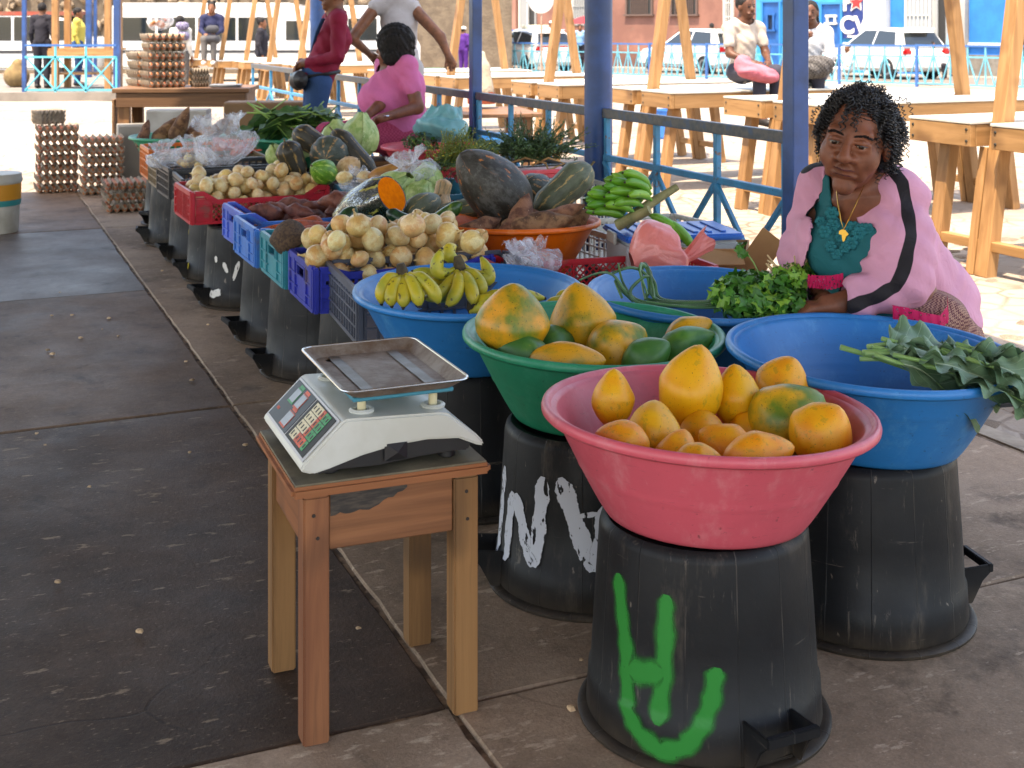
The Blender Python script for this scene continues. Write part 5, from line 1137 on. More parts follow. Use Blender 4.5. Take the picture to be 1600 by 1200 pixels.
# ---------------------------------------------------------------- eggs, egg table, boxes, paint pail
TRAYM = M('egg_tray_pulp', '#a39788', '#8c8072', 10, rough=.95, bump=(70, .4, .003), rv=.1); EGG = fruit_mat('brown_egg_shell', '#b3714b', '#a8623f', 3, rough=.45, rv=.12, hv=.01, bump=.05)
def tray_mesh():
    n, T = 37, .30; mb = MB(); p_ = T / 6; vs = []
    f = lambda x, y: .0125 * (math.cos(2 * math.pi * x / p_) + math.cos(2 * math.pi * y / p_))
    for off in (0, -.004):
        for j in range(n):
            for i in range(n): x, y = -T / 2 + T * i / (n - 1), -T / 2 + T * j / (n - 1); vs.append((x, y, f(x, y) + off))
    fs = [(j * n + i, j * n + i + 1, (j + 1) * n + i + 1, (j + 1) * n + i) for j in range(n - 1) for i in range(n - 1)]
    N2 = n * n; fs += [tuple(N2 + k for k in q[::-1]) for q in fs]
    for i in range(n - 1):
        fs += [(i + 1, i, N2 + i, N2 + i + 1), ((n - 1) * n + i, (n - 1) * n + i + 1, N2 + (n - 1) * n + i + 1, N2 + (n - 1) * n + i), (i * n, (i + 1) * n, N2 + (i + 1) * n, N2 + i * n), ((i + 1) * n + n - 1, i * n + n - 1, N2 + i * n + n - 1, N2 + (i + 1) * n + n - 1)]
    return mb.add(vs, fs).mesh('egg_tray', TRAYM, True, sharp=50)
TRY = tray_mesh(); EGM = organic('egg', EGG, [(r * .78, z) for r, z in prof(lambda t: .5 * math.sin(math.pi * t) ** .58 * (1 - .12 * t) if 0 < t < 1 else 0, 12)], 12, 0, 0, 0)
ORD = ['bottom', 'second', 'third', 'fourth', 'fifth', 'sixth', 'seventh', 'eighth']
def egg_stack(pos, n, rz, where, top=True, pitch=.074, back=False, tops=6, sides=True):
    for k in range(n):
        p = Vector(pos) + Vector((random.uniform(-.006, .006), random.uniform(-.006, .006), .024 + k * pitch)); r_ = rz + random.uniform(-.04, .04)
        nm = 'top' if k == n - 1 else ORD[k]; inst('egg_tray', TRY, None, p, (0, 0, r_), (1, 1, 1.45), '%s tray from below of the egg stack %s' % (nm, where) if nm not in ('top', 'bottom') else '%s grey pulp tray of the egg stack %s' % (nm, where), 'egg tray', 'egg trays')
        for i in range(6):
            for j in range(6):
                if j == 0 or (back and j == 3) or (sides and i == 0 and j % 2 == 0) or (top and k == n - 1 and j < tops):
                    o = Matrix.Rotation(r_, 3, 'Z') @ Vector((-.125 + .05 * i, -.125 + .05 * j, 0))
                    inst('egg', EGM, None, p + o + Vector((0, 0, .0)), (0, 0, i * 1.3 + j), .056, 'brown egg in the %s tray of the stack %s' % (nm, where), 'egg', 'brown eggs')
eg = R(23)
egg_stack((-3.46, 9.72, 0), 7, eg, 'at far left on the floor', back=True, tops=3); egg_stack((-3.08, 9.60, 0), 6, eg, 'right of the tallest floor stack', back=True, tops=3); egg_stack((-2.63, 8.72, 0), 3, eg, 'lowest, by the orange crate')
for k in range(3): inst('egg_tray', TRY, None, (-3.52, 9.72, .53 + .03 * k), (0, 0, eg + .3), (.66, .66, 1), ['lower', 'middle', 'uppermost'][k] + ' empty tray piled on the far left egg stack', 'egg tray', 'egg trays')
TZ = .76; TY = 10.35
WD = wood('weathered_table_wood', '#7d5a3f', '#5f432f', axis=0); WDZ = wood('weathered_post_wood', '#86603f', '#6a4a32', axis=2)
tb_ = empty('egg_table', (-2.62, TY, 0), R(4), 'rough wooden table stacked with egg trays at back left', 'table')
for i in range(4): MB().box((0, -.24 + .16 * i, TZ - .02), (1.06, .155, .035)).build('top_board', WD, tb_, bevel=.004)
for sy in (-1, 1): MB().box((0, sy * .29, TZ - .095), (1.0, .03, .11)).build('apron_board', WD, tb_, bevel=.003)
for sx in (-1, 1):
    MB().box((sx * .49, 0, TZ - .095), (.03, .54, .11)).build('apron_board', WD, tb_, bevel=.003)
    for sy in (-1, 1): MB().box((sx * .45, sy * .24, (TZ - .04) / 2), (.09, .07, TZ - .04)).build('leg', WDZ, tb_, bevel=.004)
MB().box((-.535, 0, .52), (.02, .5, .30)).build('side_board', wood('side_plank', '#8a6a4d', '#6a4c36', axis=1), tb_, bevel=.003)
egg_stack((-2.62 - .18, TY - .08, TZ), 6, eg + .1, 'on the wooden table', tops=2); egg_stack((-2.62 - .36, TY + .18, TZ), 4, eg + .2, 'behind at the left of the table', tops=1, sides=False)
for k in range(3): inst('egg_tray', TRY, None, (-2.62 + .1, TY - .02, TZ + .025 + .05 * k), (0, 0, eg), (.45, .6, 1), ['lower', 'middle', 'upper'][k] + ' small carton tray beside the table egg stack', 'egg tray', 'egg trays')
bag(Vector((-2.84, TY - .05, TZ + .45)), .10, .18, FC, 'clear bag of eggs tied on top of the table stack', 12, .2, .35)
for k in range(9): inst('egg', EGM, None, Vector((-2.84 + random.gauss(0, .035), TY - .05 + random.gauss(0, .03), TZ + .49 + random.uniform(0, .06))), (random.random(), random.random(), 0), .058, 'brown egg inside the bag on top of the table stack', 'egg', 'brown eggs')
MB().box((0, 0, .012), (.24, .17, .018)).build('notebook', M('grey_book', '#6b7078', '#4a4c50', 6, rough=.5), loc=(-2.62 + .33, TY - .1, TZ), rot=(0, 0, .1), bevel=.003, label='grey notebook lying on the egg table', cat='book')
def carton(name, pos, size, mat, label, rz, hole=True, mark=False):
    e = empty(name, pos, rz, label, 'box'); MB().box((0, 0, size[2] / 2), size).build('walls', mat, e, bevel=.006)
    MB().box((0, -size[1] * .13, size[2] + .002), (size[0], size[1] * .7, .004)).build('flap', mat, e)
    if hole: MB().box((0, -size[1] / 2 - .001, size[2] * .62), (.09, .004, .028)).build('hand_hole', M('hole_dark', '#15110e', rough=.9), e, bevel=.001)
    if mark:
        for x in (-.045, .03): MB().box((x, -size[1] / 2 - .001, size[2] * .82), (.012, .003, .06)).build('printed_mark', INK, e)
        MB().box((0, -size[1] / 2 - .001, size[2] * .80), (.03, .003, .04)).build('printed_mark', KR, e)
    return e
carton('carton', (-2.50, 9.62, .0), (.44, .3, .62), M('white_carton', '#b5b3ae', '#a19d96', 4, rough=.8), 'white carton with a hand hole under the egg table', R(6), True, True)
carton('carton', (-2.9, 10.0, 0), (.35, .3, .48), M('grey_carton', '#8f8c86', rough=.8), 'greyish carton behind the white one under the table', R(20), False)
carton('carton', (-1.82, 9.6, 0), (.62, .35, .68), M('brown_carton', '#86684a', '#755a40', 4, rough=.8), 'brown cardboard carton right of the egg table', R(3), False)
pl = empty('paint_pail', P(-6, 362, 0), 0, 'white paint pail with orange and teal bands at left edge', 'pail'); WPW = M('pail_white', '#bdb8ac', '#a59e90', 6, rough=.5)
MB().lathe([(.125, 0), (.128, .01), (.142, .30), (.150, .302), (.152, .318), (.147, .33), (.147, .352), (.142, .356), (0, .356)], 48).build('body', WPW, pl, smooth=True)
MB().lathe([(.1425, .20), (.1435, .295)], 48, cap=False).build('orange_band', M('pail_orange', '#c4821d', rough=.5), pl, smooth=True); MB().lathe([(.1405, .165), (.1427, .20)], 48, cap=False).build('teal_band', M('pail_teal', '#1f7f7d', rough=.5), pl, smooth=True)
# ---------------------------------------------------------------- people: smooth solids meshed as one surface
def _v(a): return np.array(a, np.float32)
def s_cone(p, a, b, ra, rb):
    a, b = _v(a), _v(b); ba = b - a; t = np.clip(((p - a) @ ba) / max(1e-9, float(ba @ ba)), 0, 1)
    return np.linalg.norm(p - a - t[:, None] * ba, axis=1) - (ra + (rb - ra) * t)
def s_ell(p, c, r, B=None):
    q = p - _v(c)
    if B is not None: q = q @ B
    r = _v(r); k0 = np.linalg.norm(q / r, axis=1); k1 = np.linalg.norm(q / (r * r), axis=1); return k0 * (k0 - 1) / np.maximum(k1, 1e-6)
def smin(a, b, k):
    h = np.clip(.5 + .5 * (b - a) / k, 0, 1); return b + (a - b) * h - k * h * (1 - h)
def smax(a, b, k): return -smin(-a, -b, k)
def solid(prims):
    bs = []
    for pr in prims:
        if pr[0] in ('c', '-c'): a, b = _v(pr[2]), _v(pr[3]); bs.append(((a + b) / 2, float(np.linalg.norm(a - b)) / 2 + max(pr[4], pr[5])))
        else: bs.append((_v(pr[2]), max(pr[3])))
    def fn(p):
        d = None; cull = len(p) < 60000
        if cull: mn, mx = p.min(0), p.max(0); pc = (mn + mx) / 2; rad = float(np.linalg.norm(mx - mn)) / 2
        for pr, (bc, br_) in zip(prims, bs):
            if cull and d is not None and float(np.linalg.norm(bc - pc)) - br_ - rad > .07: continue
            k = pr[1]
            e = s_cone(p, *pr[2:]) if pr[0] == 'c' else s_ell(p, *pr[2:]) if pr[0] in ('e', '-e') else -s_cone(p, *pr[2:])
            if d is None: d = e
            elif pr[0] == '-e': d = smax(d, -e, k)
            elif pr[0] == '-c': d = smax(d, e, k)
            else: d = smin(d, e, k)
        return d
    return fn
def sdf_mesh(fn, lo, hi, h, smooth=1):
    lo, hi = np.array(lo, np.float32), np.array(hi, np.float32); S = 4; nb = np.ceil((hi - lo) / (h * S)).astype(int); n = nb * S + 1
    g = [lo[i] + np.arange(nb[i] + 1, dtype=np.float32) * h * S for i in range(3)]
    C = fn(np.stack(np.meshgrid(*g, indexing='ij'), -1).reshape(-1, 3)).reshape(nb + 1)
    mn = np.full(tuple(nb), 1e9, np.float32); sg = np.zeros(tuple(nb), np.float32)
    for i in (0, 1):
        for j in (0, 1):
            for k in (0, 1):
                c = C[i:nb[0] + i, j:nb[1] + j, k:nb[2] + k]; mn = np.minimum(mn, np.abs(c)); sg = sg + c
    act = np.argwhere(mn < h * S * 1.35); act = act[np.lexsort((act[:, 1] // 6, act[:, 0] // 6, act[:, 2] // 6))] if len(act) else act
    F = np.repeat(np.repeat(np.repeat(np.where(sg > 0, 1, -1).astype(np.float32), S, 0), S, 1), S, 2); F = np.pad(F, ((0, 1), (0, 1), (0, 1)), mode='edge')
    o = np.stack(np.meshgrid(*[np.arange(S + 1)] * 3, indexing='ij'), -1).reshape(-1, 3)
    for s in range(0, len(act), 160):
        idx = (act[s:s + 160, None, :] * S + o[None]).reshape(-1, 3); F[idx[:, 0], idx[:, 1], idx[:, 2]] = fn(lo + idx.astype(np.float32) * h)
    I = F < 0; c8 = I[:-1, :-1, :-1].astype(np.int8)
    tot = sum(I[i:n[0] - 1 + i, j:n[1] - 1 + j, k:n[2] - 1 + k].astype(np.int8) for i in (0, 1) for j in (0, 1) for k in (0, 1))
    cells = np.argwhere((tot > 0) & (tot < 8)); vid = np.full(tot.shape, -1, np.int32); vid[cells[:, 0], cells[:, 1], cells[:, 2]] = np.arange(len(cells))
    acc = np.zeros((len(cells), 3), np.float32); cnt = np.zeros(len(cells), np.float32)
    cor = [np.array((i, j, k)) for i in (0, 1) for j in (0, 1) for k in (0, 1)]
    for a in range(8):
        for b in range(a + 1, 8):
            if np.abs(cor[a] - cor[b]).sum() != 1: continue
            ia, ib = cells + cor[a], cells + cor[b]; fa, fb = F[ia[:, 0], ia[:, 1], ia[:, 2]], F[ib[:, 0], ib[:, 1], ib[:, 2]]
            m = (fa < 0) != (fb < 0); t = np.where(m, fa / np.where(m, fa - fb, 1), 0)
            acc += np.where(m[:, None], cor[a] + t[:, None] * (cor[b] - cor[a]), 0); cnt += m
    V = lo + (cells + acc / cnt[:, None]) * h; Q4 = []
    for ax in range(3):
        sl = [slice(0, n[i]) for i in range(3)]; s0 = list(sl); s1 = list(sl); s0[ax] = slice(0, n[ax] - 1); s1[ax] = slice(1, n[ax])
        e = np.argwhere(I[tuple(s0)] != I[tuple(s1)]); u, w_ = (ax + 1) % 3, (ax + 2) % 3
        e = e[(e[:, u] > 0) & (e[:, w_] > 0) & (e[:, u] < n[u] - 1) & (e[:, w_] < n[w_] - 1)]; du = np.zeros(3, int); dw = np.zeros(3, int); du[u] = 1; dw[w_] = 1
        q = np.stack([vid[tuple((e - du - dw).T)], vid[tuple((e - dw).T)], vid[tuple(e.T)], vid[tuple((e - du).T)]], 1)
        fl_ = I[tuple(e.T)]; q[~fl_] = q[~fl_][:, ::-1]; Q4.append(q)
    Q4 = np.concatenate(Q4); Q4 = Q4[(Q4 >= 0).all(1)]
    for _ in range(smooth):
        s_ = np.zeros_like(V); c_ = np.zeros(len(V), np.float32)
        for k in range(4):
            a, b = Q4[:, k], Q4[:, (k + 1) % 4]; np.add.at(s_, a, V[b]); np.add.at(c_, a, 1); np.add.at(s_, b, V[a]); np.add.at(c_, b, 1)
        V = V * .5 + .5 * s_ / np.maximum(c_, 1)[:, None]
    return V, Q4
def vq_mesh(name, V, Qd, mats, mi=None):
    used = np.unique(Qd); mp = np.full(len(V), -1, np.int64); mp[used] = np.arange(len(used)); V = V[used]; Qd = mp[Qd]
    me = bpy.data.meshes.new(name); me.vertices.add(len(V)); me.vertices.foreach_set('co', V.astype(np.float32).ravel())
    me.loops.add(Qd.size); me.loops.foreach_set('vertex_index', Qd.ravel().astype(np.int32)); me.polygons.add(len(Qd))
    me.polygons.foreach_set('loop_start', np.arange(0, Qd.size, 4, dtype=np.int32)); me.polygons.foreach_set('use_smooth', np.ones(len(Qd), bool))
    for m in (mats if isinstance(mats, list) else [mats]): me.materials.append(m)
    if mi is not None: me.polygons.foreach_set('material_index', mi.astype(np.int32))
    me.update(); me.validate(); return me
def bounds(prims, pad):
    a, b = [], []
    for pr in prims:
        if pr[0][0] == '-': continue
        if pr[0] == 'c': a += [_v(pr[2]) - pr[4], _v(pr[3]) - pr[5]]; b += [_v(pr[2]) + pr[4], _v(pr[3]) + pr[5]]
        else: m = max(pr[3]); a.append(_v(pr[2]) - m); b.append(_v(pr[2]) + m)
    return np.min(a, 0) - pad, np.max(b, 0) + pad
def smooth_border(V, Qd, it=8):
    E = np.concatenate([np.sort(Qd[:, [k, (k + 1) % 4]], 1) for k in range(4)]); u, c = np.unique(E, axis=0, return_counts=True); B = u[c == 1]; V = V.copy()
    for _ in range(it):
        s_ = np.zeros_like(V); n_ = np.zeros(len(V), np.float32)
        for a, b in ((0, 1), (1, 0)): np.add.at(s_, B[:, a], V[B[:, b]]); np.add.at(n_, B[:, a], 1)
        m = n_ > 0; V[m] = .4 * V[m] + .6 * s_[m] / n_[m][:, None]
    return V
def cloth(name, mat, c2=None, weave=260, rough=.85, fold=.25, stripes=None, sheen=.2, attr=None):
    t = NT(name); c = t.mix(t.ramp(t.noise(5, 4, .6), .3, .7), lin(mat), t.hsv(lin(mat), .85))
    if c2: 
        s = t.new('ShaderNodeTexChecker'); t.co(); t.l.new(t.raw, s.inputs[0]); s.inputs['Scale'].default_value = stripes or 200; c = t.mix(s.outputs['Fac'], c, lin(c2))
    if attr: c = t.mix(t.ramp(t.new('ShaderNodeAttribute', attribute_name=attr).outputs['Fac'], .0148, .0132), c, lin('#1b171c'))
    t.bump(t.noise(weave, 2, .5), .15, .001); t.bump(t.noise(14, 4, .6, dist=.7), fold * 1.6, .014)
    return t.done(c, rough, .3)
def skin(name, c1, c2):
    t = NT(name); c = t.mix(t.ramp(t.noise(18, 4, .6), .35, .68), lin(c1), lin(c2)); c = t.mix(t.math('MULTIPLY', t.ramp(t.noise(140, 3, .6), .6, .75), .3), c, lin('#2a150e'))
    t.bump(t.noise(160, 3, .6), .10, .001); t.bump(t.noise(30, 4, .6), .12, .003); t.b.inputs['Subsurface Weight'].default_value = 0
    return t.done(c, t.math('MULTIPLY_ADD', t.noise(30, 3), .2, .42), .35)
SK1 = skin('skin_deep_brown', '#7d4a35', '#613828'); SK2 = skin('skin_brown', '#7d5038', '#63402c'); HAIR = M('black_hair', '#0b0a0b', '#17151a', 40, rough=.38, spec=.6)

# ------------------------------------------------ the seated stall keeper
W_ = empty('person', (0, 0, 0), 0, 'seated woman in open pink track jacket and teal top, leaning forward', 'person')
HS = 1.02; HO = Vector((.846, 3.15, .972)); FW = Vector((-.46, -.885, -.09)).normalized(); UPH = Vector((.17, -.02, .98)); SX = FW.cross(UPH).normalized() * -1; SX = UPH.cross(FW).normalized() * 1
if SX.x < 0: SX = -SX
UPH = SX.cross(FW) if SX.cross(FW).z > 0 else FW.cross(SX)
BH_ = np.array([SX, FW, UPH], np.float32).T
hp = lambda x, y, z: tuple(HO + (SX * x + FW * y + UPH * z) * HS)
def hsc(l): return [(a[0], a[1] * HS, a[2], a[3], a[4] * HS, a[5] * HS) if a[0][-1] == 'c' else (a[0], a[1] * HS, a[2], tuple(x * HS for x in a[3])) + tuple(a[4:]) for a in l]
HD = lambda s: [('e', .01, hp(0, -.012, .036), (.074, .093, .086), BH_), ('e', .03, hp(0, .020, -.042), (.061, .068, .078), BH_)]
head = [('e', .01, hp(0, -.012, .028), (.070, .093, .082), BH_), ('e', .03, hp(0, .016, -.038), (.060, .067, .084), BH_),
    ('e', .03, hp(.038, .050, -.036), (.030, .033, .032), BH_), ('e', .03, hp(-.038, .050, -.036), (.030, .033, .032), BH_), ('e', .02, hp(0, .064, -.106), (.026, .022, .022), BH_),
    ('c', .016, hp(-.042, .070, .026), hp(.042, .070, .026), .012, .012),
    ('-e', .014, hp(.032, .100, .004), (.019, .014, .011), BH_), ('-e', .014, hp(-.032, .100, .004), (.019, .014, .011), BH_),
    ('c', .012, hp(0, .084, .012), hp(0, .107, -.027), .0085, .0130), ('e', .008, hp(.019, .092, -.032), (.0125, .013, .0095), BH_), ('e', .008, hp(-.019, .092, -.032), (.0125, .013, .0095), BH_), ('e', .008, hp(0, .108, -.030), (.0135, .011, .0105), BH_)]
for s in (-1, 1):
    head += [('c', .006, hp(s * .017, .086, .0085), hp(s * .033, .0885, .0099), .005, .006), ('c', .006, hp(s * .033, .0885, .0099), hp(s * .049, .076, .005), .006, .005),
             ('c', .006, hp(s * .017, .085, -.0055), hp(s * .033, .0865, -.0080), .004, .005), ('c', .006, hp(s * .033, .0865, -.0080), hp(s * .049, .075, -.003), .005, .004),
             ('c', .008, hp(s * .020, .082, -.016), hp(s * .046, .072, -.012), .006, .006),
             ('e', .006, hp(s * .076, -.010, -.012), (.010, .022, .034), BH_), ('c', .012, hp(s * .030, .080, -.046), hp(s * .038, .066, -.078), .008, .010)]
head += [('c', .008, hp(-.024, .080, -.060), hp(0, .089, -.058), .006, .0075), ('c', .008, hp(0, .089, -.058), hp(.026, .078, -.061), .0075, .006), ('c', .008, hp(-.022, .080, -.0725), hp(.022, .080, -.0735), .008, .008), ('c', .006, hp(0, .085, -.0735), hp(0, .085, -.0735), .008, .008),
    ('-c', .003, hp(-.030, .086, -.0635), hp(0, .0965, -.066), .0022, .0028), ('-c', .003, hp(0, .0965, -.066), hp(.033, .082, -.068), .0028, .0022), ('-c', .006, hp(0, .096, -.087), hp(0, .096, -.087), .010, .010)]
head = hsc(head)
NB = (.895, 3.255, .862); SL, SR = (.968, 3.205, .815), (.815, 3.335, .822); EL, WL = (.950, 3.10, .635), (.790, 3.085, .578); ER, WR = (.762, 3.335, .652), (.790, 3.20, .570)
PEL, CH = (1.075, 3.45, .42), (.925, 3.285, .71); KL, KR, AL_, AR_ = (.93, 3.17, .44), (.86, 3.31, .44), (.945, 3.17, .07), (.87, 3.33, .07)
neck = [('c', .02, hp(0, -.025, -.06), NB, .056, .062), ('c', .04, NB, (.90, 3.25, .82), .07, .10)]
def hand(w, d, side, up=(0, 0, 1), s=1.0, curl=.5):
    w, d = Vector(w), Vector(d).normalized(); up = Vector(up); sd = d.cross(up).normalized() * side; nn = sd.cross(d).normalized() * side
    out = [('c', .012 * s, tuple(w), tuple(w + d * .03 * s), .024 * s, .026 * s)]
    for k in range(4):
        b = w + d * .07 * s + sd * (.027 - .018 * k) * s; L = (.036, .042, .040, .031)[k] * s
        out.append(('c', .010 * s, tuple(w + d * .02 * s + sd * (.018 - .012 * k) * s), tuple(b), .012 * s, .0095 * s))
        m = b + d * L * .8 - nn * L * curl; e = m + d * L * .5 - nn * L * (curl + .4)
        out += [('c', .004 * s, tuple(b), tuple(m), .0092 * s, .0085 * s), ('c', .004 * s, tuple(m), tuple(e), .0085 * s, .0072 * s)]
    tb_ = w + d * .028 * s + sd * .026 * s; tm = tb_ + d * .028 * s + sd * .022 * s - nn * .012 * s; te = tm + d * .028 * s + sd * .004 * s
    return out + [('c', .010 * s, tuple(tb_ - d * .01 * s), tuple(tm), .012 * s, .010 * s), ('c', .004 * s, tuple(tm), tuple(te), .010 * s, .0085 * s)]
torso = [('c', .05, PEL, CH, .155, .135), ('c', .05, CH, (.90, 3.26, .80), .135, .09), ('c', .05, SL, NB, .05, .055), ('c', .05, SR, NB, .05, .055), ('e', .05, (.93, 3.22, .57), (.15, .13, .13))]
FD = Vector((-.50, -.83, 0)); SDV = Vector((.83, -.50, 0)); cc = Vector((.895, 3.225, .695))
for s in (-1, 1): torso.append(('e', .04, tuple(cc + FD * .052 + SDV * s * .064), (.074, .072, .075)))
arms = [('c', .03, SL, EL, .052, .043), ('c', .02, EL, WL, .042, .027), ('c', .03, SR, ER, .052, .043), ('c', .02, ER, WR, .042, .027)]
arms += hand(WL, (-.95, .1, -.1), 1) + hand(WR, (-.3, -.85, -.1), -1)
legs = [('c', .04, (1.13, 3.40, .40), KL, .10, .062), ('c', .04, (1.02, 3.50, .40), KR, .10, .062), ('c', .03, KL, AL_, .056, .036), ('c', .03, KR, AR_, .056, .036)]
body = head + neck + [('c', .03) + a[2:4] + (a[4] - .012, a[5] - .012) if a[0] == 'c' else (a[0], .03, a[2], tuple(x - .014 for x in a[3])) for a in torso] + arms + [(l[0], l[1], l[2], l[3], l[4] - .012, l[5] - .012) for l in legs]
for s, A_ in ((1, AL_), (-1, AR_)): body.append(('c', .02, A_, (A_[0] - .06, A_[1] - .13, .028), .035, .026))
lo, hi = bounds(body, .02); V, Fq = sdf_mesh(solid(body), lo, hi, .0036)
inst('body', vq_mesh('body', V, Fq, SK1), W_)
# eyes, brows, lips
_bf = solid(head)
def surf(x, z, off=0.0):                              # point on the face at a given side and height
    ys = np.linspace(.135, .03, 120); d = _bf(np.array([hp(x, y, z) for y in ys], np.float32)); i = int(np.argmax(d < 0)); return hp(x, ys[i] + off, z)
EYM = M('dark_eye', '#1a0f0a', rough=.12); EYW = M('eye_white', '#8a7a6c', rough=.2)
for s in (-1, 1):
    e = MB().lathe([(.0001, -.0122)] + [(.0122 * math.sin(a), -.0122 * math.cos(a)) for a in np.linspace(.15, 3.0, 12)] + [(.0001, .0122)], 18).build('eye', EYW, W_, loc=hp(s * .032, .0785, .001), smooth=True)
    MB().lathe([(.0068, 0), (.005, .002), (0, .0028)], 18).build('iris', EYM, e, loc=tuple(Vector(FW) * .0112 + Vector((.0008, 0, 0))), rot=Vector(FW).to_track_quat('Z', 'Y').to_euler(), smooth=True)
    mb = MB(); r_ = random.Random(3)
    for i in range(60):
        f = i / 59; zz_ = .0215 + .007 * math.sin(f * 2.6) - .006 * f + r_.uniform(-.002, .002); b = Vector(surf(s * (.012 + .040 * f), zz_, .0006)); b2 = Vector(surf(s * (.018 + .040 * f), zz_ + r_.uniform(-.001, .003), .0015)); mb.tube([b, b2], [.0015, .0006], 4)
    mb.build('eyebrow', HAIR, W_, kind='stuff')
    mb = MB(); mb.tube([surf(s * .018, .0042, .0004), surf(s * .033, .0050, .0004), surf(s * .047, .0015, .0004)], [.0010, .0016, .0010], 5); mb.build('eyelash', HAIR, W_)
LIP = skin('lip_skin', '#5d3030', '#4a2725')
for zz, y0 in ((-.0595, .0915), (-.0735, .0900)):
    MB().tube([surf(-.024, zz + .001, -.001), surf(-.011, zz + .001, -.0012), surf(0, zz, -.0012), surf(.012, zz, -.0012), surf(.026, zz - .001, -.001)], [.0020, .0036, .0040, .0036, .0018], 8, flat=.6).build('lip', LIP, W_, smooth=True)
# curly hair: a cap plus several hundred spiral locks
cap = hsc([('e', .01, hp(0, -.022, .032), (.078, .094, .084), BH_), ('c', .03, hp(.066, -.03, .0), hp(.064, -.03, -.06), .022, .018), ('c', .03, hp(-.066, -.03, .0), hp(-.062, -.03, -.04), .020, .014), ('e', .03, hp(0, -.07, -.02), (.062, .045, .07), BH_), ('-e', .012, hp(-.004, .105, -.016), (.074, .092, .104), BH_)])
lo, hi = bounds(cap, .02); V, Fq = sdf_mesh(solid(cap), lo, hi, .005); hr = inst('hair', vq_mesh('hair', V, Fq, HAIR), W_)
r_ = random.Random(11); mb = MB(); ell = _v((.083, .099, .094)); cnt = 0
while cnt < 1000:
    a, z = r_.uniform(0, 6.283), r_.uniform(-.55, 1); q = math.sqrt(max(0, 1 - z * z)); d = Vector((q * math.cos(a), q * math.sin(a), z))
    if d.y > (.50 if abs(d.x) > .5 else .24) and d.z < .68 + .1 * r_.random(): continue
    if d.y > .16 and d.z < .15: continue
    if d.x > .6 and d.z < .2 and r_.random() < .35: continue
    cnt += 1; n = d; p = Vector((d.x * .076, d.y * .092 - .022, d.z * .081 + .032)); L = r_.uniform(.035, .062) * (1.35 if d.x > .2 and d.z < .6 else 1); pts = []; vel = (n * .45 + Vector((r_.gauss(0, .4), r_.gauss(0, .4), r_.gauss(-.1, .3)))).normalized(); K = 26; ph, om, cr = r_.random() * 6.28, r_.uniform(3.6, 5.0), r_.uniform(.0042, .0075)
    for i in range(K):
        vel = (vel + Vector((0, 0, -.20)) + Vector((r_.gauss(0, .06), r_.gauss(0, .06), 0))).normalized(); p = p + vel * L / K * 1.25
        e = Vector((p.x / .083, (p.y + .022) / .099, (p.z - .032) / .090)); l_ = e.length
        if l_ < 1.0 and p.z > -.03: p = p + Vector((e.x * .083, e.y * .099, e.z * .090)) * (1 / l_ - 1) * .6
        t1 = vel.cross(Vector((.3, .2, 1))).normalized(); t2 = vel.cross(t1); f = min(1, i / 5)
        pts.append(p + (t1 * math.cos(ph + om * i * .42) + t2 * math.sin(ph + om * i * .42)) * cr * f)
    mb.tube([hp(*x) for x in pts], [.0020 * (1 - .5 * i / K) for i in range(K)], 4, cap=False)
for (x0, ln) in ((-.012, .062), (-.006, .070), (.006, .055), (.012, .064)):        # locks fallen over the forehead
    ph = r_.random() * 6; pts = []
    for i in range(30): f = i / 29; pts.append(hp(x0 * (1 + f * .6) + .004 * math.cos(ph + i * .9) - .006 * f, .058 + .033 * math.sin(f * 1.6) + .004 * math.sin(ph + i * .9), .106 - ln * f * 1.1))
    mb.tube(pts, .0016, 4, cap=False)
mb.build('curls', HAIR, hr, smooth=True, sharp=0, kind='stuff')
# teal top
def lerp_tab(z, tab):
    zs = [a[0] for a in tab]; return np.interp(z, zs, [a[1] for a in tab]), np.interp(z, zs, [a[2] for a in tab])
sh = [(a[0], a[1], a[2], a[3], a[4] + .008, a[5] + .008) if a[0] == 'c' else (a[0], a[1], a[2], tuple(x + .008 for x in a[3])) for a in torso]
lo, hi = bounds(sh, .02); f0 = solid(sh); V, Fq = sdf_mesh(lambda p: f0(p) + .0012 * np.sin(p[:, 2] * 90 + 4 * np.sin(p[:, 0] * 30)), lo, hi, .006)
cv = V[Fq].mean(1); nk = np.linalg.norm((cv - _v((.865, 3.165, .86))) / _v((.085, .11, .115)), axis=1); keep = (cv[:, 2] > .47) & (nk > 1) & (cv[:, 2] < .87) & ~((cv[:, 2] > .80) & (np.abs((cv - _v(NB)) @ _v(SDV)) > .11))
TEAL = cloth('teal_knit', '#0e5f66', None, 300, .8, .3)
keep &= ~((cv[:, 0] > .95) | ((cv[:, 2] < .60) & (cv[:, 0] > .925))); V = smooth_border(V, Fq[keep]); me = vq_mesh('teal_top', V, Fq[keep], TEAL); top_ = inst('teal_top', me, W_); md = top_.modifiers.new('thick', 'SOLIDIFY'); md.thickness = .003
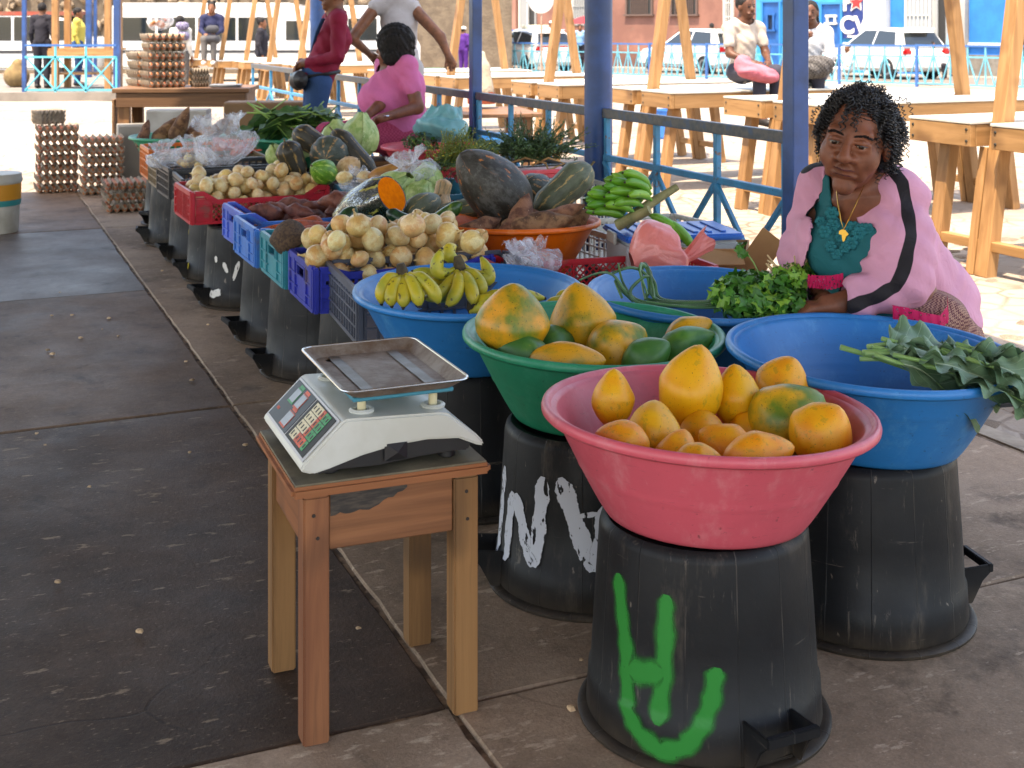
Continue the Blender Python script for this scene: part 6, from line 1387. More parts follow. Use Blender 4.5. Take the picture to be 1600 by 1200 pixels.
# flower applique round the neckline
kv = V[np.unique(Fq[keep])]; pxs = 800 + FP * kv[:, 0] / kv[:, 1]; pys = HY + FP * (HC - kv[:, 2]) / kv[:, 1]; FLM = cloth('teal_applique', '#0f666d', None, 300, .8, .5)
fm = MB(); 
for k in range(6):
    a = k * math.pi / 3; fm.lathe([(.0, .004), (.006, .003), (.0075, .0)], 8, c=(.0095 * math.cos(a), .0095 * math.sin(a), 0))
fm.lathe([(0, .0055), (.004, .004), (.005, 0)], 8); FLO = fm.mesh('flower', FLM, True, sharp=0)
for (x, y) in ((1283, 345), (1290, 362), (1300, 332), (1302, 352), (1298, 385), (1308, 395), (1320, 388), (1332, 380), (1343, 365), (1346, 350), (1338, 340), (1312, 372), (1326, 362), (1352, 335)):
    dd = (pxs - x) ** 2 + (pys - y) ** 2; c_ = np.argsort(dd + 1e5 * (kv[:, 1] > 3.22))[:1]
    p = Vector(kv[c_[0]]); inst('flower_applique', FLO, top_, p + Vector((-.002, -.006, .001)), Vector((-.35, -.92, .15)).to_track_quat('Z', 'Y').to_euler(), random.uniform(.8, 1.15))
# pink jacket
jk = [('c', .05, (1.085, 3.46, .47), (.935, 3.30, .70), .160, .130), ('c', .05, (.935, 3.30, .70), (.90, 3.28, .77), .128, .092), ('c', .04, SL, NB, .060, .058), ('c', .04, SR, NB, .058, .058), ('e', .06, (1.12, 3.47, .49), (.115, .12, .13)), ('c', .05, (.95, 3.36, .74), (1.10, 3.46, .50), .085, .12),
      ('c', .03, SL, EL, .066, .060), ('c', .025, EL, WL, .060, .043), ('c', .03, SR, ER, .064, .058), ('c', .025, ER, WR, .058, .043)]
for s in (-1, 1): jk.append(('e', .05, tuple(cc + FD * .050 + SDV * s * .085), (.08, .08, .09)))
lo, hi = bounds(jk, .03); f1 = solid(jk)
def fj(p):
    w1 = p @ _v((36, 22, 64)) + 2.2 * np.sin(p @ _v((18, -25, 14))); w2 = p @ _v((-52, 30, 38)) + 2 * np.sin(p @ _v((11, 23, -30)))
    el = np.exp(-((np.linalg.norm(p - _v(EL), axis=1) / .12) ** 2)) + np.exp(-((np.linalg.norm(p - _v(ER), axis=1) / .12) ** 2)) + .7 * np.exp(-((np.linalg.norm(p - _v(WL), axis=1) / .1) ** 2))
    return f1(p) + .0026 * np.sin(w1) + .0022 * np.sin(w2) + .0050 * el * np.sin(p @ _v((70, 10, 95)))
V, Fq = sdf_mesh(fj, lo, hi, .0055); cv = V[Fq].mean(1)
x0, x1 = lerp_tab(cv[:, 2], [(.40, .70, .895), (.60, .722, .878), (.645, .730, .872), (.707, .738, .868), (.77, .750, .858), (.83, .775, .852), (.90, .79, .86)])
armd = np.minimum(s_cone(cv, EL, WL, .07, .06), s_cone(cv, ER, WR, .06, .05)); 
front = (cv @ _v(FD)) > (_v(cc) @ _v(FD)) - .015; opening = front & (cv[:, 0] > x0) & (cv[:, 0] < x1) & (armd > .012) & (cv[:, 1] < 3.265)
cuff = ((np.linalg.norm(cv - _v(WL), axis=1) < .062) & (cv[:, 0] < WL[0] + .012)) | ((np.linalg.norm(cv - _v(WR), axis=1) < .056) & (cv[:, 1] < WR[1] + .01))
neckh = np.linalg.norm((cv - _v((.885, 3.235, .93))) / _v((.078, .085, .10)), axis=1) < 1
low = (cv[:, 2] < .40) | ((cv[:, 2] < .50) & (cv[:, 0] < .98) & (armd > .02)) | ((cv[:, 1] < 3.27) & (cv[:, 2] < .565) & (armd > .006))
keep = ~(opening | cuff | neckh | low)
def pl_dist(cv, pts):
    d = np.full(len(cv), 9.0)
    for a, b in zip(pts[:-1], pts[1:]):
        a, b = np.array(a)[[0, 2]], np.array(b)[[0, 2]]; q = cv[:, [0, 2]]; t = np.clip(((q - a) @ (b - a)) / ((b - a) @ (b - a)), 0, 1); d = np.minimum(d, np.linalg.norm(q - a - t[:, None] * (b - a), axis=1))
    return d
stl = [Q(1383, 258, 3.22), Q(1404, 285, 3.18), Q(1415, 318, 3.13), Q(1416, 365, 3.1), Q(1408, 420, 3.06), Q(1396, 446, 3.05), Q(1368, 464, 3.04), Q(1330, 482, 3.03)]
str_ = [Q(1292, 252, 3.3), Q(1268, 258, 3.32), Q(1244, 272, 3.33), Q(1226, 305, 3.33), Q(1215, 360, 3.33), Q(1204, 410, 3.33), Q(1208, 440, 3.3)]
dl = pl_dist(V, [tuple(x) for x in stl]); dr = pl_dist(V, [tuple(x) for x in str_]); att = np.minimum(np.where(V[:, 1] < 3.30, dl, 1), np.where(V[:, 0] < .88, dr * 1.15, 1))
JP = cloth('pink_jersey', '#cf93ac', None, 320, .75, .35, attr='stripe'); JB = cloth('black_jersey', '#1b171c', None, 320, .8, .3)
V, keep_q = smooth_border(V, Fq[keep], 40), Fq[keep]; me = vq_mesh('jacket', V, keep_q, [JP, JB]); at_ = me.attributes.new('stripe', 'FLOAT', 'POINT'); at_.data.foreach_set('value', att[np.unique(keep_q)].astype(np.float32)); jo = inst('jacket', me, W_); md = jo.modifiers.new('thick', 'SOLIDIFY'); md.thickness = .006; md.offset = 1; md.material_offset_rim = 1
# stand-up collar and lapels
def strip(pts_lo, pts_hi, th, name, mat, par):
    n = len(pts_lo); vs = [Vector(p) for p in pts_lo] + [Vector(p) for p in pts_hi]; mb = MB().add(vs, [(i, i + 1, n + i + 1, n + i) for i in range(n - 1)])
    o = mb.build(name, mat, par, smooth=True, sharp=0); m = o.modifiers.new('sub', 'SUBSURF'); m.levels = m.render_levels = 2; m = o.modifiers.new('thick', 'SOLIDIFY'); m.thickness = th; return o
nb = Vector((.888, 3.245, .862)); lo_, hi_ = [], []
for i in range(15):
    a = R(-62 + 304 * i / 14); dv = (-FD * -math.cos(a + math.pi) if False else FD * math.cos(a - R(90) + R(180) - R(0)) * 0) 
    ang = R(70) + R(220) * i / 14                      # from the front right round the nape to the front left
    dv = FD * math.cos(ang) + SDV * math.sin(ang)
    fr_ = max(0, math.cos(ang)); lo_.append(nb + dv * (.098 + .012 * fr_) + Vector((0, 0, -.030 - .045 * fr_))); hi_.append(nb + dv * (.092 + .035 * fr_) + Vector((0, 0, .035 - .030 * fr_)))
strip(lo_, hi_, .006, 'collar', cloth('pink_collar_jersey', '#cf93ac', None, 320, .75, .35), jo)
GOLD = M('gold', '#b98a3a', rough=.25, Metallic=1.0)
ch_ = [Q(1306, 285, 3.13), Q(1309, 315, 3.065), Q(1314, 345, 3.03), Q(1318, 359, 3.02), Q(1326, 343, 3.02), Q(1338, 318, 3.05), Q(1350, 290, 3.12)]
nk_ = MB().tube(ch_, .0013, 6).build('necklace', GOLD, W_, smooth=True)
MB().prism([(-.010, .010), (-.004, .014), (.004, .013), (.008, .008), (.012, .003), (.006, -.002), (.003, -.012), (-.001, -.015), (-.003, -.008), (-.004, .001), (-.011, .003)], 0, .0025).build('pendant', GOLD, nk_, loc=Q(1318, 368, 3.005), rot=(R(78), 0, R(-20)))
MB().tube([hp(-.082 + .0 * i, -.006 + .018 * math.cos(i * .5), -.062 + .018 * math.sin(i * .5)) for i in range(13)], .0011, 5).build('earring', GOLD, W_, smooth=True)
# apron, trousers, shoes
APR = cloth('checked_apron', '#a5806e', '#5a2f38', 200, .85, .3, 210); JEA = cloth('dark_trousers', '#222a38', None, 260, .85, .3)
ap = [(l[0], l[1], l[2], l[3], l[4] + .022, l[5] + .03) for l in legs[:2]] + [('e', .05, (1.03, 3.36, .45), (.16, .16, .10)), ('e', .05, (1.02, 3.20, .525), (.12, .115, .068)), ('c', .04, KL, KR, .075, .07)]
lo, hi = bounds(ap, .02); f2 = solid(ap); V, Fq = sdf_mesh(lambda p: f2(p) + .003 * np.sin(p @ _v((40, 60, 20))), lo, hi, .008); cv = V[Fq].mean(1)
o = inst('apron', vq_mesh('apron', V, Fq[cv[:, 2] > .36], APR), W_); md = o.modifiers.new('thick', 'SOLIDIFY'); md.thickness = .003; APO = o
tp = [(l[0], l[1], l[2], l[3], l[4], l[5]) for l in legs]; lo, hi = bounds(tp, .02); V, Fq = sdf_mesh(solid(tp), lo, hi, .010); inst('trousers', vq_mesh('trousers', V, Fq, JEA), W_)
shs = [('c', .02, (A_[0], A_[1], .045), (A_[0] - .07, A_[1] - .15, .035), .042, .034) for A_ in (AL_, AR_)]
for q in shs: lo, hi = bounds([q], .01); V, Fq = sdf_mesh(solid([q]), lo, hi, .008); inst('shoe', vq_mesh('shoe', V, Fq, M('shoe_dark', '#241d1b', rough=.6)), W_)
t = NT('pink_lace'); t.co(); vo = t.new('ShaderNodeTexVoronoi'); t.l.new(t.raw, vo.inputs[0]); vo.inputs['Scale'].default_value = 130; t.put(t.b.inputs['Alpha'], t.ramp(vo.outputs['Distance'], .22, .32)); LACE = t.done(lin('#b3104c'), .8, .3)
for nm, pts in (('a', [(1395, 488, 3.02), (1420, 492, 3.02), (1445, 500, 3.02), (1470, 504, 3.04), (1482, 488, 3.08), (1480, 460, 3.12)]), ('b', [(1262, 438, 3.14), (1280, 440, 3.12), (1300, 440, 3.10), (1318, 436, 3.10)])):
    mb = MB(); n = 40; P_ = [Q(*p) for p in pts]; row = []
    for i in range(n):
        f = i / (n - 1) * (len(P_) - 1); k = min(int(f), len(P_) - 2); p = P_[k].lerp(P_[k + 1], f - k); row.append(p)
    w2 = .016 if nm == 'a' else .014
    vs = []
    for i, p in enumerate(row):
        rf_ = .004 * math.sin(i * 1.4); nx_ = Vector((-.3, -1, 0)).normalized(); vs += [p + Vector((0, .004, w2)), p + nx_ * (.004 + rf_), p + nx_ * (.006 - rf_) + Vector((.002 * math.sin(i * 1.7), 0, -w2 - .004 * abs(math.sin(i * .8))))]
    mb.add(vs, [(3 * i + j, 3 * i + j + 1, 3 * i + j + 4, 3 * i + j + 3) for i in range(n - 1) for j in range(2)]); mb.build('lace_trim', LACE, APO, smooth=True, sharp=0)
ss = empty('low_stool', (1.0, 3.50, 0), .3, 'low wooden box seat under the seated woman', 'stool')
MB().box((0, 0, .27), (.24, .26, .03)).build('seat', W2, ss, bevel=.004)
for sx in (-1, 1):
    for sy in (-1, 1): MB().box((sx * .09, sy * .1, .127), (.04, .04, .254)).build('leg', W2, ss, bevel=.003)
# ------------------------------------------------ other people
SK3 = skin('skin_dark_brown', '#5f3b29', '#4a2d20')  # even, darker brown skin for the two girls on the stalls
HAIRM = M('matt_black_hair', '#0d0b0c', '#1d1a1a', 60, rough=.75, spec=.3, bump=(120, .8, .006))
SH_DK = M('dark_shoe', '#1d1a1a', rough=.6); 
def person(label, loc, rz, cols, pose='stand', H=1.64, ov=None, h=.012, hair='short', sleeve=1.0, leg=1.0, wide=1.0, hat=None, grp=None, head_turn=0.0, skinm=None, extra=None, shirt_len=0):
    e = empty('person', loc, rz, label, 'person', grp); k = H / 1.64; skinm = skinm or SK2
    if pose == 'stand': J = dict(head=(0, -.01, 1.52), neck=(0, .01, 1.38), chest=(0, 0, 1.22), pel=(0, .01, .92), sl=(.165, 0, 1.345), sr=(-.165, 0, 1.345), el=(.205, .03, 1.07), er=(-.205, .03, 1.07), wl=(.21, -.06, .84), wr=(-.21, -.06, .84), hl=(.085, 0, .87), hr=(-.085, 0, .87), kl=(.09, -.02, .48), kr=(-.09, -.02, .48), al=(.09, .02, .08), ar=(-.09, .02, .08), tl=(.10, -.13, .03), tr=(-.10, -.13, .03))
    else: J = dict(head=(0, -.03, .70), neck=(0, .01, .56), chest=(0, .02, .38), pel=(0, .04, .08), sl=(.165, .01, .50), sr=(-.165, .01, .50), el=(.2, -.06, .26), er=(-.2, -.06, .26), wl=(.09, -.28, .18), wr=(-.09, -.28, .18), hl=(.085, .02, .08), hr=(-.085, .02, .08), kl=(.09, -.40, .09), kr=(-.09, -.40, .09), al=(.09, -.40, -.32), ar=(-.09, -.40, -.32), tl=(.09, -.55, -.37), tr=(-.09, -.55, -.37))
    if ov: J.update(ov)
    J = {a: tuple(x * k for x in b) for a, b in J.items()}; hd = Vector(J['head'])
    ca, sa = math.cos(head_turn), math.sin(head_turn); B = np.array(((ca, -sa, 0), (sa, ca, 0), (0, 0, 1)), np.float32); hq = lambda x, y, z: tuple(hd + Vector((x * ca - y * sa, x * sa + y * ca, z)) * k)
    hdp = [('e', .01, hq(0, .012, .03), (.074 * k, .09 * k, .085 * k), B), ('e', .03, hq(0, -.02, -.04), (.058 * k, .065 * k, .075 * k), B), ('c', .012, hq(0, -.086, .0), hq(0, -.10, -.03), .010, .013), ('e', .015, hq(0, -.064, -.09), (.024, .02, .02), B), ('e', .01, hq(.03, -.078, -.062), (.02, .012, .008), B), ('e', .01, hq(-.03, -.078, -.062), (.02, .012, .008), B), ('-e', .01, hq(.03, -.09, .005), (.016, .012, .008), B), ('-e', .01, hq(-.03, -.09, .005), (.016, .012, .008), B), ('e', .006, hq(.076, .01, -.01), (.010, .02, .03), B), ('e', .006, hq(-.076, .01, -.01), (.010, .02, .03), B), ('c', .02, hq(0, .02, -.06), J['neck'], .052 * k, .055 * k)]
    tor = [('c', .05, J['pel'], J['chest'], .125 * wide * k, .120 * wide * k), ('c', .05, J['chest'], J['neck'], .115 * wide * k, .055), ('c', .05, J['sl'], J['neck'], .052 * k, .05), ('c', .05, J['sr'], J['neck'], .052 * k, .05)]
    if extra: tor += extra
    arm = [('c', .02, J['s' + s], J['e' + s], .047 * k, .039 * k) for s in 'lr'] + [('c', .02, J['e' + s], J['w' + s], .038 * k, .025 * k) for s in 'lr']
    for s, sg in (('l', 1), ('r', -1)): d = Vector(J['w' + s]) - Vector(J['e' + s]); arm += hand(J['w' + s], d, sg, (0, -1, .2), k, .3)
    lg = [('c', .03, J['h' + s], J['k' + s], .088 * wide * k, .057 * k) for s in 'lr'] + [('c', .03, J['k' + s], J['a' + s], .055 * k, .036 * k) for s in 'lr']
    ft = [('c', .02, J['a' + s], J['t' + s], .036 * k, .028 * k) for s in 'lr']
    grow = lambda l, d: [(a[0], a[1], a[2], a[3], a[4] + d, a[5] + d) if a[0] == 'c' else (a[0], a[1], a[2], tuple(x + d for x in a[3])) + tuple(a[4:]) for a in l]
    bd = hdp + grow(tor, -.012) + arm + grow(lg, -.010) + ft; lo, hi = bounds(bd, .03); V, F_ = sdf_mesh(solid(bd), lo, hi, h); inst('body', vq_mesh('body', V, F_, skinm), e)
    st_ = grow(tor, .008 if h < .013 else .012)
    for s in 'lr':
        a, b, c = Vector(J['s' + s]), Vector(J['e' + s]), Vector(J['w' + s])
        if sleeve > 0:
            f = min(1, sleeve * 2); st_.append(('c', .03, tuple(a), tuple(a.lerp(b, f)), .062 * k, (.050 if f < 1 else .048) * k + .004))
            if sleeve > .5: st_.append(('c', .02, tuple(b), tuple(b.lerp(c, (sleeve - .5) * 1.85)), .048 * k, .036 * k))
    if shirt_len: st_.append(('c', .05, J['pel'], tuple(Vector(J['pel']) - Vector((0, 0, shirt_len))), .14 * wide * k, .17 * k))
    lo, hi = bounds(st_, .03); fn_ = solid(st_); V, F_ = sdf_mesh(lambda p: fn_(p) + .003 * np.sin(p @ _v((50, 30, 70)) + 2 * np.sin(p @ _v((20, -30, 15)))), lo, hi, h); cv = V[F_].mean(1)
    nk = Vector(J['neck']) + Vector((0, -.02, .045)); keep = np.linalg.norm((cv - _v(nk)) / _v((.085, .10, .085)), axis=1) > 1
    if pose == 'stand': keep &= cv[:, 2] > (J['pel'][2] - .06 - shirt_len)
    so_ = inst('shirt', vq_mesh('shirt', smooth_border(V, F_[keep], 4), F_[keep], cols[0]), e); m = so_.modifiers.new('thick', 'SOLIDIFY'); m.thickness = .006
    if leg > 0:
        tr_ = [('c', .05, tuple(Vector(J['pel']) + Vector((0, 0, .02))), J['pel'], .130 * wide * k, .135 * wide * k)] + grow(lg[:2], .012)
        for s in 'lr': a, b = Vector(J['k' + s]), Vector(J['a' + s]); tr_.append(('c', .03, tuple(a), tuple(a.lerp(b, leg)), .068 * k, .052 * k))
        lo, hi = bounds(tr_, .03); V, F_ = sdf_mesh(solid(tr_), lo, hi, h * 1.15); cv = V[F_].mean(1); keep = cv[:, 2] < J['pel'][2] + .10 * k
        inst('trousers', vq_mesh('trousers', V, F_[keep], cols[1]), e)
    for s in 'lr':
        q = [('c', .02, tuple(Vector(J['a' + s]) - Vector((0, -.02, .03 * k))), J['t' + s], .046 * k, .036 * k)]; lo, hi = bounds(q, .02); V, F_ = sdf_mesh(solid(q), lo, hi, min(h, .014)); inst('shoe', vq_mesh('shoe', V, F_, cols[2] if len(cols) > 2 else SH_DK), e)
    cap = [('e', .01, hq(0, .022, .040), (.082 * k, .095 * k, .090 * k), B)]
    if hair == 'bush': cap = [('e', .01, hq(0, .03, .035), (.112, .118, .115), B), ('e', .03, hq(0, .05, -.05), (.105, .09, .075), B), ('c', .03, hq(-.07, .0, -.02), hq(-.085, .0, -.085), .035, .02), ('c', .03, hq(.07, .02, -.02), hq(.10, .03, -.08), .04, .02)]
    if hair == 'bun': cap += [('e', .02, hq(0, .085, .095), (.045, .045, .04), B)]
    if hair == 'buns': cap += [('e', .01, hq(.055, .0, .125), (.035, .035, .032), B), ('e', .01, hq(-.055, .0, .125), (.035, .035, .032), B)]
    if hair == 'tail': cap += [('e', .02, hq(.02, .10, .02), (.05, .05, .06), B), ('c', .03, hq(.03, .11, 0), hq(.07, .13, -.12), .045, .02)]
    if hair != 'none':
        cap += [('-e', .012, hq(0, -.10, -.025 if hair != 'bush' else -.01), (.075, .085, .09), B)]; lo, hi = bounds(cap, .03); fn2 = solid(cap); V, F_ = sdf_mesh(lambda p: fn2(p) + (.010 if hair == 'bush' else .004) * np.sin(p @ _v((150, 60, 40))) * np.sin(p @ _v((30, 140, 90))), lo, hi, h * .9); inst('hair', vq_mesh('hair', V, F_, HAIRM), e)
    if h < .0125:                                       # features large enough to see
        for s in (-1, 1):
            MB().lathe([(.0001, -.009), (.007, -.005), (.009, 0), (.007, .005), (.0001, .009)], 10, c=hq(s * .03, -.076, .004)).build('eye', EYM, e, smooth=True)
            MB().tube([hq(s * .014, -.085, .022), hq(s * .032, -.083, .028), hq(s * .05, -.070, .021)], [.003, .0035, .002], 5).build('eyebrow', HAIRM, e)
        MB().tube([hq(-.022, -.082, -.063), hq(0, -.091, -.062), hq(.022, -.082, -.063)], [.002, .0045, .002], 6).build('lip', LIP, e, smooth=True)
    if hat is not None:
        ht = [('e', .01, hq(0, .01, .072), (.09, .10, .062), B), ('c', .01, hq(0, -.09, .05), hq(0, -.135, .045), .035, .02)]; lo, hi = bounds(ht, .03); V, F_ = sdf_mesh(solid(ht), lo, hi, h); inst('cap', vq_mesh('cap', V, F_, hat), e)
    return e
def rel(e, px, py, Y, rz):
    return tuple(Matrix.Rotation(-rz, 3, 'Z') @ (Q(px, py, Y) - Vector(e)))
JN = cloth('blue_denim', '#27456e', None, 300, .85, .35); MAR = cloth('maroon_knit', '#7a1230', None, 260, .8, .35); TNK = cloth('grey_white_rib', '#a9a7a8', None, 240, .85, .3); PKS = cloth('bright_pink_cotton', '#cd6b9c', None, 260, .85, .4); PKR = cloth('pink_lace_skirt', '#b5486a', '#9a3556', 240, .85, .3, 90)
# woman in maroon top leaning at the rail
l0 = (-1.28, 9.25, 0); z0 = R(-72); rr = lambda px, py, Y: tuple(x for x in rel(l0, px, py, Y, z0))
wm = person('woman in maroon long sleeved top and jeans leaning on the railing', l0, z0, [MAR, JN], H=1.58, h=.009, hair='bun', wide=.92, head_turn=0, ov=dict(pel=(0, -.14, .90), hl=(.085, -.13, .86), hr=(-.085, -.13, .86), kl=(.09, -.20, .47), kr=(-.09, -.16, .47), chest=(0, .0, 1.20), el=(.22, -.02, 1.07), wl=(.04, -.22, 1.02), er=(-.22, -.02, 1.07), wr=(-.05, -.24, 1.0)))
BLKL = M('black_leather', '#141416', rough=.45, bump=(40, .2, .003))
q = MB().lathe([(.02, -.14), (.07, -.10), (.08, 0), (.07, .10), (.02, .14)], 20).mesh('belt_bag', BLKL, True); bgo = inst('belt_bag', q, wm, (.05, -.27, .86), (R(10), R(85), R(10)), (.9, .75, 1)); 
MB().tube([(.13 * math.cos(a), -.12 + .15 * math.sin(a), .90 + .02 * math.sin(a)) for a in np.linspace(0, 6.283, 25)[:-1]], .014, 6, close=True).build('belt_strap', BLKL, wm, smooth=True)
MB().tube([(.10, -.10, 1.30), (.02, -.13, 1.2), (-.08, -.16, 1.02), (-.13, -.16, .92)], .016, 8, flat=.3).build('denim_strap', JN, wm, smooth=True)
# woman in grey tank top, seen from behind
l1 = (-.86, 9.75, 0); z1 = R(172); r1 = lambda px, py, Y: rel(l1, px, py, Y, z1)
person('woman in light grey tank top seen from behind, one arm stretched out', l1, z1, [TNK, TNK], H=1.72, h=.010, hair='bun', sleeve=0, wide=1.0, skinm=SK2, leg=1.0, ov={a: tuple(x * 1.64 / 1.72 for x in b) for a, b in dict(sr=r1(645, 12, 9.72), er=r1(688, 58, 9.6), wr=r1(701, 88, 9.55), sl=r1(587, 12, 9.72), el=r1(550, 60, 9.6), wl=r1(578, 85, 9.85)).items()}, shirt_len=.35)
# woman in pink shirt seated, turned away
l2 = (-.72, 7.85, .50); z2 = R(-62); r2 = lambda px, py, Y: rel(l2, px, py, Y, z2)
wp = person('seated woman in bright pink T-shirt with bushy black hair', l2, z2, [PKS, PKR], pose='sit', H=1.66, h=.009, hair='bush', sleeve=.27, wide=1.25, head_turn=R(-55), skinm=SK1, leg=.3, ov={a: tuple(x * 1.64 / 1.66 for x in b) for a, b in dict(head=r2(612, 74, 7.8), neck=r2(614, 112, 7.85), er=r2(598, 160, 7.7), wr=r2(572, 182, 7.55), el=r2(652, 168, 7.65), wl=r2(598, 184, 7.45)).items()}, extra=[('e', .06, (0, -.11, .30), (.15, .11, .11)), ('e', .06, (0, .0, .12), (.19, .17, .13))])
MB().tube([Vector(r2(600, 181, 7.45)) + Vector((.028 * math.cos(a), .028 * math.sin(a), 0)) for a in np.linspace(0, 6.283, 17)[:-1]], .005, 6, close=True).build('wristwatch', M('silver', '#b9b9bd', rough=.25, Metallic=1.0), wp)
ss = empty('low_stool', (-.70, 7.88, 0), .3, 'wooden stool under the woman in pink shirt', 'stool'); MB().box((0, 0, .42), (.36, .34, .03)).build('seat', W2, ss, bevel=.004)
for sx in (-1, 1):
    for sy in (-1, 1): MB().box((sx * .15, sy * .14, .2), (.045, .045, .40)).build('leg', W2, ss, bevel=.003)
# two girls on the new stalls
POLO = cloth('pale_polo', '#b3a79b', None, 280, .85, .35); NAV = cloth('grey_navy_trousers', '#33333f', None, 280, .85, .35)
p_ = Q(1163, 122, 10.45); l3 = (p_.x, p_.y, p_.z - .02); z3 = R(22); r3 = lambda px, py, Y: rel(l3, px, py, Y, z3)
g1_ = person('girl in pale polo shirt with a pink bag on her lap', l3, z3, [POLO, NAV], pose='sit', H=1.40, h=.010, hair='bun', sleeve=.30, wide=.88, head_turn=R(10), skinm=SK3)
PBG = cloth('pink_bag_cloth', '#c06a78', None, 240, .8, .5)
q = [('e', .05, (0, 0, 0), (.16, .08, .065)), ('e', .04, (-.09, .02, .06), (.07, .045, .055)), ('e', .04, (.11, -.01, -.02), (.10, .07, .055)), ('c', .02, (-.12, .03, .09), (-.02, .03, .05), .02, .02)]; lo, hi = bounds(q, .03); f3 = solid(q); V, F_ = sdf_mesh(lambda p: f3(p) + .006 * np.sin(p @ _v((40, 60, 50)) + 2 * np.sin(p @ _v((30, 10, -20)))), lo, hi, .010)
bg_ = inst('pink_bag', vq_mesh('pink_bag', V, F_, PBG), None, Q(1178, 112, 10.05), (0, R(8), R(15)), 1, 'soft pink backpack held on the lap of the girl in polo', 'bag')
p_ = Q(1266, 128, 10.9); LTB = cloth('white_blue_sweater', '#a9adb3', None, 260, .85, .4)
person('girl in white and blue sweater sitting behind the post', (p_.x, p_.y, p_.z), R(-15), [LTB, NAV], pose='sit', H=1.38, h=.011, hair='tail', sleeve=1, wide=.9, skinm=SK3, ov=dict(er=(-.2, -.08, .28), wr=(-.06, -.2, .42)))
q = [('e', .05, (0, 0, 0), (.16, .10, .08)), ('e', .05, (.05, 0, .05), (.12, .08, .06))]; lo, hi = bounds(q, .03); f4 = solid(q); V, F_ = sdf_mesh(lambda p: f4(p) + .008 * np.sin(p @ _v((50, 60, 50))), lo, hi, .012)
inst('grey_bag', vq_mesh('grey_bag', V, F_, cloth('speckled_grey_cloth', '#5f5c5a', '#3c3a3a', 240, .9, .5, 60)), None, Q(1270, 108, 10.5), (0, 0, .2), 1, 'speckled grey bag on the lap of the girl behind the post', 'bag')
# far figures
CW = lambda n, c: cloth(n, c, None, 200, .85, .3)
DKT = CW('dark_cloth', '#23222a'); WHT = CW('white_cloth', '#c4c2bd'); YEL = CW('yellow_cloth', '#b9ad55'); NVB = CW('navy_cloth', '#1f2444'); PUR = CW('purple_cloth', '#4a2272'); HVZ = CW('hi_vis_cloth', '#b8d024'); LBL = CW('light_blue_cloth', '#7fa9c9'); REDC = CW('red_cloth', '#b01f33'); LIM = CW('lime_cloth', '#a6bf6a'); GRT = CW('grey_trouser_cloth', '#5d5a58'); CAPW = M('white_cap', '#cfcdc8', rough=.8); CAPR = M('red_cap', '#b32a2a', rough=.8)
def far(px, foot, Y, label, cols, rz=0, **k):
    p = Q(px, foot, Y); return person(label, (p.x, p.y, p.z), R(rz), cols, h=k.pop('h', .016), grp=None, **k)
GZ = lambda Y: HY + FP * (HC - gz(Y)) / Y
far(66, HY + FP * (HC + .0) / 25.5, 25.5, 'man in dark shirt seen from behind beyond the far railing', [DKT, DKT], 180, H=1.7)
far(122, HY + FP * (HC + .0) / 26.5, 26.5, 'woman in yellow top and jeans by the far table', [YEL, JN], 100, H=1.62, wide=1.1)
far(282, GZ(24), 24, 'schoolchild in white shirt carrying a patterned backpack', [WHT, GRT], 165, H=1.6)
p_ = Q(331, 68, 23); girl2 = person('girl in navy top sitting on a far stall with a dark bag', (p_.x, p_.y, p_.z), R(5), [NVB, GRT, CAPW], pose='sit', H=1.5, h=.014, hair='buns', wide=.9)
far(409, GZ(26), 26, 'slim person in dark clothes standing between far stalls', [DKT, DKT], 90, H=1.6, hair='bun')
far(862, GZ(44), 44, 'man in white cap and white shirt beside the taxi', [WHT, GRT], 20, H=1.75, hat=CAPW, h=.02)
far(762, GZ(45), 45, 'person in yellow hi-vis vest behind the far railing', [HVZ, DKT], 180, H=1.7, h=.02)
far(724, GZ(38), 38, 'vendor in purple top by the far green basin', [PUR, PUR], 150, H=1.5, h=.02, hat=CAPW)
far(779, GZ(46), 46, 'person in red cap and patterned shirt left of the taxi', [WHT, DKT], 10, H=1.7, hat=CAPR, h=.02)
far(796, GZ(48), 48, 'man in blue shirt behind the taxi', [CW('blue_cloth', '#2a56a5'), DKT], 20, H=1.7, h=.02)
far(906, GZ(46), 46, 'person in light blue shirt under the red umbrella', [LBL, DKT], 10, H=1.65, h=.02)
far(1112, GZ(42), 42, 'person with lime backpack behind the stalls', [LIM, DKT], 170, H=1.65, h=.02)
far(1134, GZ(43), 43, 'person in white cap by the blue doorway', [WHT, GRT], 0, H=1.7, hat=CAPW, h=.02)
p_ = Q(1325, 112, 36.4); person('man in white cap sitting left of the parked hatchback', (p_.x, p_.y, p_.z), R(-60), [WHT, WHT], pose='sit', H=1.6, hat=CAPW, h=.02)
p_ = Q(1455, 106, 36); person('person in red jacket sitting right of the parked hatchback', (p_.x, p_.y, p_.z), R(60), [REDC, DKT], pose='sit', H=1.5, h=.02, hair='bun')
far(1490, GZ(39), 39, 'boy in light blue shirt behind the tilted stall posts', [LBL, GRT], 20, H=1.55, h=.02)
far(690, GZ(47), 47, 'vendor in white shirt under the white umbrella', [WHT, DKT], 0, H=1.65, h=.02); far(705, GZ(49), 49, 'customer in white cap by the white umbrella', [WHT, GRT], 30, H=1.65, h=.02, hat=CAPW); far(668, GZ(46), 46, 'person in red shirt at the far left market edge', [REDC, DKT], 60, H=1.6, h=.02)
BPK = cloth('patterned_backpack', '#8b86a0', '#4c4862', 200, .85, .3, 30)
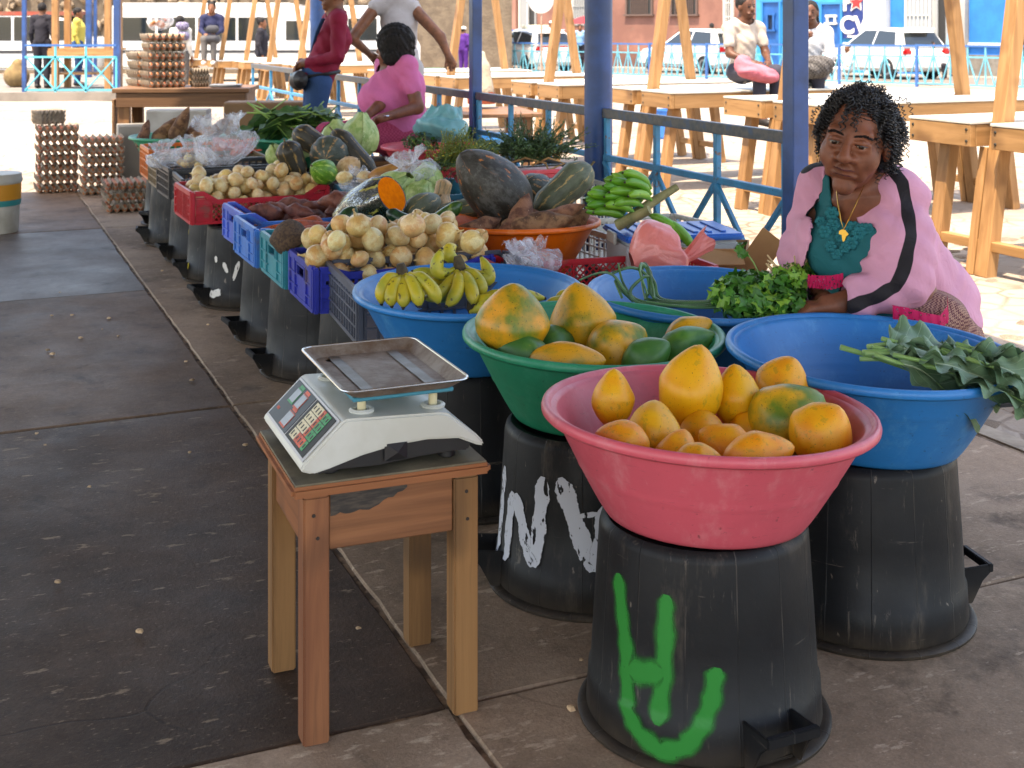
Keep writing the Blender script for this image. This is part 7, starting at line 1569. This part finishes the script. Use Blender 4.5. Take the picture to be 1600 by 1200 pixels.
def pack(px, py, Y, mat, label, s=1):
    q = [('c', .05, (-.05 * s, 0, -.10 * s), (.05 * s, 0, -.10 * s), .085 * s, .085 * s), ('c', .05, (-.05 * s, 0, .09 * s), (.05 * s, 0, .09 * s), .075 * s, .075 * s), ('c', .03, (-.05 * s, -.07, -.09 * s), (.05 * s, -.07, -.09 * s), .05 * s, .05 * s)]; lo, hi = bounds(q, .03); V, F_ = sdf_mesh(solid(q), lo, hi, .016); inst('backpack', vq_mesh('backpack', V, F_, mat), None, Q(px, py, Y), (0, 0, 0), 1, label, 'backpack')
pack(285, 48, 23.84, BPK, 'patterned backpack worn by the schoolchild in white shirt'); pack(332, 53, 22.65, CW('charcoal_bag', '#3c3d42'), 'charcoal bag on the lap of the girl in navy', .95)
# ---------------------------------------------------------------- new pine stalls on the square
PINE_Z = wood('pine_upright', '#a27a50', '#85603a', '#5a3a20', 2, .6, .58, 18); PINE_X = wood('pine_length', '#a47c51', '#88643c', '#5a3a20', 0, .6, .58, 18); PINE_Y = wood('pine_across', '#a47c51', '#88643c', '#5a3a20', 1, .6, .58, 18)
LAM = M('white_laminate', '#c9c6bd', '#b8b3a8', 3, rough=.35); BOLT = M('bolt', '#4a463f', rough=.4, Metallic=.8)
def stall_proto(label):
    e = empty('pine_stall', (0, 0, 0), 0, label, 'stall', 'new pine stalls on the square'); TZ_ = .78; sl = .15
    def lean(n, s, q, z1, w, d):
        x0, x1 = s * (.775 + sl * TZ_), s * (.775 - sl * (z1 - TZ_))
        MB().bar((x0, q, 0), (x1, q, z1), w, d, up=(1, 0, 0)).build(n, PINE_Z, e, bevel=.004)
    for s in (-1, 1):
        lean('pole', s, 0, 2.7, .085, .075); lean('pole_stiffener', s * .999, .082, TZ_ - .13, .055, .07)
        for q in (-.36, .36): lean('leg', s, q, TZ_ - .13, .085, .065)
        x = s * (.775 + sl * (TZ_ - .16)); MB().bar((x, -.40, .16), (x, .40, .16), .05, .05).build('rung', PINE_Y, e, bevel=.003)
    for q in (-1, 1):
        c = q * .30; t_ = []
        for s in (-1, 1):
            eb = MB().box((s * .905, c, TZ_ - .065), (.035, .46, .115)).build('end_board', PINE_Y, e, bevel=.003)
            for yy in (-.2, .2):
                for zz in (-.03, .03): MB().lathe([(.009, 0), (.007, .004), (0, .005)], 8).build('bolt', BOLT, eb, loc=(s * .923, c + yy, TZ_ - .065 + zz), rot=(0, s * R(90), 0))
            MB().box((0, c + s * .2135, TZ_ - .065), (1.772, .033, .113)).build('side_board', PINE_X, e, bevel=.003)
        MB().box((0, c, TZ_ + .001), (1.85, .468, .014)).build('table_top', LAM, e, bevel=.002)
    MB().bar((-.5, 0, 2.66), (.5, 0, 2.66), .06, .09).build('ridge_board', PINE_X, e, bevel=.003)
    return e
proto = stall_proto('nearest pine stall with white top at the right edge')
def place_stall(o, u, v, rz=0): p = UV(u, v); o.location = (p.x, p.y, gz(p.y) + .0); o.rotation_euler = (0, 0, TH + R(rz))
place_stall(proto, 5.03 - .02, 4.92 + .775)
for (u, v, l) in ((7.22, 5.16 + .775, 'second pine stall from the right, behind the seated woman'), (9.12, 5.22 + .775, 'pine stall on which the girl in polo sits'), (10.87, 5.1 + .775, 'fourth pine stall from the right, behind the thick pillar'), (13.2, 5.0 + .775, 'pine stall glimpsed right of the woman in grey tank top'), (15.3, 5.0 + .775, 'pine stall hidden behind the women in the middle')):
    c = copy_tree(proto); c['label'] = l; place_stall(c, u, v)
for i, (px, Y, l) in enumerate(((468, 19.5, 'right front stall of the far left group'), (420, 21.0, 'second stall from the right in the far left group'), (384, 22.3, 'middle stall of the far left group'), (345, 23.2, 'stall on which the girl in navy sits'), (306, 24.6, 'leftmost stall of the far left group'))):
    c = copy_tree(proto); c['label'] = 'pine stall, ' + l; d = Q(px, 0, Y); o_ = Matrix.Rotation(TH, 3, 'Z') @ Vector((.775, 0, 0)); c.location = (d.x + o_.x, d.y + o_.y, gz(Y)); c.rotation_euler = (0, 0, TH)
# blue bin below a stall, rough table and cream bag by the rail
bn = P(1040, 212, gz(11)); MB().lathe([(.10, 0), (.13, .33), (.14, .335), (.14, .35), (.12, .35), (.11, .02), (0, .02)], 28).build('blue_bin', CM['lblue'], loc=(bn.x, bn.y, gz(bn.y)), smooth=True, label='small blue bin on the ground under the pine stall', cat='bin')
rt = empty('rough_table', (-.42, 10.3, gz(10.3)), R(12), 'low rough plank table behind the railing', 'table')
for i in range(5): MB().box((0, -.36 + .18 * i, .60), (1.15, .172, .03)).build('plank', WD, rt, bevel=.004)
for sx in (-1, 1):
    for sy in (-1, 1): MB().box((sx * .48, sy * .32, .292), (.08, .08, .584)).build('leg', WDZ, rt, bevel=.004)
    MB().box((sx * .48, 0, .54), (.05, .7, .08)).build('bearer', WD, rt, bevel=.003)
CRM = cloth('cream_canvas', '#b5a894', None, 200, .9, .5)
q = [('c', .05, (0, 0, .10), (0, 0, .28), .11, .075), ('c', .03, (0, 0, .28), (.01, 0, .40), .07, .03)]; lo, hi = bounds(q, .03); f5 = solid(q); V, F_ = sdf_mesh(lambda p: f5(p) + .006 * np.sin(p @ _v((60, 60, 14))), lo, hi, .014)
cb_ = inst('canvas_bag', vq_mesh('canvas_bag', V, F_, CRM), None, Q(752, 160, 10.6), (0, 0, 0), 1, 'cream canvas bag with reddish base behind the slim post', 'bag'); MB().lathe([(.115, -.01), (.118, .06), (.11, .09)], 24, cap=False).build('base_band', M('rust_cloth', '#8f4428', rough=.9), cb_, smooth=True)
# ---------------------------------------------------------------- far turquoise railing along the street
FTQ = M('pale_turquoise_paint', '#5fa9b8', '#4d93a8', 8, rough=.5); FBL = M('far_blue_paint', '#2d5c96', rough=.5)
FA, FB_ = Vector((-.2, 43, 0)), Vector((12.4, 27.5, 0)); FDIR = (FB_ - FA).normalized(); FNRM = Vector((-FDIR.y, FDIR.x, 0)); fang = math.atan2(FDIR.y, FDIR.x)
def far_panel(p0, L, label, ang=None, z=None, post_m=FBL, lat=FTQ, n=5, Ht=1.0):
    e = empty('street_railing', (p0.x, p0.y, gz(p0.y) if z is None else z), fang if ang is None else ang, label, 'railing', 'turquoise railings round the square')
    MB().box((L, 0, Ht * .52), (.06, .06, Ht * 1.04)).build('post', post_m, e); MB().bar((0, 0, Ht), (L, 0, Ht), .045, .045).build('top_rail', post_m, e)
    mb = MB(); mb.bar((0, 0, Ht * .74), (L, 0, Ht * .74), .035, .035); mb.build('middle_rail', lat, e); mb = MB(); mb.bar((0, 0, .09), (L, 0, .09), .035, .035); mb.build('bottom_rail', lat, e)
    for i in range(n):
        a, b = L * i / n, L * (i + 1) / n; m = (a + b) / 2
        MB().bar((a, 0, .09), (a, 0, Ht - .02), .03, .03).build('baluster', lat, e)
        MB().bar((a + .02, .004, Ht * .73), (m, .004, .10), .03, .02).build('diagonal_bar', lat, e); MB().bar((b - .02, -.004, Ht * .73), (m, -.004, .10), .03, .02).build('diagonal_bar', lat, e)
lbl = ['left of the taxi', 'in front of the taxi', 'right of the leaning pole', 'left part behind the pillar', 'behind the thick pillar', 'below the brown building', 'behind the girl in polo', 'left of the hatchback', 'in front of the hatchback', 'right of the hatchback', 'at the right edge']
for i in range(-2, 9): far_panel(FA + FDIR * (2.25 * i), 2.25, 'turquoise street railing panel ' + lbl[i + 2])
# ---------------------------------------------------------------- buildings across the street
BP0 = Vector((6.8, 48.7, 0)); 
def bt(px): k = (px - 800) / FP; return (48.7 * k - 6.8) / (.631 + .776 * k)
def plaster(n, a, b, rough=.9): return M(n, a, b, .9, rough=rough, spots=[('#6d6156', 2.2, .62, .8, None)], bump=(20, .2, .01))
BE = {}
def building(px0, px1, mat, label, base=None, H=6.5, dy=0, depth=7):
    t0, t1 = bt(px0), bt(px1); p = BP0 + FDIR * t0 + FNRM * dy; z = gz(p.y) - .05
    e = empty('building', (p.x, p.y, z), fang, label, 'building', 'buildings across the street'); L = t1 - t0
    MB().box((L / 2, depth / 2, H / 2), (L, depth, H)).build('wall', mat, e)
    MB().box((L / 2, depth / 2 - .1, H + .08), (L + .3, depth + .4, .16)).build('roof', M('roof_slab', '#8f8a84', rough=.9), e)
    if base: MB().box((L / 2, -.03, .35), (L, .06, .7)).build('plinth', base, e)
    return e, t0, z
def yz(y, px, z0): k = bt(px); Y = (BP0 + FDIR * k).y; return HC - (y - HY) * Y / FP - z0
def opening(B, px0, px1, y0, y1, mat, frame=None, name='window', bars=None, dep=.08):
    e, t0, z0 = B; a, b = bt(px0) - t0, bt(px1) - t0; za, zb = yz(y1, (px0 + px1) / 2, z0), yz(y0, (px0 + px1) / 2, z0); w_ = b - a; h_ = zb - za; fr = frame or mat
    o = empty(name, (a + w_ / 2, 0, za)); o.parent = e
    MB().box((0, -.012, h_ / 2), (w_, .03, h_)).build('pane' if name == 'window' else 'leaf', mat, o)
    for s in (-1, 1): MB().box((s * w_ / 2, -.035, h_ / 2), (.08, .09, h_ + .08)).build('frame', fr, o)
    MB().box((0, -.036, h_ + .0), (w_ + .16, .094, .08)).build('lintel', fr, o)
    if name == 'window': MB().box((0, -.05, -.04), (w_ + .2, .14, .07)).build('sill', fr, o)
    if bars is not None:
        n = max(4, int(w_ / .13))
        for i in range(n + 1): MB().box((-w_ / 2 + w_ * i / n, -.05, h_ / 2), (.03, .03, h_)).build('bar', bars, o)
        for f in (.2, .5, .8): MB().box((0, -.052, h_ * f), (w_, .028, .03)).build('bar', bars, o)
    return o
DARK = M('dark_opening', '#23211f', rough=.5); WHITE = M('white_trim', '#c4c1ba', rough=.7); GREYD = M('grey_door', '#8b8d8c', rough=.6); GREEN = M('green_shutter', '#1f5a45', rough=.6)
B1 = building(560, 800, plaster('pale_plaster', '#b9c2c4', '#a9b0b0'), 'pale plastered building behind the white umbrella', dy=1.2)
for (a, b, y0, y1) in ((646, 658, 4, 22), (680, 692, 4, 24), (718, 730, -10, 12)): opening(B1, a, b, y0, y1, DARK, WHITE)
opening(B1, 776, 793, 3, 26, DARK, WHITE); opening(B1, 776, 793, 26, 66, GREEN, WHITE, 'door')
B2 = building(801, 1186, plaster('brown_pink_plaster', '#8a6052', '#775146'), 'brown pink building with lattice vents', M('dark_plinth', '#6a4a40', '#59403a', 2, rough=.9))
e, t0, z0 = B2; MB().box((.2, -.08, 3), (.4, .16, 6)).build('pilaster', plaster('pilaster_pink', '#9c7364', '#8c6456'), e)
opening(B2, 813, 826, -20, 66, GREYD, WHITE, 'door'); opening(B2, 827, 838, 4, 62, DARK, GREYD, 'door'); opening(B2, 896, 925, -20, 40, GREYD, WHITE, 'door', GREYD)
for (a, b) in ((980, 1020), (1050, 1090)):
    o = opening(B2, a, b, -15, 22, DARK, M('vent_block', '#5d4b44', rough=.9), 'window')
    for i in range(10):
        for j in range(4): MB().box((-.45 + .1 * i, -.04, .1 + .2 * j), (.03, .03, .19)).build('vent_block', MATS['vent_block'], o)
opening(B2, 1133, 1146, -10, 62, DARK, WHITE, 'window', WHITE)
B3 = building(1187, 1358, M('turquoise_tile', '#2a93bd', '#2384ae', 3, rough=.4), 'bright turquoise building with deep blue doors', dy=-.2)
NAVY = M('deep_blue_door', '#125a9c', '#0f4d88', 3, rough=.5)
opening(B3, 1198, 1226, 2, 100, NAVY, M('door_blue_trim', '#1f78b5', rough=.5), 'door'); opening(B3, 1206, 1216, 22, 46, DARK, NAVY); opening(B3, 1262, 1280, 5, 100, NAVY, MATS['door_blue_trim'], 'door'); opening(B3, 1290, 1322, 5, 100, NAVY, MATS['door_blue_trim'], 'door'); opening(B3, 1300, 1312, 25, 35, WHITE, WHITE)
# party sign
a = bt(1326) - B3[1]; b = bt(1358) - B3[1]; zc = B3[2]; sg = empty('wall_sign', tuple(BP0 + FDIR * bt(1326) + FNRM * -.2) , fang, 'navy sign with star and white letters CV on the turquoise building', 'sign'); sg.location.z = zc
zb, zt = yz(60, 1342, zc), yz(-20, 1342, zc); sw = b - a
MB().box((sw / 2, -.06, (zb + zt) / 2), (sw, .06, zt - zb)).build('panel', M('sign_navy', '#1a2f6a', rough=.5), sg)
def text(s, size, loc, mat, par, name='lettering', bold=.02):
    cu = bpy.data.curves.new('txt', 'FONT'); cu.body = s; cu.size = size; cu.extrude = .01; cu.offset = bold * size; cu.align_x = 'CENTER'; to = bpy.data.objects.new('txt', cu); COL.objects.link(to)
    me = bpy.data.meshes.new_from_object(to.evaluated_get(bpy.context.evaluated_depsgraph_get())); bpy.data.objects.remove(to); me.materials.clear(); me.materials.append(mat); return inst(name, me, par, loc, (R(90), 0, 0))
SW = M('sign_white', '#d5d2c8', rough=.6); text('CV', .82, (sw / 2, -.10, yz(52, 1342, zc)), SW, sg, bold=.03); text('P', .80, (sw * .22, -.10, yz(16, 1342, zc)), SW, sg, bold=.03)
st5 = lambda r, ri: [(r * math.sin(k * math.pi / 5) if k % 2 == 0 else ri * math.sin(k * math.pi / 5), r * math.cos(k * math.pi / 5) if k % 2 == 0 else ri * math.cos(k * math.pi / 5)) for k in range(10)]
MB().prism(st5(.36, .17), 0, .02).build('star_border', SW, sg, loc=(sw * .66, -.095, yz(4, 1342, zc)), rot=(R(90), 0, R(8))); MB().prism(st5(.26, .115), 0, .02).build('red_star', M('sign_red', '#c02a2a', rough=.5), sg, loc=(sw * .66, -.118, yz(4, 1342, zc)), rot=(R(90), 0, R(8)))
for i in range(5): MB().box((sw * (.25 + .12 * i), -.095, yz(57, 1342, zc)), (.07, .01, .07)).build('small_letter', SW, sg)
B4 = building(1359, 1393, plaster('white_pillar_plaster', '#c6c6c4', '#b5b5b2'), 'narrow white plastered bay beside the sign', dy=-.35)
B5 = building(1394, 1464, M('vivid_blue_wall', '#0f72c0', '#0e66ad', 2, rough=.6), 'vivid blue building with a white grille gate', dy=-.1); opening(B5, 1420, 1458, -30, 78, M('gate_back', '#8f9498', rough=.7), WHITE, 'door', WHITE)
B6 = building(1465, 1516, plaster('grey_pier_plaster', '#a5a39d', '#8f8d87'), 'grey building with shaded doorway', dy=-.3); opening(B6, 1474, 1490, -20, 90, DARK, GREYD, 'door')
B7 = building(1517, 1592, M('vivid_blue_wall', '#0f72c0', rough=.6), 'vivid blue building with white band at far right', M('stone_plinth', '#77736c', '#645f58', 5, rough=.9), dy=-.1); e, t0, z0 = B7; MB().box(((bt(1592) - t0) / 2, -.04, yz(70, 1550, z0)), (bt(1592) - t0, .07, .12)).build('white_band', WHITE, e)
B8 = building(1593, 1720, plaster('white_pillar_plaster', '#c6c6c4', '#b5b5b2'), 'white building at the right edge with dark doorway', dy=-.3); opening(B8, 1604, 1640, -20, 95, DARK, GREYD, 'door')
# street strip
rd = MB(); a_, b_ = FA + FDIR * -30 + FNRM * 1.2, FA + FDIR * 40 + FNRM * 1.2; c_, d_ = b_ + FNRM * 6.3, a_ + FNRM * 6.3
rd.add([(p.x, p.y, gz(p.y) + .01) for p in (a_, b_, c_, d_)], [(0, 1, 2, 3)]); rd.build('street', M('street_cobble', '#6d665e', '#5a544d', 3, rough=.9, bump=(9, .5, .03)), kind='structure')
# ---------------------------------------------------------------- cars
GLASS = M('car_glass', '#1c2326', rough=.06, spec=.8); TYRE = M('tyre', '#17171a', rough=.8); RIM = M('rim', '#8f9194', rough=.35, Metallic=.8); WCAR = M('white_car_paint', '#c4c5c4', rough=.18, spec=.6, Coat_Weight=.6); REDL = M('tail_lamp_red', '#9c1418', rough=.2); BUMP = M('bumper_black', '#26272a', rough=.6); PLATE = M('number_plate', '#b9b6ab', rough=.5)
def car(px, Y, rz, label, taxi=False, paint=WCAR):
    d = Q(px, 0, Y); e = empty('parked_car', (d.x, d.y, gz(Y) + .012), R(rz), label, 'car', 'white cars parked along the street'); MX = Matrix(((1, 0, 0), (0, 0, 1), (0, 1, 0)))
    lowp = [(-2.0, .30), (-2.03, .55), (-1.98, .80), (-1.85, .93), (.75, .92), (1.75, .78), (2.0, .62), (2.02, .35), (1.9, .22), (-1.85, .22)]
    mb = MB(); mb.prism(lowp, -.84, .84, M=MX); mb.v = [(x, y * (1 - .05 * max(0, z - .55) - .06 * max(0, abs(x) - 1.6)), z) for x, y, z in mb.v]; mb.build('body', paint, e, bevel=.09, seg=3, smooth=True)
    g_ = [(-1.88, .90), (-1.58, 1.36), (-1.30, 1.46), (.05, 1.46), (.85, .90)]
    def cab(sc, z1, nm, m, grow=0):
        mb = MB(); n = len(g_); hw = lambda z: .79 - .24 * (z - .9) / .56 + grow
        mb.add([(x, -hw(z), z) for x, z in g_] + [(x, hw(z), z) for x, z in g_], [tuple(range(n))[::-1], tuple(range(n, 2 * n))] + [(i, (i + 1) % n, n + (i + 1) % n, n + i) for i in range(n)]); return mb
    cab(1, 1, 'cabin', paint).build('cabin', paint, e, bevel=.05, seg=3, smooth=True)
    for s in (-1, 1):
        hw = lambda z: .79 - .24 * (z - .9) / .56 + .006
        for xs in ([(-1.55, .95), (-1.38, 1.34), (-.62, 1.38), (-.58, .95)], [(-.52, .95), (-.55, 1.38), (.0, 1.38), (.62, .95)]):
            mb = MB(); mb.add([(x, s * hw(z), z) for x, z in xs] + [(x, s * (hw(z) - .02), z) for x, z in xs], [(0, 1, 2, 3), (7, 6, 5, 4), (0, 4, 5, 1), (1, 5, 6, 2), (2, 6, 7, 3), (3, 7, 4, 0)]); mb.build('side_window', GLASS, e)
        MB().box((-1.93, s * .66, .78), (.16, .26, .20)).build('tail_lamp', REDL, e, bevel=.05, seg=2); MB().box((1.86, s * .58, .64), (.22, .30, .13)).build('headlight', GLASS, e, bevel=.04, seg=2)
        MB().box((.55, s * .90, .98), (.12, .14, .10)).build('mirror', paint, e, bevel=.03, seg=2)
        for x in (-1.25, 1.25):
            w = empty('wheel', (x, s * .74, .30)); w.parent = e; w.rotation_euler = (R(90), 0, 0)
            MB().lathe([(.17, -.09), (.28, -.10), (.305, -.06), (.305, .06), (.28, .10), (.17, .09)], 28).build('tyre', TYRE, w, smooth=True); MB().lathe([(0, .075), (.06, .085), (.18, .095), (.19, .08)] if s < 0 else [(.19, -.08), (.18, -.095), (.06, -.085), (0, -.075)], 20).build('rim', RIM, w, smooth=True)
    def slope(xa, za, xb, zb, wa, wb, nm, m):
        mb = MB(); nx, nz = (zb - za), -(xb - xa); L = math.hypot(nx, nz); nx, nz = nx / L * .008, nz / L * .008
        if (xa + xb) < 0: nx, nz = -abs(nx), abs(nz)
        else: nx, nz = abs(nx), abs(nz)
        mb.add([(xa + nx, -wa, za + nz), (xa + nx, wa, za + nz), (xb + nx, wb, zb + nz), (xb + nx, -wb, zb + nz), (xa - nx, -wa, za - nz), (xa - nx, wa, za - nz), (xb - nx, wb, zb - nz), (xb - nx, -wb, zb - nz)], [(0, 1, 2, 3), (7, 6, 5, 4), (0, 4, 5, 1), (1, 5, 6, 2), (2, 6, 7, 3), (3, 7, 4, 0)]); mb.build(nm, m, e)
    slope(-1.85, .95, -1.62, 1.32, .66, .54, 'rear_window', GLASS); slope(.80, .935, .14, 1.41, .68, .54, 'windscreen', GLASS)
    MB().box((-2.0, 0, .42), (.14, 1.60, .22)).build('rear_bumper', paint, e, bevel=.05, seg=2); MB().box((2.0, 0, .40), (.12, 1.56, .24)).build('front_bumper', paint, e, bevel=.05, seg=2); MB().box((-2.05, 0, .68), (.02, .46, .10)).build('number_plate', PLATE, e); MB().box((-1.72, 0, 1.43), (.22, .8, .03)).build('spoiler', paint, e, bevel=.012)
    if taxi: MB().box((-.5, 0, 1.53), (.22, .95, .13)).build('roof_sign', M('taxi_sign', '#cfc9ae', rough=.4), e, bevel=.02); MB().box((-2.012, 0, .88), (.03, 1.3, .05)).build('red_strip', REDL, e)
    return e
car(1378, 37.5, 112, 'white hatchback parked rear on, right of centre behind the railing'); car(826, 44.5, 118, 'white taxi with roof sign parked at left behind the railing', True); car(1086, 42.5, 125, 'white car half hidden behind the girl in polo')
# ---------------------------------------------------------------- minibuses, rubble wall, far hall at left
def minibus(px, Y, label, L=5.4, H=2.05, rz=0, stripe=None):
    d = Q(px, 0, Y); e = empty('minibus', (d.x, d.y, gz(Y) + .0), R(rz), label, 'minibus', 'white minibuses on the left'); MX = Matrix(((1, 0, 0), (0, 0, 1), (0, 1, 0)))
    mb = MB(); mb.prism([(-L / 2, .35), (-L / 2, 1.0), (-L / 2 + .12, H - .12), (-L / 2 + .3, H), (L / 2 - .9, H), (L / 2 - .55, H - .1), (L / 2 - .1, 1.15), (L / 2, .95), (L / 2, .35)], -.85, .85, M=MX); mb.build('body', WCAR, e, bevel=.07, seg=3, smooth=True)
    n = 4
    for s in (-1, 1):
        for i in range(n):
            x0 = -L / 2 + .3 + (L - 1.5) * i / n; MB().box((x0 + (L - 1.5) / n / 2, s * .853, 1.42), ((L - 1.5) / n - .07, .02, .62)).build('side_window', GLASS, e, bevel=.008)
        MB().box((L / 2 - .72, s * .853, 1.38), (.5, .02, .52)).build('cab_window', GLASS, e, bevel=.008); MB().box((0, s * .857, .82), (L - .3, .012, .07)).build('side_strip', stripe or BUMP, e)
        for x in (-L / 2 + 1.0, L / 2 - 1.0):
            w = empty('wheel', (x, s * .74, .33)); w.parent = e; w.rotation_euler = (R(90), 0, 0); MB().lathe([(.18, -.1), (.31, -.11), (.335, -.06), (.335, .06), (.31, .11), (.18, .1)], 24).build('tyre', TYRE, w, smooth=True); MB().lathe([(0, -.09), (.18, -.1), (.18, .1), (0, .09)], 18).build('rim', RIM, w, smooth=True)
    MB().box((L / 2 - .30, 0, 1.5), (.05, 1.4, .62), Matrix.Rotation(R(-24), 3, 'Y')).build('windscreen', GLASS, e); return e
minibus(345, 35, 'long white minibus behind the far pine stalls', 5.8, 2.12); minibus(20, 34, 'white minibus with a red roof rack at the left edge', 4.6, 1.75); minibus(520, 37, 'white minibus half hidden by the woman in maroon', 5.0, 2.1, 6)
mb = MB(); p_ = Q(30, 0, 34); MB().box((0, 0, 0), (4.0, 1.4, .1)).build('roof_rack', M('rack_red', '#8f3b2c', '#7a4a3a', 6, rough=.8), loc=(p_.x - .3, 34, 1.50 + gz(34) + .32), label='dull red rack on the roof of the left minibus', cat='rack')
rw = empty('rubble_wall', (-13, 42, gz(42)), 0, 'rough rubble retaining wall behind the minibuses', 'wall'); MB().box((0, .5, 2.2), (26, 1.0, 4.4)).build('core', M('mortar', '#6f6252', '#5d5144', 3, rough=.95, bump=(12, .6, .03)), rw)
STN = []
for k in range(6): STN.append(organic('stone', M('rubble_stone', '#8c7b66', '#6d5f50', 5, rough=.95, bump=(14, .7, .03), rv=.3), prof(lambda t: .5 * math.sin(math.pi * t) ** .55 if 0 < t < 1 else 0, 7), 9, 0, 0, .09, 30 + k, sharp=40))
for i in range(290):
    inst('stone', STN[i % 6], rw, (random.uniform(-8.5, 8.5), -.06, random.uniform(1.35, 3.0)), (random.random() * 3, random.random() * 3, random.random() * 3), (random.uniform(.22, .5), random.uniform(.2, .3), random.uniform(.18, .34)))
fs_ = MB().box((0, 0, 0), (9, 9, .17)).build('far_hall_floor', M('far_concrete', '#7d756c', '#665f57', 1.5, rough=.8), loc=(-11.9, 28.4, -.085), kind='structure')
def fpost(px, Y, w, label): p = Q(px, 0, Y); MB().box((0, 0, 1.5), (w, w, 3.0)).build('steel_post', BLUE, loc=(p.x, Y, 0), label=label, cat='post', group='far hall posts')
fpost(183, 24.1, .11, 'blue post at the right corner of the far hall'); fpost(38, 24.1, .07, 'thin blue post of the far hall at left'); fpost(107, 31, .09, 'blue post behind the woman in yellow'); fpost(139, 31, .12, 'thick blue post right of the woman in yellow'); fpost(149, 32, .07, 'slim blue post near the far table')
a = Q(39, 0, 24.05); b = Q(182, 0, 24.05); TQ2 = M('bright_turquoise', '#3fa6b8', rough=.5)
e = empty('street_railing', (a.x, 24.05, 0), 0, 'turquoise cross braced railing of the far hall', 'railing', 'turquoise railings round the square'); L = b.x - a.x
MB().bar((0, 0, .88), (L, 0, .88), .04, .04).build('top_rail', FBL, e); MB().bar((0, 0, .66), (L, 0, .66), .035, .035).build('middle_rail', TQ2, e); MB().bar((0, 0, .04), (L, 0, .04), .035, .035).build('bottom_rail', TQ2, e)
for i in range(3):
    x0, x1 = L * i / 3, L * (i + 1) / 3; MB().bar((x0 + .02, .01, .65), (x1 - .02, .01, .05), .035, .02).build('diagonal_bar', TQ2, e); MB().bar((x0 + .02, -.012, .05), (x1 - .02, -.012, .65), .035, .02).build('diagonal_bar', TQ2, e); MB().bar((x1, 0, 0), (x1, 0, .9 if i < 2 else .66), .035, .035).build('baluster', TQ2, e)
ft_ = empty('market_table', (Q(137, 0, 25.6).x, 25.6, 0), R(0), 'tall wooden market table with roof frame in the far hall', 'table')
for sx in (-1, 1):
    for sy in (-1, 1): MB().box((sx * .52, sy * .35, .95), (.12, .10, 1.9)).build('post', WDZ if False else PINE_Z, ft_)
for i in range(4): MB().box((0, -.3 + .2 * i, .78), (1.3, .19, .04)).build('top_board', PINE_X, ft_)
MB().box((0, -.42, .70), (1.3, .03, .12)).build('apron_board', PINE_X, ft_); MB().box((0, 0, .3), (1.2, .6, .04)).build('lower_shelf', PINE_X, ft_); MB().box((0, -.35, 1.86), (1.4, .08, .12)).build('top_beam', PINE_X, ft_)
q = [('e', .05, (0, 0, .22), (.26, .2, .24)), ('c', .05, (0, 0, .3), (.03, 0, .46), .16, .12)]; lo, hi = bounds(q, .03); V, F_ = sdf_mesh(solid(q), lo, hi, .02); inst('burlap_sack', vq_mesh('burlap_sack', V, F_, M('burlap', '#7d6845', '#6a5639', 10, rough=.95, bump=(80, .4, .01))), None, (Q(26, 0, 26).x, 26, 0), (0, 0, 0), 1, 'brown burlap sack on the floor of the far hall', 'sack')
# ---------------------------------------------------------------- umbrellas, street sign, vendor pots
def umbrella(px, y_edge, Y, r, mat, label):
    p = Q(px, y_edge, Y); e = empty('market_umbrella', (p.x, p.y, gz(Y)), 0, label, 'umbrella', 'market umbrellas'); z = p.z - gz(Y)
    MB().lathe([(r, z), (r * .97, z + .03), (r * .5, z + r * .27), (.04, z + r * .40), (0, z + r * .41)], 16, cap=False, fn=lambda rr, zz, a: rr * (1 - .03 * abs(math.sin(4 * a)))).build('canopy', mat, e, smooth=True, sharp=12); MB().lathe([(.025, 0), (.025, z + r * .4)], 8).build('pole', WHITE, e)
    for k in range(8): a = k * math.pi / 4; MB().bar((0, 0, z + r * .36), (r * .95 * math.cos(a), r * .95 * math.sin(a), z + .02), .015, .015).build('rib', BUMP, e)
UW = M('umbrella_white', '#c3c4cc', '#aeb2c4', 2, rough=.8); UR = M('umbrella_red', '#b01f26', '#98222a', 3, rough=.8)
umbrella(728, 33, 44, 1.25, UW, 'large white umbrella left of the slim post'); umbrella(917, 37, 47, .75, UR, 'red umbrella left of the thick pillar'); umbrella(668, 36, 47, .95, UR, 'red umbrella beside the white one')
p_ = Q(846, 0, 40); sg2 = empty('street_sign', (p_.x, 40, gz(40)), R(-20), 'round street sign seen from behind on a rusty pole', 'sign'); MB().lathe([(.03, 0), (.03, 2.6)], 10).build('pole', M('rusty_pole', '#8f6a55', '#a08c7c', 6, rough=.8), sg2); MB().lathe([(.42, -.012), (.42, .012)], 28).build('disc', M('sign_back', '#a9a7a3', rough=.5), sg2, loc=(0, -.05, 2.35), rot=(R(90), 0, 0))
for (px, Y, m, l, r) in ((687, 36, CM['teal'], 'teal pot on the ground by the vendor in purple', .28), (677, 36.6, GRN, 'green basin on the ground by the vendor in purple', .34), (664, 36, ORA, 'orange pot on the ground near the far umbrellas', .2), (712, 35.4, SUP, 'grey stone pot on the ground by the vendor', .22), (733, 36, M('white_pail', '#c4c1ba', rough=.5), 'white pail beside the vendor in purple', .2), (775, 36, M('pale_blue_sack', '#9fb6c2', rough=.8), 'pale blue sack left of the street railing', .3)):
    d = Q(px, 0, Y); MB().lathe([(r * .7, 0), (r, .28), (r * 1.05, .3), (r * .95, .3), (r * .6, .05), (0, .05)], 20).build('pot', m, loc=(d.x, Y, gz(Y)), smooth=True, label=l, cat='pot', group='vendor pots on the square')
